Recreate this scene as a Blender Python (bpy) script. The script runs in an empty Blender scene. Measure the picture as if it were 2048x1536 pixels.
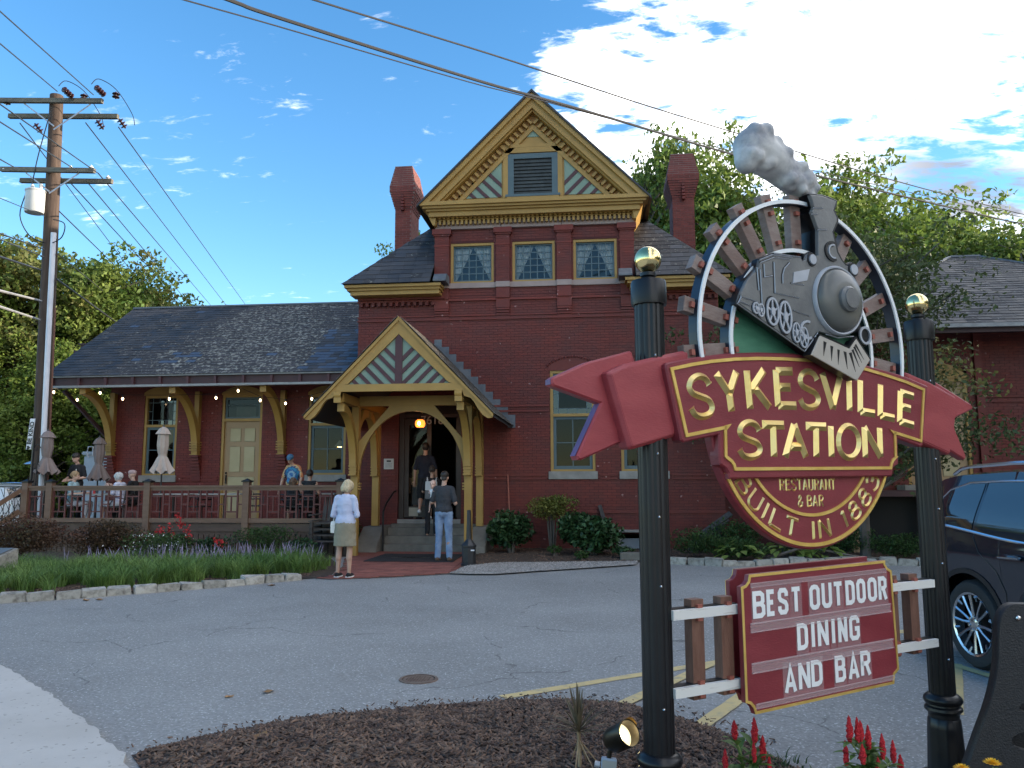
import bpy, bmesh, math, random
import numpy as np
from mathutils import Vector, Matrix, noise as mnoise
random.seed(7); RNG = np.random.default_rng(7)
R = math.radians
scene = bpy.context.scene
COL = scene.collection

# ---------------------------------------------------------------- camera
YAW, PITCH, ROLL = R(6.1), R(7.0), R(0.15)
EYE = Vector((0, 0, 1.6))
fw = Vector((-math.sin(YAW)*math.cos(PITCH), math.cos(YAW)*math.cos(PITCH), math.sin(PITCH)))
r0 = Vector((math.cos(YAW), math.sin(YAW), 0)); u0 = r0.cross(fw)
rt = r0*math.cos(ROLL) - u0*math.sin(ROLL); up = u0*math.cos(ROLL) + r0*math.sin(ROLL)
camd = bpy.data.cameras.new('camera'); cam = bpy.data.objects.new('camera', camd); COL.objects.link(cam)
camd.sensor_width = 36; camd.lens = 36*1600/2048; camd.clip_start = .05; camd.clip_end = 2000
m = Matrix((rt, up, -fw)).transposed().to_4x4(); m.translation = EYE
cam.matrix_world = m; scene.camera = cam

# ---------------------------------------------------------------- sky
SUN_EL, SUN_AZ = R(14), R(82)      # azimuth measured from +Y towards +X
w = bpy.data.worlds.new('World'); scene.world = w; w.use_nodes = True
wt = w.node_tree; wt.nodes.clear()
def wn(t, **k):
    n = wt.nodes.new(t)
    for a, b in k.items(): setattr(n, a, b)
    return n
def wmath(op, a, b=None, c=None):
    n = wn('ShaderNodeMath', operation=op)
    for i, v in enumerate((a, b, c)):
        if v is None: continue
        if isinstance(v, (int, float)): n.inputs[i].default_value = v
        else: wt.links.new(v, n.inputs[i])
    return n.outputs[0]
def wsmooth(v, lo, hi, a=0., b=1.):
    n = wn('ShaderNodeMapRange', interpolation_type='SMOOTHSTEP')
    wt.links.new(v, n.inputs[0])
    for i, q in ((1, lo), (2, hi), (3, a), (4, b)):
        if isinstance(q, (int, float)): n.inputs[i].default_value = q
        else: wt.links.new(q, n.inputs[i])
    return n.outputs[0]
sky = wn('ShaderNodeTexSky', sky_type='NISHITA', sun_disc=False, sun_elevation=SUN_EL, sun_rotation=SUN_AZ,
         altitude=100, air_density=1.0, dust_density=.08, ozone_density=2.2)
tc = wn('ShaderNodeTexCoord'); sep = wn('ShaderNodeSeparateXYZ'); wt.links.new(tc.outputs['Generated'], sep.inputs[0])
dx, dy, dz = sep.outputs
zz = wmath('ADD', wmath('MAXIMUM', dz, 0.0), .16)
comb = wn('ShaderNodeCombineXYZ'); wt.links.new(wmath('DIVIDE', dx, zz), comb.inputs[0]); wt.links.new(wmath('DIVIDE', dy, zz), comb.inputs[1])
def wnoise(scale, det, rough, loc=(0, 0, 0), sc=(1, 1, 1), dist=0.):
    mp = wn('ShaderNodeMapping'); mp.inputs['Location'].default_value = loc; mp.inputs['Scale'].default_value = sc
    mp.inputs['Rotation'].default_value = (0, 0, R(-20))
    wt.links.new(comb.outputs[0], mp.inputs[0])
    n = wn('ShaderNodeTexNoise'); n.inputs['Scale'].default_value = scale; n.inputs['Detail'].default_value = det
    n.inputs['Roughness'].default_value = rough; n.inputs['Distortion'].default_value = dist
    wt.links.new(mp.outputs[0], n.inputs['Vector']); return n.outputs['Fac']
n1 = wnoise(1.15, 9, .6, loc=(3.1, 1.7, 0), sc=(1, 1.3, 1), dist=.25)
n2 = wnoise(4.5, 6, .6, loc=(7, 2, 0), sc=(1, 1.8, 1))
n3 = wnoise(1.0, 4, .5, loc=(11.3, 5.2, 0))
t = wmath('ADD', wmath('MULTIPLY', dx, math.cos(YAW)), wmath('MULTIPLY', dy, math.sin(YAW)))   # how far round to the right
cover = wsmooth(wmath('ADD', t, wmath('MULTIPLY', wmath('SUBTRACT', n3, .5), .25)), -.10, .30)
n4 = wnoise(8.5, 7, .62, loc=(2.3, 9.1, 0), sc=(1, 2.1, 1), dist=.4)
edge = wsmooth(cover, .25, 1.0)                               # broken cells where the bank thins out, solid further in
nn = wmath('ADD', wmath('ADD', wmath('MULTIPLY', n1, .40), wmath('MULTIPLY', n2, .20)), wmath('MULTIPLY', n4, .40))
th = wsmooth(cover, 0, .8, .615, .468)
dens = wsmooth(nn, wmath('SUBTRACT', th, .045), wmath('ADD', th, .065))
dens = wmath('MULTIPLY', dens, wsmooth(cover, 0, .5, .55, 1.0))
shade = wsmooth(wmath('ADD', wmath('MULTIPLY', n3, .8), wmath('MULTIPLY', n4, .2)), .45, .58)
shade = wmath('MULTIPLY', shade, wsmooth(t, .20, .48))
cc = wn('ShaderNodeMix', data_type='RGBA'); wt.links.new(shade, cc.inputs['Factor'])
cc.inputs['A'].default_value = (1.15, 1.14, 1.12, 1); cc.inputs['B'].default_value = (.17, .185, .225, 1)
bgs = wn('ShaderNodeBackground'); hsv = wn('ShaderNodeHueSaturation'); hsv.inputs['Saturation'].default_value = 1.25; wt.links.new(sky.outputs[0], hsv.inputs['Color']); wt.links.new(hsv.outputs[0], bgs.inputs[0]); bgs.inputs[1].default_value = .125
bgc = wn('ShaderNodeBackground'); wt.links.new(cc.outputs['Result'], bgc.inputs[0]); bgc.inputs[1].default_value = 1.0
mx = wn('ShaderNodeMixShader'); wt.links.new(dens, mx.inputs[0]); wt.links.new(bgs.outputs[0], mx.inputs[1]); wt.links.new(bgc.outputs[0], mx.inputs[2])
wo = wn('ShaderNodeOutputWorld'); wt.links.new(mx.outputs[0], wo.inputs[0])
try:
    w.cycles.sampling_method = 'MANUAL'; w.cycles.sample_map_resolution = 512
except Exception: pass

# ---------------------------------------------------------------- sun and exposure
sd = bpy.data.lights.new('sun', 'SUN'); sun = bpy.data.objects.new('sun', sd); COL.objects.link(sun)
sd.energy = 3.2; sd.angle = R(.6); sd.color = (1, .86, .68)
sdir = Vector((math.sin(SUN_AZ)*math.cos(SUN_EL), math.cos(SUN_AZ)*math.cos(SUN_EL), math.sin(SUN_EL)))
sun.rotation_euler = sdir.to_track_quat('Z', 'Y').to_euler(); sun.location = (20, 10, 30)
vs = scene.view_settings; vs.view_transform = 'Standard'; vs.look = 'None'; vs.gamma = 1; vs.use_curve_mapping = False; vs.exposure = 1.6
scene.render.engine = 'CYCLES'; scene.cycles.max_bounces = 8; scene.cycles.transparent_max_bounces = 16
try: scene.cycles.use_denoising = True
except Exception: pass

# ---------------------------------------------------------------- materials
def hx(r, g, b):
    f = lambda c: (c/255/12.92) if c <= 10 else ((c/255+.055)/1.055)**2.4
    return (f(r), f(g), f(b))
MATS = {}
def mat(name, c1, c2=None, scale=3., det=5, lo=.35, hi=.65, rough=.6, rough2=None, metal=0., bump=0., bscale=40., island=0., obj=0., spec=.5,
        stretch=(1, 1, 1), coat=0., emit=None, trans=0., alpha=1., speck=None, speck_scale=90., local=False, bdist=.01):
    if name in MATS: return MATS[name]
    M = bpy.data.materials.new(name); M.use_nodes = True; MATS[name] = M
    nt = M.node_tree; b = nt.nodes['Principled BSDF']; L = nt.links
    c1 = tuple(c1)+(1,); col = None
    if c2 is None and (island or obj or speck): c2 = c1[:3]
    if c2 is not None or bump or speck:
        src = nt.nodes.new('ShaderNodeTexCoord').outputs['Object'] if local else nt.nodes.new('ShaderNodeNewGeometry').outputs['Position']
        mp = nt.nodes.new('ShaderNodeMapping'); mp.inputs['Scale'].default_value = stretch; L.new(src, mp.inputs[0]); vec = mp.outputs[0]
    if c2 is not None:
        n = nt.nodes.new('ShaderNodeTexNoise'); n.inputs['Scale'].default_value = scale; n.inputs['Detail'].default_value = det; n.inputs['Roughness'].default_value = .6
        L.new(vec, n.inputs['Vector'])
        mr = nt.nodes.new('ShaderNodeMapRange'); mr.inputs[1].default_value = lo; mr.inputs[2].default_value = hi; L.new(n.outputs['Fac'], mr.inputs[0])
        mx = nt.nodes.new('ShaderNodeMix'); mx.data_type = 'RGBA'; L.new(mr.outputs[0], mx.inputs['Factor'])
        mx.inputs['A'].default_value = c1; mx.inputs['B'].default_value = tuple(c2)+(1,); col = mx.outputs['Result']
        if rough2 is not None:
            m2 = nt.nodes.new('ShaderNodeMapRange'); m2.inputs[1].default_value = lo; m2.inputs[2].default_value = hi
            m2.inputs[3].default_value = rough; m2.inputs[4].default_value = rough2; L.new(n.outputs['Fac'], m2.inputs[0]); L.new(m2.outputs[0], b.inputs['Roughness'])
    if speck:
        v = nt.nodes.new('ShaderNodeTexVoronoi'); v.inputs['Scale'].default_value = speck_scale; L.new(vec, v.inputs['Vector'])
        sp = nt.nodes.new('ShaderNodeSeparateColor'); L.new(v.outputs['Color'], sp.inputs[0])
        mr = nt.nodes.new('ShaderNodeMapRange'); mr.inputs[1].default_value = speck[3]; mr.inputs[2].default_value = min(1., speck[3]+.12); L.new(sp.outputs[0], mr.inputs[0])
        mx = nt.nodes.new('ShaderNodeMix'); mx.data_type = 'RGBA'; L.new(mr.outputs[0], mx.inputs['Factor'])
        L.new(col, mx.inputs['A']); mx.inputs['B'].default_value = tuple(speck[:3])+(1,); col = mx.outputs['Result']
    for amt, sck in ((island, 'Random Per Island'), (obj, 'Random')):
        if amt:
            g = nt.nodes.new('ShaderNodeNewGeometry' if sck != 'Random' else 'ShaderNodeObjectInfo')
            mr = nt.nodes.new('ShaderNodeMapRange'); mr.inputs[3].default_value = 1-amt; mr.inputs[4].default_value = 1+amt; L.new(g.outputs[sck], mr.inputs[0])
            h = nt.nodes.new('ShaderNodeHueSaturation'); L.new(mr.outputs[0], h.inputs['Value']); L.new(col, h.inputs['Color']); col = h.outputs[0]
    if col is None: b.inputs['Base Color'].default_value = c1
    else: L.new(col, b.inputs['Base Color'])
    if rough2 is None: b.inputs['Roughness'].default_value = rough
    b.inputs['Metallic'].default_value = metal; b.inputs['Specular IOR Level'].default_value = spec
    if coat: b.inputs['Coat Weight'].default_value = coat; b.inputs['Coat Roughness'].default_value = .04
    if emit: b.inputs['Emission Color'].default_value = tuple(emit[:3])+(1,); b.inputs['Emission Strength'].default_value = emit[3]
    if bump:
        n = nt.nodes.new('ShaderNodeTexNoise'); n.inputs['Scale'].default_value = bscale; n.inputs['Detail'].default_value = 6; L.new(vec, n.inputs['Vector'])
        bp = nt.nodes.new('ShaderNodeBump'); bp.inputs['Strength'].default_value = bump; bp.inputs['Distance'].default_value = bdist; L.new(n.outputs['Fac'], bp.inputs['Height']); L.new(bp.outputs[0], b.inputs['Normal'])
    if trans:
        out = nt.nodes['Material Output']; tr = nt.nodes.new('ShaderNodeBsdfTranslucent'); ms = nt.nodes.new('ShaderNodeMixShader'); ms.inputs[0].default_value = trans
        if col is None: tr.inputs[0].default_value = c1
        else: L.new(col, tr.inputs[0])
        L.new(b.outputs[0], ms.inputs[1]); L.new(tr.outputs[0], ms.inputs[2]); L.new(ms.outputs[0], out.inputs[0])
    return M
def glass_mat(name, tint=(.75, .8, .8), refl=.12, rough=.02):
    M = bpy.data.materials.new(name); M.use_nodes = True; nt = M.node_tree; nt.nodes.clear(); MATS[name] = M
    o = nt.nodes.new('ShaderNodeOutputMaterial'); tr = nt.nodes.new('ShaderNodeBsdfTransparent'); tr.inputs[0].default_value = tint+(1,)
    gl = nt.nodes.new('ShaderNodeBsdfGlossy'); gl.inputs['Roughness'].default_value = rough
    fr = nt.nodes.new('ShaderNodeFresnel'); fr.inputs[0].default_value = 1.5
    ad = nt.nodes.new('ShaderNodeMath'); ad.operation = 'ADD'; ad.inputs[1].default_value = refl; ad.use_clamp = True
    nt.links.new(fr.outputs[0], ad.inputs[0])
    mx = nt.nodes.new('ShaderNodeMixShader'); nt.links.new(ad.outputs[0], mx.inputs[0]); nt.links.new(tr.outputs[0], mx.inputs[1]); nt.links.new(gl.outputs[0], mx.inputs[2])
    nt.links.new(mx.outputs[0], o.inputs[0]); return M

BRICK = mat('painted_brick', (.118, .0162, .0105), (.158, .0245, .016), scale=2.2, rough=.55, rough2=.7, bump=.25, bscale=70, island=.12, obj=.12, speck=(.40, .22, .20, .9965), speck_scale=26)
MORTAR = mat('painted_mortar', (0.06375, 0.00935, 0.008925), (0.085, 0.0136, 0.01275), scale=3, rough=.75, bump=.3, bscale=60)
YEL = mat('mustard_paint', (.345, .197, .045), (.40, .235, .056), scale=1.6, rough=.5, bump=.06, bscale=30)
GRN = mat('sage_paint', (0.18, 0.2625, 0.2025), (0.225, 0.3075, 0.24), scale=2, rough=.55, bump=.05)
MAR = mat('maroon_paint', (0.0615, 0.0195, 0.024), (0.07875, 0.02625, 0.03), scale=3, rough=.55)
BLU = mat('slate_blue_paint', (0.068, 0.108, 0.124), (0.084, 0.128, 0.144), scale=3, rough=.5)
PINK = mat('pink_sandstone', (0.308, 0.231, 0.21), (0.364, 0.28, 0.252), scale=2.4, rough=.8, bump=.25, bscale=45)
STONE = mat('grey_limestone', (0.238, 0.224, 0.203), (0.322, 0.301, 0.273), scale=4, rough=.85, bump=.35, bscale=50)
CONC = mat('step_concrete', (0.12, 0.111, 0.093), (0.18, 0.165, 0.141), scale=3, rough=.9, bump=.4, bscale=40)
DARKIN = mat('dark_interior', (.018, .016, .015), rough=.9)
GLASS = glass_mat('window_glass', refl=.03)
GLASS_DK = glass_mat('dim_window_glass', tint=(.5, .53, .53), refl=-.015, rough=.04)
CURT = mat('lace_curtain', (.85, .84, .81), (.92, .91, .88), scale=8, rough=.9, trans=.3)
GOLD = mat('gold_leaf', (.78, .56, .20), (.90, .70, .30), scale=9, rough=.32, rough2=.46, metal=.82, bump=.08, bscale=60)
GOLDP = mat('gold_paint', (.72, .47, .115), (.82, .57, .17), scale=14, rough=.38, rough2=.5, metal=.55, bump=.06, bscale=70)
SRED = mat('sign_red', (0.1946, 0.02318, 0.03146), (0.2277, 0.02981, 0.03809), scale=5, rough=.42, rough2=.55, bump=.16, bscale=55, stretch=(1, 1, 3))
BRED = mat('banner_red', (0.2846, 0.03881, 0.04744), (0.345, 0.05347, 0.05865), scale=4, rough=.4, rough2=.55, bump=.15, bscale=50, stretch=(1, 1, 3))
BLK = mat('black_metal', (.007, .007, .008), (.011, .011, .013), scale=5, rough=.3, rough2=.38, spec=.35)
WHT = mat('white_paint', (.74, .74, .73), (.82, .82, .81), scale=7, rough=.5)
WORN = mat('worn_white_wood', (.68, .66, .62), (.30, .26, .22), scale=6, lo=.58, hi=.75, rough=.6, stretch=(1, 1, 9))
def leafmat(n, a, b, tr=.35, isl=.35, rough=.55): return mat(n, a, b, scale=.7, lo=.35, hi=.65, rough=rough, island=isl, trans=tr, spec=.3)

# ---------------------------------------------------------------- geometry helpers
class MB:
    """collects boxes, prisms, tubes and sheets into one mesh"""
    def __init__(s): s.v = []; s.f = []; s.m = []
    def add(s, vs, fs, mi=0):
        o = len(s.v); s.v += [tuple(v) for v in vs]; s.f += [tuple(i+o for i in f) for f in fs]; s.m += [mi]*len(fs); return s
    def box(s, x0, x1, y0, y1, z0, z1, mi=0):
        return s.add([(x0, y0, z0), (x1, y0, z0), (x1, y1, z0), (x0, y1, z0), (x0, y0, z1), (x1, y0, z1), (x1, y1, z1), (x0, y1, z1)],
                     [(0, 3, 2, 1), (4, 5, 6, 7), (0, 1, 5, 4), (1, 2, 6, 5), (2, 3, 7, 6), (3, 0, 4, 7)], mi)
    def obox(s, p, q, w, h, upv=(0, 0, 1), mi=0):
        p, q = Vector(p), Vector(q); d = (q-p).normalized(); a = d.cross(Vector(upv))
        a = a.normalized() if a.length > 1e-4 else Vector((1, 0, 0)); b = a.cross(d).normalized(); a = a*w/2; b = b*h/2
        return s.add([p-a-b, p+a-b, p+a+b, p-a+b, q-a-b, q+a-b, q+a+b, q-a+b],
                     [(0, 1, 2, 3), (7, 6, 5, 4), (1, 0, 4, 5), (2, 1, 5, 6), (3, 2, 6, 7), (0, 3, 7, 4)], mi)
    def prism(s, pts, fn, d0, d1, mi=0, ch=0.):
        """outline pts (a, b) carried by fn(a, b, d) from depth d0 (back) to d1 (front)"""
        n = len(pts)
        area = sum(pts[i][0]*pts[(i+1) % n][1]-pts[(i+1) % n][0]*pts[i][1] for i in range(n))
        if area < 0: pts = pts[::-1]
        if ch:
            ins = inset(pts, ch)
            rings = [[fn(a, b, d0) for a, b in pts], [fn(a, b, d1-ch*(1 if d1 > d0 else -1)) for a, b in pts], [fn(a, b, d1) for a, b in ins]]
        else: rings = [[fn(a, b, d0) for a, b in pts], [fn(a, b, d1) for a, b in pts]]
        vs = [v for r in rings for v in r]; k = len(rings)
        fs = [tuple(range(n-1, -1, -1)), tuple(range((k-1)*n, k*n))]
        for j in range(k-1):
            for i in range(n): i2 = (i+1) % n; fs.append((j*n+i, j*n+i2, (j+1)*n+i2, (j+1)*n+i))
        return s.add(vs, fs, mi)
    def xz(s, pts, y0, y1, mi=0): return s.prism(pts, lambda a, b, d: (a, d, b), y1, y0, mi)
    def xy(s, pts, z0, z1, mi=0): return s.prism(pts, lambda a, b, d: (a, b, d), z0, z1, mi)
    def yz(s, pts, x0, x1, mi=0): return s.prism(pts, lambda a, b, d: (d, a, b), x0, x1, mi)
    def quad(s, a, b, c, d, mi=0): return s.add([a, b, c, d], [(0, 1, 2, 3)], mi)
    def tube(s, path, r, n=8, mi=0, cap=True):
        P = [Vector(p) for p in path]; rs = r if isinstance(r, (list, tuple)) else [r]*len(P)
        ref = Vector((0, 0, 1)); d0 = (P[-1]-P[0])
        if d0.length < 1e-6 or abs(d0.normalized().z) > .9: ref = Vector((1, 0, 0))
        vs = []
        for i, p in enumerate(P):
            d = (P[min(i+1, len(P)-1)]-P[max(i-1, 0)]).normalized(); a = d.cross(ref)
            a = a.normalized() if a.length > 1e-5 else Vector((1, 0, 0)); b = a.cross(d)
            for k in range(n):
                t = 2*math.pi*k/n; vs.append(p+(a*math.cos(t)+b*math.sin(t))*rs[i])
        fs = []
        for i in range(len(P)-1):
            for k in range(n): k2 = (k+1) % n; fs.append((i*n+k, (i+1)*n+k, (i+1)*n+k2, i*n+k2))
        if cap: fs += [tuple(range(n)), tuple(range(len(P)*n-1, (len(P)-1)*n-1, -1))]
        return s.add(vs, fs, mi)
    def lathe(s, c, prof, n=24, axis=(0, 0, 1), mi=0, sx=1., cap=True):
        """prof: (radius, distance along axis)"""
        ax = Vector(axis).normalized(); a = ax.cross(Vector((0, 0, 1)) if abs(ax.z) < .9 else Vector((1, 0, 0))).normalized(); b = ax.cross(a); c = Vector(c)
        vs = [c+ax*h+(a*math.cos(2*math.pi*k/n)*sx+b*math.sin(2*math.pi*k/n))*r for r, h in prof for k in range(n)]
        fs = []
        for i in range(len(prof)-1):
            for k in range(n): k2 = (k+1) % n; fs.append((i*n+k, i*n+k2, (i+1)*n+k2, (i+1)*n+k))
        if cap and prof[0][0] > 1e-4: fs.append(tuple(range(n-1, -1, -1)))
        if cap and prof[-1][0] > 1e-4: fs.append(tuple(range((len(prof)-1)*n, len(prof)*n)))
        return s.add(vs, fs, mi)
    def ball(s, c, r, n=12, mi=0):
        rr = r if isinstance(r, (tuple, list)) else (r, r, r); k = max(4, n//2); vs = []; fs = []
        for i in range(k+1):
            t = math.pi*i/k
            for j in range(n): q = 2*math.pi*j/n; vs.append((c[0]+rr[0]*math.sin(t)*math.cos(q), c[1]+rr[1]*math.sin(t)*math.sin(q), c[2]+rr[2]*math.cos(t)))
        for i in range(k):
            for j in range(n): j2 = (j+1) % n; fs.append((i*n+j, (i+1)*n+j, (i+1)*n+j2, i*n+j2))
        return s.add(vs, fs, mi)
    def mesh(s, name, mats, smooth=False, bevel=0.):
        me = bpy.data.meshes.new(name); me.from_pydata(s.v, [], s.f)
        for q in (mats if isinstance(mats, (list, tuple)) else [mats]): me.materials.append(q)
        me.polygons.foreach_set('material_index', s.m)
        bm = bmesh.new(); bm.from_mesh(me)
        bmesh.ops.remove_doubles(bm, verts=bm.verts, dist=1e-5) if smooth else None
        bmesh.ops.recalc_face_normals(bm, faces=bm.faces)
        if bevel: bmesh.ops.bevel(bm, geom=[e for e in bm.edges if len(e.link_faces) == 2 and e.calc_face_angle(0) > .6], offset=bevel, segments=2, affect='EDGES', clamp_overlap=True)
        bm.to_mesh(me); bm.free()
        if smooth: me.polygons.foreach_set('use_smooth', [True]*len(me.polygons)); autosmooth(me)
        me.update(); return me
    def build(s, name, mats, parent=None, smooth=False, bevel=0.): return link(name, s.mesh(name, mats, smooth, bevel), parent)
def autosmooth(me, ang=R(40)):
    try: me.set_sharp_from_angle(angle=ang)
    except Exception: pass
def inset(pts, d):
    n = len(pts); out = []
    for i in range(n):
        p, q, r_ = Vector(pts[i-1]), Vector(pts[i]), Vector(pts[(i+1) % n])
        a = (q-p).normalized(); b = (r_-q).normalized(); na = Vector((-a.y, a.x)); nb = Vector((-b.y, b.x)); k = na+nb
        k = k.normalized() if k.length > 1e-5 else na; out.append(tuple(q+k*d/max(.5, k.dot(na))))
    return out
ROOTINV = {}
def link(name, me, parent=None, loc=None):
    o = bpy.data.objects.new(name, me); COL.objects.link(o)
    if loc is not None: o.location = loc
    if parent is not None: attach(o, parent)
    return o
def rootof(p):
    while p.parent: p = p.parent
    return p
def attach(o, parent):
    """meshes are modelled in world coordinates; parents carry the location of their root only"""
    o.parent = parent
    if parent.parent is None: o.matrix_parent_inverse = Matrix.Translation(-Vector(parent.location))
    # a sub-part's parent mesh already undoes the root's location
def tag(o, label=None, cat=None, group=None, kind=None):
    for k, v in (('label', label), ('category', cat), ('group', group), ('kind', kind)):
        if v: o[k] = v
    return o
def thing(name, label, cat, loc, group=None):
    o = bpy.data.objects.new(name, None); COL.objects.link(o); o.location = loc; o.empty_display_size = .2
    return tag(o, label, cat, group)
def struct(name, mb, m, smooth=False): return tag(mb.build(name, m, None, smooth), kind='structure')
def dup(root, loc, rz=0., sc=None, label=None, group=None):
    """copy of a thing with its parts and sub-parts"""
    r = root.copy(); COL.objects.link(r); r.location = loc; r.rotation_euler = (0, 0, rz)
    if sc: r.scale = sc if isinstance(sc, tuple) else (sc, sc, sc)
    if label: r['label'] = label
    if group: r['group'] = group
    for ch in list(root.children):
        c = ch.copy(); COL.objects.link(c); c.parent = r
        for g in ch.children: d = g.copy(); COL.objects.link(d); d.parent = c
    return r
def np_mesh(name, V, F, mats, mi=None, smooth=False):
    me = bpy.data.meshes.new(name); V = np.asarray(V, dtype=np.float32); F = np.asarray(F, dtype=np.int32)
    me.vertices.add(len(V)); me.vertices.foreach_set('co', V.ravel()); k = F.shape[1]
    me.loops.add(F.size); me.loops.foreach_set('vertex_index', F.ravel())
    me.polygons.add(len(F)); me.polygons.foreach_set('loop_start', np.arange(0, F.size, k, dtype=np.int32))
    for q in (mats if isinstance(mats, (list, tuple)) else [mats]): me.materials.append(q)
    if mi is not None: me.polygons.foreach_set('material_index', np.asarray(mi, dtype=np.int32))
    me.update(calc_edges=True); me.validate()
    if smooth: me.polygons.foreach_set('use_smooth', [True]*len(me.polygons))
    return me
WORK = bpy.data.scenes.new('workbench')      # an empty scene in which modifiers are applied quickly
def evalmesh(o, name):
    COL.objects.unlink(o); WORK.collection.objects.link(o)
    with bpy.context.temp_override(scene=WORK, view_layer=WORK.view_layers[0]): dg = bpy.context.evaluated_depsgraph_get()
    dg.update(); me = bpy.data.meshes.new_from_object(o.evaluated_get(dg)); me.name = name; return me
def text_mesh(txt, size=1., extrude=0., bevel=0., offset=0., align='CENTER', sx=1.):
    c = bpy.data.curves.new('lettering', 'FONT'); c.body = txt; c.size = size; c.extrude = extrude; c.bevel_depth = bevel; c.bevel_resolution = 0; c.offset = offset; c.align_x = align; c.resolution_u = 4
    o = bpy.data.objects.new('lettering', c); COL.objects.link(o); me = evalmesh(o, 'lettering')
    vs = [(v.co.x*sx, v.co.y, v.co.z) for v in me.vertices]; fs = [tuple(p.vertices) for p in me.polygons]
    bpy.data.objects.remove(o); bpy.data.curves.remove(c); bpy.data.meshes.remove(me); return vs, fs
def in_poly(x, y, poly):
    r_ = False; j = len(poly)-1
    for i in range(len(poly)):
        xi, yi = poly[i]; xj, yj = poly[j]
        if (yi > y) != (yj > y) and x < (xj-xi)*(y-yi)/(yj-yi)+xi: r_ = not r_
        j = i
    return r_
def scatter(poly, n, rng=random):
    xs = [p[0] for p in poly]; ys = [p[1] for p in poly]; out = []
    while len(out) < n:
        x, y = rng.uniform(min(xs), max(xs)), rng.uniform(min(ys), max(ys))
        if in_poly(x, y, poly): out.append((x, y))
    return out
def arc(cx, cz, r, a0, a1, n, rz=None):
    return [(cx+r*math.cos(R(a0+(a1-a0)*i/n)), cz+(rz or r)*math.sin(R(a0+(a1-a0)*i/n))) for i in range(n+1)]
# ================================================================ ground
def sheet(name, poly, z, m, sub=0):
    mb = MB(); mb.add([(x, y, z) for x, y in poly], [tuple(range(len(poly)))]); return struct(name, mb, m)
SOIL = mat('dark_soil', (.035, .028, .02), (.06, .05, .03), scale=1.2, rough=.95, bump=.5, bscale=20)
sheet('ground', [(-500, -500), (500, -500), (500, 500), (-500, 500)], 0, SOIL)
# asphalt with pale aggregate, faint stains and hairline cracks
ASPH = mat('asphalt', (.205, .200, .190), (.272, .266, .254), scale=.45, det=8, rough=.85, bump=.55, bscale=160, speck=(.50, .50, .49, .90), speck_scale=95, bdist=.006)
nt = ASPH.node_tree; L = nt.links; b = nt.nodes['Principled BSDF']; old = b.inputs['Base Color'].links[0].from_socket
g = nt.nodes.new('ShaderNodeNewGeometry')
nz = nt.nodes.new('ShaderNodeTexNoise'); nz.inputs['Scale'].default_value = 1.4; nz.inputs['Detail'].default_value = 5; L.new(g.outputs['Position'], nz.inputs['Vector'])
ad = nt.nodes.new('ShaderNodeVectorMath'); ad.operation = 'MULTIPLY_ADD'; L.new(nz.outputs['Color'], ad.inputs[0]); ad.inputs[1].default_value = (.9, .9, 0); L.new(g.outputs['Position'], ad.inputs[2])
vo = nt.nodes.new('ShaderNodeTexVoronoi'); vo.feature = 'DISTANCE_TO_EDGE'; vo.inputs['Scale'].default_value = .42; L.new(ad.outputs[0], vo.inputs['Vector'])
mr = nt.nodes.new('ShaderNodeMapRange'); mr.inputs[1].default_value = .001; mr.inputs[2].default_value = .005; mr.inputs[3].default_value = .5; mr.inputs[4].default_value = 1; L.new(vo.outputs['Distance'], mr.inputs[0])
n2 = nt.nodes.new('ShaderNodeTexNoise'); n2.inputs['Scale'].default_value = 1.1; L.new(g.outputs['Position'], n2.inputs['Vector'])
m2 = nt.nodes.new('ShaderNodeMapRange'); m2.inputs[1].default_value = .40; m2.inputs[2].default_value = .50; L.new(n2.outputs['Fac'], m2.inputs[0])
mxx = nt.nodes.new('ShaderNodeMath'); mxx.operation = 'MAXIMUM'; L.new(mr.outputs[0], mxx.inputs[0]); L.new(m2.outputs[0], mxx.inputs[1])
s3 = nt.nodes.new('ShaderNodeTexNoise'); s3.inputs['Scale'].default_value = 38; s3.inputs['Detail'].default_value = 3; L.new(g.outputs['Position'], s3.inputs['Vector'])
m3 = nt.nodes.new('ShaderNodeMapRange'); m3.inputs[1].default_value = .3; m3.inputs[2].default_value = .7; m3.inputs[3].default_value = .78; m3.inputs[4].default_value = 1.18; L.new(s3.outputs['Fac'], m3.inputs[0])
pr = nt.nodes.new('ShaderNodeMath'); pr.operation = 'MULTIPLY'; L.new(mxx.outputs[0], pr.inputs[0]); L.new(m3.outputs[0], pr.inputs[1])
hs = nt.nodes.new('ShaderNodeHueSaturation'); L.new(old, hs.inputs['Color']); L.new(pr.outputs[0], hs.inputs['Value']); L.new(hs.outputs[0], b.inputs['Base Color'])
sheet('asphalt_road', [(-60, -30), (45, -30), (45, 17.2), (-60, 17.2)], .004, ASPH)
sheet('asphalt_road_behind', [(-90, 17.2), (-15.5, 17.2), (-15.5, 34), (-90, 34)], .004, ASPH)

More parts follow.
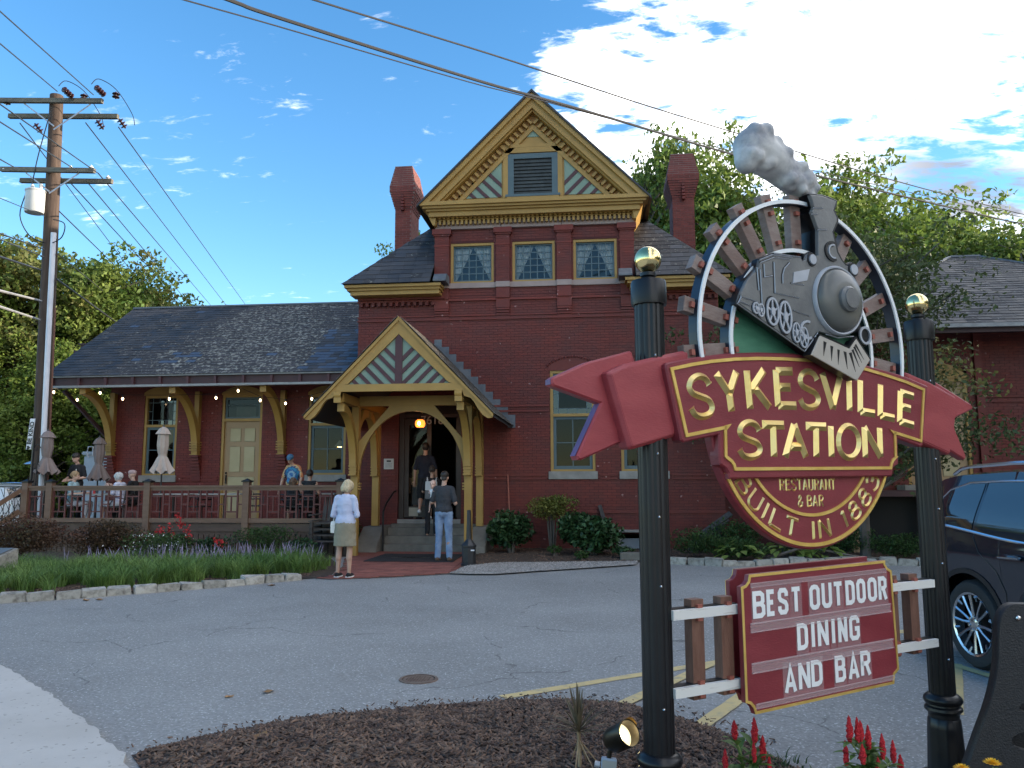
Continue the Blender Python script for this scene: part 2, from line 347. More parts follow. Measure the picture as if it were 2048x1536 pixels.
# concrete sidewalk slab, lower left, with a broken edge and a real step
PAVE = mat('sidewalk_concrete', (.43, .395, .355), (.51, .475, .435), scale=1.1, det=8, rough=.85, bump=.3, bscale=70, speck=(.25, .23, .2, .965), speck_scale=60)
edge = [(-9.6, 9.4), (-7.4, 8.35), (-5.9, 7.22), (-5.2, 6.69), (-4.52, 6.17), (-3.8, 5.56), (-3.15, 4.97), (-2.84, 4.69), (-2.3, 4.05), (-1.6, 3.1), (-.6, 1.6)]
pts = []
for i in range(len(edge)-1):
    for k in range(10):
        q = k/10; x = edge[i][0]*(1-q)+edge[i+1][0]*q; y = edge[i][1]*(1-q)+edge[i+1][1]*q
        pts.append((x+random.uniform(-.018, .018), y+random.uniform(-.018, .018)))
pts += [(-.6, 1.6), (-.6, -6), (-16, -6), (-16, 9)]
mb = MB(); mb.xy(pts, .0, .035); SW = struct('sidewalk', mb, PAVE)

# granite kerb stones along the planting bed: each stone by itself
GRAN = mat('granite_block', (.36, .34, .30), (.15, .135, .115), scale=11, lo=.45, hi=.72, rough=.9, bump=.6, bscale=35, obj=.18)
kf = [(-9.6, 9.0), (-8.8, 9.6), (-7.99, 10.19), (-7.61, 10.45), (-7.21, 10.73), (-6.74, 11.17), (-6.24, 11.64), (-5.8, 12.02), (-5.39, 12.54), (-5.03, 12.9), (-4.75, 13.2)]
def resample(P, step):
    P = [Vector(p) for p in P]; out = [P[0]]; acc = 0.; i = 0; cur = P[0]
    while i < len(P)-1:
        d = (P[i+1]-cur).length
        if acc+d >= step: cur = cur+(P[i+1]-cur).normalized()*(step-acc); out.append(cur.copy()); acc = 0.
        else: acc += d; cur = P[i+1]; i += 1
    return out
def kerb(name, label, line, step, wid, h, side=1, groundz=.0):
    P = resample(line, step); K = thing(name, label, 'kerb', (P[0].x, P[0].y, 0))
    for i in range(len(P)-1):
        a, b_ = P[i], P[i+1]; d = (b_-a).normalized(); nrm = Vector((-d.y, d.x))*side; a2 = a+d*.008; b2 = b_-d*.008
        ww = wid*random.uniform(.85, 1.1); hh = h*random.uniform(.85, 1.12); j = lambda: random.uniform(-.024, .024)
        q = [a2, b2, b2+nrm*ww, a2+nrm*ww]
        vs = [(p.x+j(), p.y+j(), -.02) for p in q]+[(p.x+j(), p.y+j(), groundz+hh+j()) for p in q]
        mb = MB(); mb.add(vs, [(0, 3, 2, 1), (4, 5, 6, 7), (0, 1, 5, 4), (1, 2, 6, 5), (2, 3, 7, 6), (3, 0, 4, 7)])
        mb.build('kerb_stone', GRAN, K, bevel=.012)
    return K
kerb('stone_kerb', 'low kerb of rough pale granite blocks along the front of the grassy bed', kf, .33, .17, .125)

# beds
LBED = [(-9.5, 9.3), (-7.9, 10.4), (-7.1, 11.0), (-6.15, 11.9), (-5.3, 12.8), (-4.75, 13.3), (-4.6, 13.7), (-4.95, 15.2), (-5.6, 16.6), (-5.9, 17.75), (-17, 17.75), (-17, 9.2)]
BEDM = mat('planting_bed_mulch', (.035, .022, .015), (.085, .055, .035), scale=16, rough=.95, bump=.9, bscale=28, bdist=.03)
sheet('planting_bed', LBED, .02, BEDM)
RBED = [(-2.55, 15.35), (-2.0, 15.95), (-1.0, 16.1), (.7, 16.5), (1.45, 16.16), (2.34, 15.9), (3.5, 16.2), (5.0, 16.4), (6.3, 16.2), (9, 16.3), (14, 16.0), (14, 19.6), (-2.75, 19.6)]
mb = MB(); n = len(RBED)
sheet('planting_bed_by_wall', RBED, .024, BEDM)
# brick walk in front of the steps: pavers are pieces
PAV = mat('brick_paver', (.20, .062, .045), (.27, .09, .065), scale=3, rough=.85, bump=.3, bscale=50, obj=.22)
WALK = [(-4.75, 13.25), (-4.45, 13.15), (-3.52, 13.51), (-2.58, 14.1), (-2.55, 15.4), (-2.75, 18.4), (-5.6, 18.4), (-5.35, 16.7), (-4.9, 15.2), (-4.6, 13.75)]
JNT = mat('paver_joint_sand', (.10, .065, .05), (.15, .10, .075), scale=9, rough=.95)
mb = MB(); mb.add([(x, y, .012) for x, y in WALK], [tuple(range(len(WALK)))]); BW = struct('brick_walk', mb, JNT)
pm = MB(); pm.box(-.0965, .0965, -.0465, .0465, 0, .012); pmesh = pm.mesh('paver_brick', PAV)
cand = []
ang = R(8)
for i in range(-20, 40):
    for j in range(0, 70):
        u = -5.9+i*.2+(j % 2)*.1; v = 13.0+j*.1
        x, y = u*math.cos(0)-(v-13)*math.sin(R(3)), v
        if in_poly(x, y, WALK) and in_poly(x+.09, y, WALK) and in_poly(x-.09, y, WALK): cand.append((x, y))
cand.sort(key=lambda p: p[0]**2+p[1]**2)
rest = MB()
for k, (x, y) in enumerate(cand):
    if k < 300:
        o = link('paver', pmesh, None, (x, y, .0105+random.uniform(0, .004))); attach(o, BW); o.rotation_euler = (0, 0, random.uniform(-.03, .03))
    else:
        z = .011+random.uniform(0, .003); rest.box(x-.0965, x+.0965, y-.0465, y+.0465, z, z+.012)
o = rest.build('paver_field', PAV, BW); o['kind'] = 'stuff'

# gravel strip: loose pebbles on a grey bed
GRV = [(-2.6, 14.05), (-2.2, 13.95), (-1.79, 13.98), (-1.06, 14.55), (-.18, 15.15), (.67, 15.8), (.75, 16.45), (-.98, 16.1), (-1.97, 15.95), (-2.5, 15.3)]
GRVM = mat('pebble', (.20, .18, .16), (.36, .33, .30), scale=30, rough=.85, island=.35, bump=.2)
sheet('gravel_bed', GRV, .028, mat('gravel_base', (.2, .18, .16), (.3, .28, .25), scale=30, rough=.95, bump=.8))
ico = [(0, 0, 1), (.9, 0, .3), (.28, .85, .3), (-.72, .53, .3), (-.72, -.53, .3), (.28, -.85, .3)]
icf = [(0, 1, 2), (0, 2, 3), (0, 3, 4), (0, 4, 5), (0, 5, 1)]
def pebbles(name, poly, n, smin, smax, m, zf, flat=.7, kind='stuff'):
    P = np.array(scatter(poly, n)); S = RNG.uniform(smin, smax, n); A = RNG.uniform(0, 6.28, n); I = np.array(ico)
    V = np.zeros((n, 6, 3)); e = RNG.uniform(.65, 1.35, (n, 2))
    c, s_ = np.cos(A)[:, None], np.sin(A)[:, None]; X = I[None, :, 0]*e[:, :1]*S[:, None]; Y_ = I[None, :, 1]*e[:, 1:]*S[:, None]
    V[..., 0] = P[:, :1]+X*c-Y_*s_; V[..., 1] = P[:, 1:]+X*s_+Y_*c; V[..., 2] = np.array([zf(*p) for p in P])[:, None]+(I[None, :, 2]-.15)*S[:, None]*flat
    F = (np.arange(n)[:, None, None]*6+np.array(icf)[None]).reshape(-1, 3)
    return tag(link(name, np_mesh(name, V.reshape(-1, 3), F, m)), kind=kind)
pebbles('gravel', GRV, 5200, .014, .034, GRVM, lambda x, y: .03)

# right-hand kerb of rough blocks in front of the wall bed
kerb('stone_kerb', 'dark low kerb of weathered stones in front of the fern bed, behind the message board', [(1.35, 16.15), (2.34, 15.78), (3.5, 16.05), (5.0, 16.3), (6.3, 16.1), (9.5, 16.2)], .34, .16, .13)

# foreground mulch mound
MEDGE = [(-2.60, 4.50), (-2.77, 4.69), (-2.52, 5.04), (-2.04, 5.49), (-1.42, 5.79), (-.74, 6.05), (-.2, 6.14), (.2, 6.05), (.64, 5.64), (.9, 5.25), (1.05, 4.85)]
MPOLY = MEDGE+[(1.6, 4.35), (2.5, 4.75), (3.2, 4.3), (3.2, 1.2), (-.5, 1.2), (-1.55, 2.9), (-2.25, 3.95)]
def edge_dist(x, y, poly):
    dmin = 9.; p = Vector((x, y))
    for i in range(len(poly)):
        a, b_ = Vector(poly[i]), Vector(poly[(i+1) % len(poly)]); t_ = max(0, min(1, (p-a).dot(b_-a)/max(1e-9, (b_-a).length_squared))); dmin = min(dmin, (p-a-(b_-a)*t_).length)
    return dmin
def mound_z(x, y):
    d = edge_dist(x, y, MPOLY) if in_poly(x, y, MPOLY) else 0
    return .006+.17*(1-math.exp(-d*1.5))+.012*mnoise.noise(Vector((x*4, y*4, 0)))*(1 if d > .05 else 0)
MULC = mat('mulch_base', (.028, .017, .012), (.07, .042, .03), scale=22, rough=.95, bump=1., bscale=40, bdist=.03)
bm = bmesh.new(); vs = [bm.verts.new((x, y, 0)) for x, y in MPOLY]; bm.faces.new(vs)
bmesh.ops.triangulate(bm, faces=bm.faces)
for _ in range(5): bmesh.ops.subdivide_edges(bm, edges=[e for e in bm.edges if e.calc_length() > .16], cuts=1); bmesh.ops.triangulate(bm, faces=bm.faces)
for v in bm.verts: v.co.z = mound_z(v.co.x, v.co.y)
me = bpy.data.meshes.new('mulch_mound'); bm.to_mesh(me); bm.free(); me.materials.append(MULC)
me.polygons.foreach_set('use_smooth', [True]*len(me.polygons)); tag(link('mulch_mound', me), kind='structure')
CHIP = mat('bark_chip', (.062, .034, .024), (.17, .105, .07), scale=9, rough=.9, island=.6)
def chips(name, poly, n, zf, m, ln=(.025, .07), wd=(.006, .016)):
    P = np.array(scatter(poly, n)); Z0 = np.array([zf(*p) for p in P]); A = RNG.uniform(0, 6.28, n); T = RNG.normal(0, .35, n); Lh = RNG.uniform(*ln, n)/2; W = RNG.uniform(*wd, n)/2; H = RNG.uniform(.003, .008, n)
    base = np.array([(-1, -1, 0), (1, -1, 0), (1, 1, 0), (-1, 1, 0), (-.9, -.7, 1), (.8, -.8, 1), (.9, .7, 1), (-.8, .8, 1)], float)
    x = base[None, :, 0]*Lh[:, None]; y = base[None, :, 1]*W[:, None]; z = base[None, :, 2]*H[:, None]
    x2 = x*np.cos(T)[:, None]; z2 = z+x*np.sin(T)[:, None]
    V = np.stack([P[:, :1]+x2*np.cos(A)[:, None]-y*np.sin(A)[:, None], P[:, 1:]+x2*np.sin(A)[:, None]+y*np.cos(A)[:, None], Z0[:, None]+z2+.004], -1)
    fq = np.array([(4, 5, 6, 7), (0, 1, 5, 4), (1, 2, 6, 5), (2, 3, 7, 6), (3, 0, 4, 7)])
    return tag(link(name, np_mesh(name, V.reshape(-1, 3), (np.arange(n)[:, None, None]*8+fq[None]).reshape(-1, 4), m)), kind='stuff')
VIS = MEDGE+[(1.6, 4.35), (2.5, 4.75), (2.6, 3.4), (.6, 3.2), (-1.7, 3.4)]
chips('bark_chips', VIS, 20000, mound_z, CHIP)
chips('scattered_chips', [(-2.9, 4.8), (-2.5, 5.3), (-1.5, 6.0), (-.3, 6.35), (.5, 6.2), (1.1, 5.3), (.9, 5.2), (.2, 6.0), (-.7, 6.0), (-2.0, 5.45), (-2.6, 4.75)], 420, lambda x, y: .005, CHIP, (.01, .04), (.004, .01))
chips('bed_chips', [(-9, 9.9), (-7.4, 10.9), (-6.2, 12.0), (-5.2, 13.0), (-4.8, 13.6), (-5.2, 13.9), (-6.6, 12.9), (-9.2, 10.9)], 3000, lambda x, y: .022, CHIP)
chips('wall_bed_chips', RBED, 5000, lambda x, y: .026, CHIP, (.03, .08), (.008, .02))
# dead leaves blown about
DEAD = mat('dead_leaf', (.20, .095, .035), (.33, .19, .08), scale=8, rough=.8, obj=.4)
lm = MB(); lm.add([(-.045, 0, .004), (-.015, -.028, .012), (.03, -.018, .004), (.05, 0, .016), (.025, .022, .006), (-.02, .026, .014), (0, 0, 0)], [(0, 1, 6), (1, 2, 6), (2, 3, 6), (3, 4, 6), (4, 5, 6), (5, 0, 6)])
lmesh = lm.mesh('fallen_leaf', DEAD)
LP = [((-2.54, 6.14), 'curled brown leaf lying on the asphalt left of the manhole cover', 1.2), ((-2.78, 5.98), 'small orange leaf on the asphalt beside the curled brown leaf', .8), ((-2.02, 4.78), 'tan curled leaf on the mulch near the asphalt edge', 1.4),
      ((-5.1, 12.3), 'orange leaf on the asphalt just off the end of the kerb', 1.6), ((-7.0, 10.55), 'brown leaf against the kerb under the grass', 1.5), ((-6.85, 10.62), 'rust leaf beside the brown leaf at the kerb', 1.4), ((-.52, 4.6), 'straw-coloured leaf on the mulch left of the spiky plant', 1.0)]
for (x, y), lb, s in LP:
    o = link('fallen_leaf', lmesh, None, (x, y, mound_z(x, y) if in_poly(x, y, MPOLY) else .006)); o.scale = (s,)*3; o.rotation_euler = (0, 0, random.uniform(0, 6)); tag(o, lb, 'leaf', 'fallen leaves')

# painted stall lines
YLN = mat('yellow_line_paint', (.56, .42, .19), (.34, .29, .20), scale=9, det=8, lo=.5, hi=.72, rough=.8, bump=.3, bscale=120)
def line(p, q, wd):
    p, q = Vector(p), Vector(q); d = (q-p).normalized(); nrm = Vector((-d.y, d.x))*wd/2; N_ = max(2, int((q-p).length/.15)); a = []; b_ = []
    for i in range(N_+1):
        c = p+(q-p)*i/N_; a.append(tuple(c+nrm*random.uniform(.92, 1.08))); b_.append(tuple(c-nrm*random.uniform(.92, 1.08)))
    return a+b_[::-1]
sheet('painted_line', line((-.74, 6.17), (3.4, 9.35), .105), .008, YLN)
sheet('painted_line', line((.62, 5.55), (1.25, 6.75), .115), .012, YLN)
sheet('painted_line', line((.0, 5.8), (.95, 7.4), .10), .016, YLN)
sheet('painted_line', line((2.42, 6.04), (3.1, 7.65), .10), .008, YLN)
sheet('painted_line', line((3.05, 7.62), (3.35, 6.6), .10), .012, YLN)
# manhole cover
IRON = mat('rusty_iron', (.10, .065, .05), (.17, .12, .09), scale=14, rough=.75, bump=.3, bscale=60)
mh = thing('manhole_cover', 'round rusty iron cover set in the asphalt in front of the entrance', 'manhole cover', (-1.485, 6.654, 0))
mb = MB(); mb.lathe((-1.485, 6.654, .0), [(.0, .011), (.125, .011), (.125, .006), (.128, .006)], 28); mb.build('lid', IRON, mh, True)
mb = MB(); mb.lathe((-1.485, 6.654, .0), [(.135, .004), (.135, .013), (.158, .013), (.162, .004)], 28); mb.build('rim', IRON, mh, True)
mb = MB()
for i in range(-5, 6):
    for j in range(-5, 6):
        if i*i+j*j < 24: x, y = -1.485+i*.022, 6.654+j*.022; mb.box(x-.006, x+.006, y-.006, y+.006, .0105, .0155)
mb.build('stud', IRON, mh)['kind'] = 'stuff'
# ================================================================ the station building
B = thing('station_building', 'old red brick station with mustard trim, tall gable, slate roofs and two chimneys', 'building', (-4, 21, 0))
CH, CL = .0677, .213
def brick_cells(x0, x1, z0, z1, holes=()):
    out = []; k0 = int(math.floor(z0/CH)); k1 = int(math.ceil(z1/CH))
    for k in range(k0, k1):
        za, zb = max(z0, k*CH), min(z1, (k+1)*CH-.009)
        if zb-za < .02: continue
        off = (k % 2)*CL/2; i = int(math.floor((x0-off)/CL))
        cuts = sorted((h[0], h[1]) for h in holes if h[2] < zb-.001 and h[3] > za+.001)
        while i*CL+off < x1:
            segs = [(max(x0, i*CL+off+.0045), min(x1, (i+1)*CL+off-.0045))]
            for a, b_ in cuts:
                ns = []
                for p, q in segs:
                    if b_ <= p or a >= q: ns.append((p, q))
                    else:
                        if a > p: ns.append((p, a))
                        if b_ < q: ns.append((b_, q))
                segs = ns
            for p, q in segs:
                if q-p > .03: out.append((p, q, za, zb))
            i += 1
    return out
def brick_into(mb, c, Y, d=.006):
    p, q, a, b_ = c; y = Y-d-random.uniform(0, .003); o = len(mb.v)
    mb.v += [(p, y, a), (q, y, a), (q, y, b_), (p, y, b_), (p, Y, a), (q, Y, a), (q, Y, b_), (p, Y, b_)]
    mb.f += [(0+o, 1+o, 2+o, 3+o), (4+o, 5+o, 1+o, 0+o), (5+o, 6+o, 2+o, 1+o), (6+o, 7+o, 3+o, 2+o), (7+o, 4+o, 0+o, 3+o)]; mb.m += [0]*5
_bc = {}
def brick_obj(c, Y, parent):
    p, q, a, b_ = c; key = (round(q-p, 3), round(b_-a, 3))
    if key not in _bc:
        mb = MB(); brick_into(mb, (-key[0]/2, key[0]/2, 0, key[1]), 0, .007); _bc[key] = mb.mesh('brick', BRICK)
    o = link('brick', _bc[key], None, ((p+q)/2, Y-random.uniform(0, .003), a)); attach(o, parent)
def holed(mb, x0, x1, z0, z1, Y, holes, depth, mi=0):
    xs = sorted({x0, x1}|{h[i] for h in holes for i in (0, 1)}); zs = sorted({z0, z1}|{h[i] for h in holes for i in (2, 3)})
    for i in range(len(xs)-1):
        for j in range(len(zs)-1):
            cx, cz = (xs[i]+xs[i+1])/2, (zs[j]+zs[j+1])/2
            if any(h[0] < cx < h[1] and h[2] < cz < h[3] for h in holes): continue
            mb.quad((xs[i], Y, zs[j]), (xs[i+1], Y, zs[j]), (xs[i+1], Y, zs[j+1]), (xs[i], Y, zs[j+1]), mi)
    for a, b_, c, d in holes:
        mb.quad((a, Y, c), (a, Y+depth, c), (a, Y+depth, d), (a, Y, d), mi); mb.quad((b_, Y, c), (b_, Y+depth, c), (b_, Y+depth, d), (b_, Y, d), mi)
        mb.quad((a, Y, d), (b_, Y, d), (b_, Y+depth, d), (a, Y+depth, d), mi); mb.quad((a, Y, c), (b_, Y, c), (b_, Y+depth, c), (a, Y+depth, c), mi)
TX0, TX1, TY = -6.04, 2.98, 19.6
UPW = [(-3.66, -2.55), (-2.08, -1.0), (-.54, .55)]; UPZ = (6.62, 7.66)
LOW = [(-1.15, -.06), (.56, 1.65)]; LOWZ = (1.86, 4.34)
DOOR = (-4.95, -3.36, .71, 3.72)
tholes = [(a, b_, *UPZ) for a, b_ in UPW]+[(a, b_, *LOWZ) for a, b_ in LOW]+[DOOR, (.5, 1.5, -.02, .36)]
mb = MB(); holed(mb, TX0, TX1, 0, 6.28, TY, [h for h in tholes if h[2] < 5], .22); holed(mb, -4.05, .97, 6.28, 8.06, TY, [h for h in tholes if h[2] > 5], .22)
mb.box(TX0, TX0+.3, TY+.02, 26, 0, 6.28); mb.box(TX1-.3, TX1, TY+.02, 26, 0, 6.28); mb.box(TX0+.3, TX1-.3, 25.7, 26, 0, 6.28)
mb.box(-4.05, -3.85, TY+.23, 21.4, 6.28, 8.06); mb.box(.77, .97, TY+.23, 21.4, 6.28, 8.06)
TW = mb.build('tower_wall', MORTAR, B)
cells = [(c, TY) for c in brick_cells(TX0, TX1, .02, 6.27, tholes)+brick_cells(-4.05, .97, 6.28, 8.05, tholes)]
def vis_key(c): x, z = (c[0][0]+c[0][1])/2, c[0][2]; return (x*x+(c[1])**2+(z-1.6)**2)+(1e3 if z < 1.0 or x > .45 else 0)
cells.sort(key=vis_key); mb = MB()
for k, c in enumerate(cells):
    if k < 300: brick_obj(c[0], c[1], TW)
    else: brick_into(mb, c[0], c[1])
mb.build('brickwork', BRICK, TW)['kind'] = 'stuff'
# string courses: projecting brick bands
mb = MB()
def band(z0, z1, y0=TY, pr=.045, x0=TX0-.02, x1=TX1+.02, gaps=()):
    xs = [x0]
    for a, b_ in sorted(gaps): xs += [a, b_]
    xs.append(x1)
    for i in range(0, len(xs), 2): mb.box(xs[i], xs[i+1], y0-pr, y0-.001, z0, z1)
band(3.32, 3.37, gaps=[(-5.0, -3.3)]+[(a-.02, b_+.02) for a, b_ in LOW]); band(3.45, 3.50, gaps=[(-5.0, -3.3)]+[(a-.02, b_+.02) for a, b_ in LOW])
band(1.665, 1.70, gaps=[(-5.0, -3.3)]+[(a-.1, b_+.1) for a, b_ in LOW]); band(1.75, 1.785, gaps=[(-5.0, -3.3)]+[(a-.1, b_+.1) for a, b_ in LOW])
band(.86, .93, gaps=[(-5.6, -2.6)]); band(5.66, 5.70); band(5.76, 5.79, pr=.03)
band(6.15, 6.20, pr=.06)
mb.build('string_course', BRICK, B)
# pilasters with pink bands, caps and corbelled feet
for i, (a, b_) in enumerate([(-4.06, -3.69), (-2.48, -2.14), (-.95, -.59), (.62, .97)]):
    mb = MB(); mb.box(a, b_, 19.505, TY-.001, 6.202, 7.6); mb.box(a, b_, 19.505, TY-.001, 5.95, 6.148)
    mb.box(a-.012, b_+.012, 19.49, TY-.001, 7.56, 7.605); mb.box(a, b_, 19.505, TY-.001, 7.605, 7.83)
    mb.box(a-.03, b_+.03, 19.47, TY-.001, 7.83, 7.87); mb.box(a-.06, b_+.06, 19.44, TY-.001, 7.872, 8.01)
    for k in range(5): mb.box(a+.004, b_-.004, 19.505+.016*k+.008, TY-.001, 5.895-.065*k, 5.942-.065*k)
    P = mb.build('pilaster', MORTAR if 0 else BRICK, B)
    mb = MB()
    for c in brick_cells(a, b_, 6.625, 7.55)+brick_cells(a, b_, 7.61, 7.82): brick_into(mb, c, 19.505)
    mb.build('brickwork', BRICK, P)['kind'] = 'stuff'
    mb = MB(); mb.box(a-.008, b_+.008, 19.48, 19.506, 6.475, 6.615); mb.build('stone_band', PINK, P)
# sills and frieze stones
for a, b_ in ((-3.69, -2.48), (-2.14, -.95), (-.59, .62)):
    mb = MB(); mb.box(a+.002, b_-.002, 19.545, 19.75, 6.475, 6.612); mb.build('window_sill', PINK, B, bevel=.006)
for a, b_ in ((-4.05, -2.36), (-2.355, -.82), (-.815, 1.0)):
    mb = MB(); mb.box(a+.003, b_-.003, 19.5, TY+.1, 8.012, 8.215); mb.build('frieze_stone', PINK, B, bevel=.006)

def window(x0, x1, z0, z1, Y, cols, rows, fw_=.06, curtain=False, mullion=True, glass=GLASS, stained=False, sashw=.05, fcol=YEL, scol=BLU):
    mb = MB(); y0, y1 = Y+.0, Y+.16
    for q in ((x0, x0+fw_, z0, z1), (x1-fw_, x1, z0, z1), (x0+fw_, x1-fw_, z1-fw_, z1), (x0+fw_, x1-fw_, z0, z0+fw_*.7)): mb.box(q[0], q[1], y0+.02, y1, q[2], q[3])
    W = mb.build('window', fcol, B)
    a, b_, c, d = x0+fw_, x1-fw_, z0+fw_*.7, z1-fw_; mb = MB()
    for q in ((a, a+sashw, c, d), (b_-sashw, b_, c, d), (a+sashw, b_-sashw, d-sashw, d), (a+sashw, b_-sashw, c, c+sashw*1.2)): mb.box(q[0], q[1], y0+.08, y0+.13, q[2], q[3])
    mb.build('sash', scol, W)
    a += sashw; b_ -= sashw; d -= sashw; c += sashw*1.2
    zs = [c+(d-c)*j/rows for j in range(rows+1)] if not isinstance(rows, list) else rows
    mu = MB(); t_ = .012
    xs = [a+(b_-a)*i/cols for i in range(cols+1)]
    for x in xs[1:-1]: mu.box(x-t_, x+t_, y0+.085, y0+.115, c, d)
    for z in zs[1:-1]:
        for i in range(cols): mu.box(xs[i]+(t_ if i else 0), xs[i+1]-(t_ if i < cols-1 else 0), y0+.085, y0+.115, z-t_, z+t_)
    mu.build('muntin', scol, W)
    for i in range(cols):
        for j in range(len(zs)-1):
            pm = MB(); e = random.uniform(-.0025, .0025); f_ = random.uniform(-.0025, .0025); xa, xb, za, zb = xs[i], xs[i+1], zs[j], zs[j+1]
            pm.quad((xa, y0+.1+e, za), (xb, y0+.1-e, za), (xb, y0+.1-e+f_, zb), (xa, y0+.1+e+f_, zb)); pm.build('pane', glass, W)
    if curtain:
        for sgn in (-1, 1):
            cm = MB(); n_ = 14; xo = a-.02 if sgn < 0 else b_+.02; mid = (a+b_)/2; prev = None
            for r_ in range(n_+1):
                tt = r_/n_; z = d+.02-(d-c+.0)*tt; wd = (mid-a)*(1-.06)*(1-tt*.98) + .04
                row = []
                for s_ in range(13):
                    x = xo-sgn*wd*s_/12; row.append((x, Y+.2+.012*math.sin(s_*2.2+r_*.15), z))
                if prev:
                    for s_ in range(12): cm.quad(prev[s_], prev[s_+1], row[s_+1], row[s_])
                prev = row
            cm.build('curtain', CURT, W)
    return W
for a, b_ in UPW: window(a, b_, *UPZ, TY, 5, 5, fw_=.065, curtain=True, sashw=.035)
STG = [glass_mat('stained_glass_a', tint=(.25, .12, .05), refl=.05), glass_mat('stained_glass_b', tint=(.07, .12, .3), refl=.05), glass_mat('stained_glass_c', tint=(.1, .2, .14), refl=.05)]
def tall_window(x0, x1, z0, z1, Y, zsplit, sill=True, archz=None, stone=STONE):
    """lower double sash with four panes, upper light with a border of small coloured panes"""
    W = window(x0, x1, z0, zsplit, Y, 2, 2, fw_=.07, glass=GLASS_DK, sashw=.07)
    mb = MB(); f_ = .07
    mb.box(x0, x0+f_, Y+.02, Y+.16, zsplit+.002, z1); mb.box(x1-f_, x1, Y+.02, Y+.16, zsplit+.002, z1); mb.box(x0+f_, x1-f_, Y+.02, Y+.16, z1-f_, z1)
    mb.build('upper_frame', YEL, W)
    a, b_, c, d = x0+f_, x1-f_, zsplit+.002, z1-f_; bw = .13; nb = 5; mu = MB(); t_ = .008
    xs = [a]+[a+bw]+[a+bw+(b_-a-2*bw)*i/3 for i in (1, 2)]+[b_-bw, b_]; zs = [c, c+bw]+[c+bw+(d-c-2*bw)*i/2 for i in (1,)]+[d-bw, d]
    def bar(p, q, u, v): mu.box(p, q, Y+.09, Y+.115, u, v)
    bar(a, b_, c+bw-t_, c+bw+t_); bar(a, b_, d-bw-t_, d-bw+t_); bar(a+bw-t_, a+bw+t_, c, c+bw-t_); bar(a+bw-t_, a+bw+t_, c+bw+t_, d-bw-t_); bar(a+bw-t_, a+bw+t_, d-bw+t_, d); bar(b_-bw-t_, b_-bw+t_, c, c+bw-t_); bar(b_-bw-t_, b_-bw+t_, c+bw+t_, d-bw-t_); bar(b_-bw-t_, b_-bw+t_, d-bw+t_, d)
    for x in xs[2:4]: bar(x-t_, x+t_, c, c+bw-t_); bar(x-t_, x+t_, d-bw+t_, d)
    z = zs[2]; bar(a, a+bw-t_, z-t_, z+t_); bar(b_-bw+t_, b_, z-t_, z+t_)
    mu.box(a, b_, Y+.07, Y+.13, c-.03, c)
    mu.build('leaded_bar', BLU, W)
    for i in range(5):
        for j in range(4):
            if 0 < i < 4 and 0 < j < 3:
                if i == 1 and j == 1: pm = MB(); pm.quad((xs[1], Y+.1, zs[1]), (xs[4], Y+.1, zs[1]), (xs[4], Y+.1, zs[3]), (xs[1], Y+.1, zs[3])); pm.build('pane', GLASS_DK, W)
                continue
            pm = MB(); pm.quad((xs[i], Y+.1, zs[j]), (xs[i+1], Y+.1, zs[j]), (xs[i+1], Y+.1, zs[j+1]), (xs[i], Y+.1, zs[j+1])); pm.build('pane', random.choice(STG), W)
    if sill: mb = MB(); mb.box(x0-.05, x1+.05, Y-.07, Y+.1, z0-.19, z0-.001); mb.build('sill', stone, W, bevel=.008)
    return W
for a, b_ in LOW:
    tall_window(a, b_, *LOWZ, TY, 3.27)
    # segmental brick hood with a bead of rounded headers
    mb = MB(); cx = (a+b_)/2; rr = .98; cz = 4.68-rr; pts = arc(cx, cz, rr, 128, 52, 16)
    mb.xz([(a-.02, LOWZ[1])]+[(x, z-.02) for x, z in pts]+[(b_+.02, LOWZ[1])], TY-.012, TY-.001); mb.build('window_arch', BRICK, B)
    mb = MB()
    for i in range(17):
        x, z = pts[i]; mb.ball((x, TY-.03, z), .028, 8)
    mb.build('hood_bead', BRICK, B)['kind'] = 'stuff'
# warm lamp hanging inside one of the lower windows
LAMPG = mat('amber_bulb', (1, .6, .25), emit=(1, .50, .16, 9.0)); BULB = mat('warm_bulb', (1, .85, .6), emit=(1, .72, .42, 5.0))

# basement hatch
mb = MB(); mb.box(.44, .5, 19.35, 19.598, 0, .42); mb.box(1.5, 1.56, 19.35, 19.598, 0, .42); mb.box(.44, 1.56, 19.33, 19.598, .42, .47); mb.build('hatch_frame', STONE, B)
mb = MB(); mb.box(.5, 1.5, 19.66, 19.70, -.01, .26); mb.build('hatch_panel', mat('grey_board', (.22, .26, .30), (.28, .32, .36), rough=.6), B)

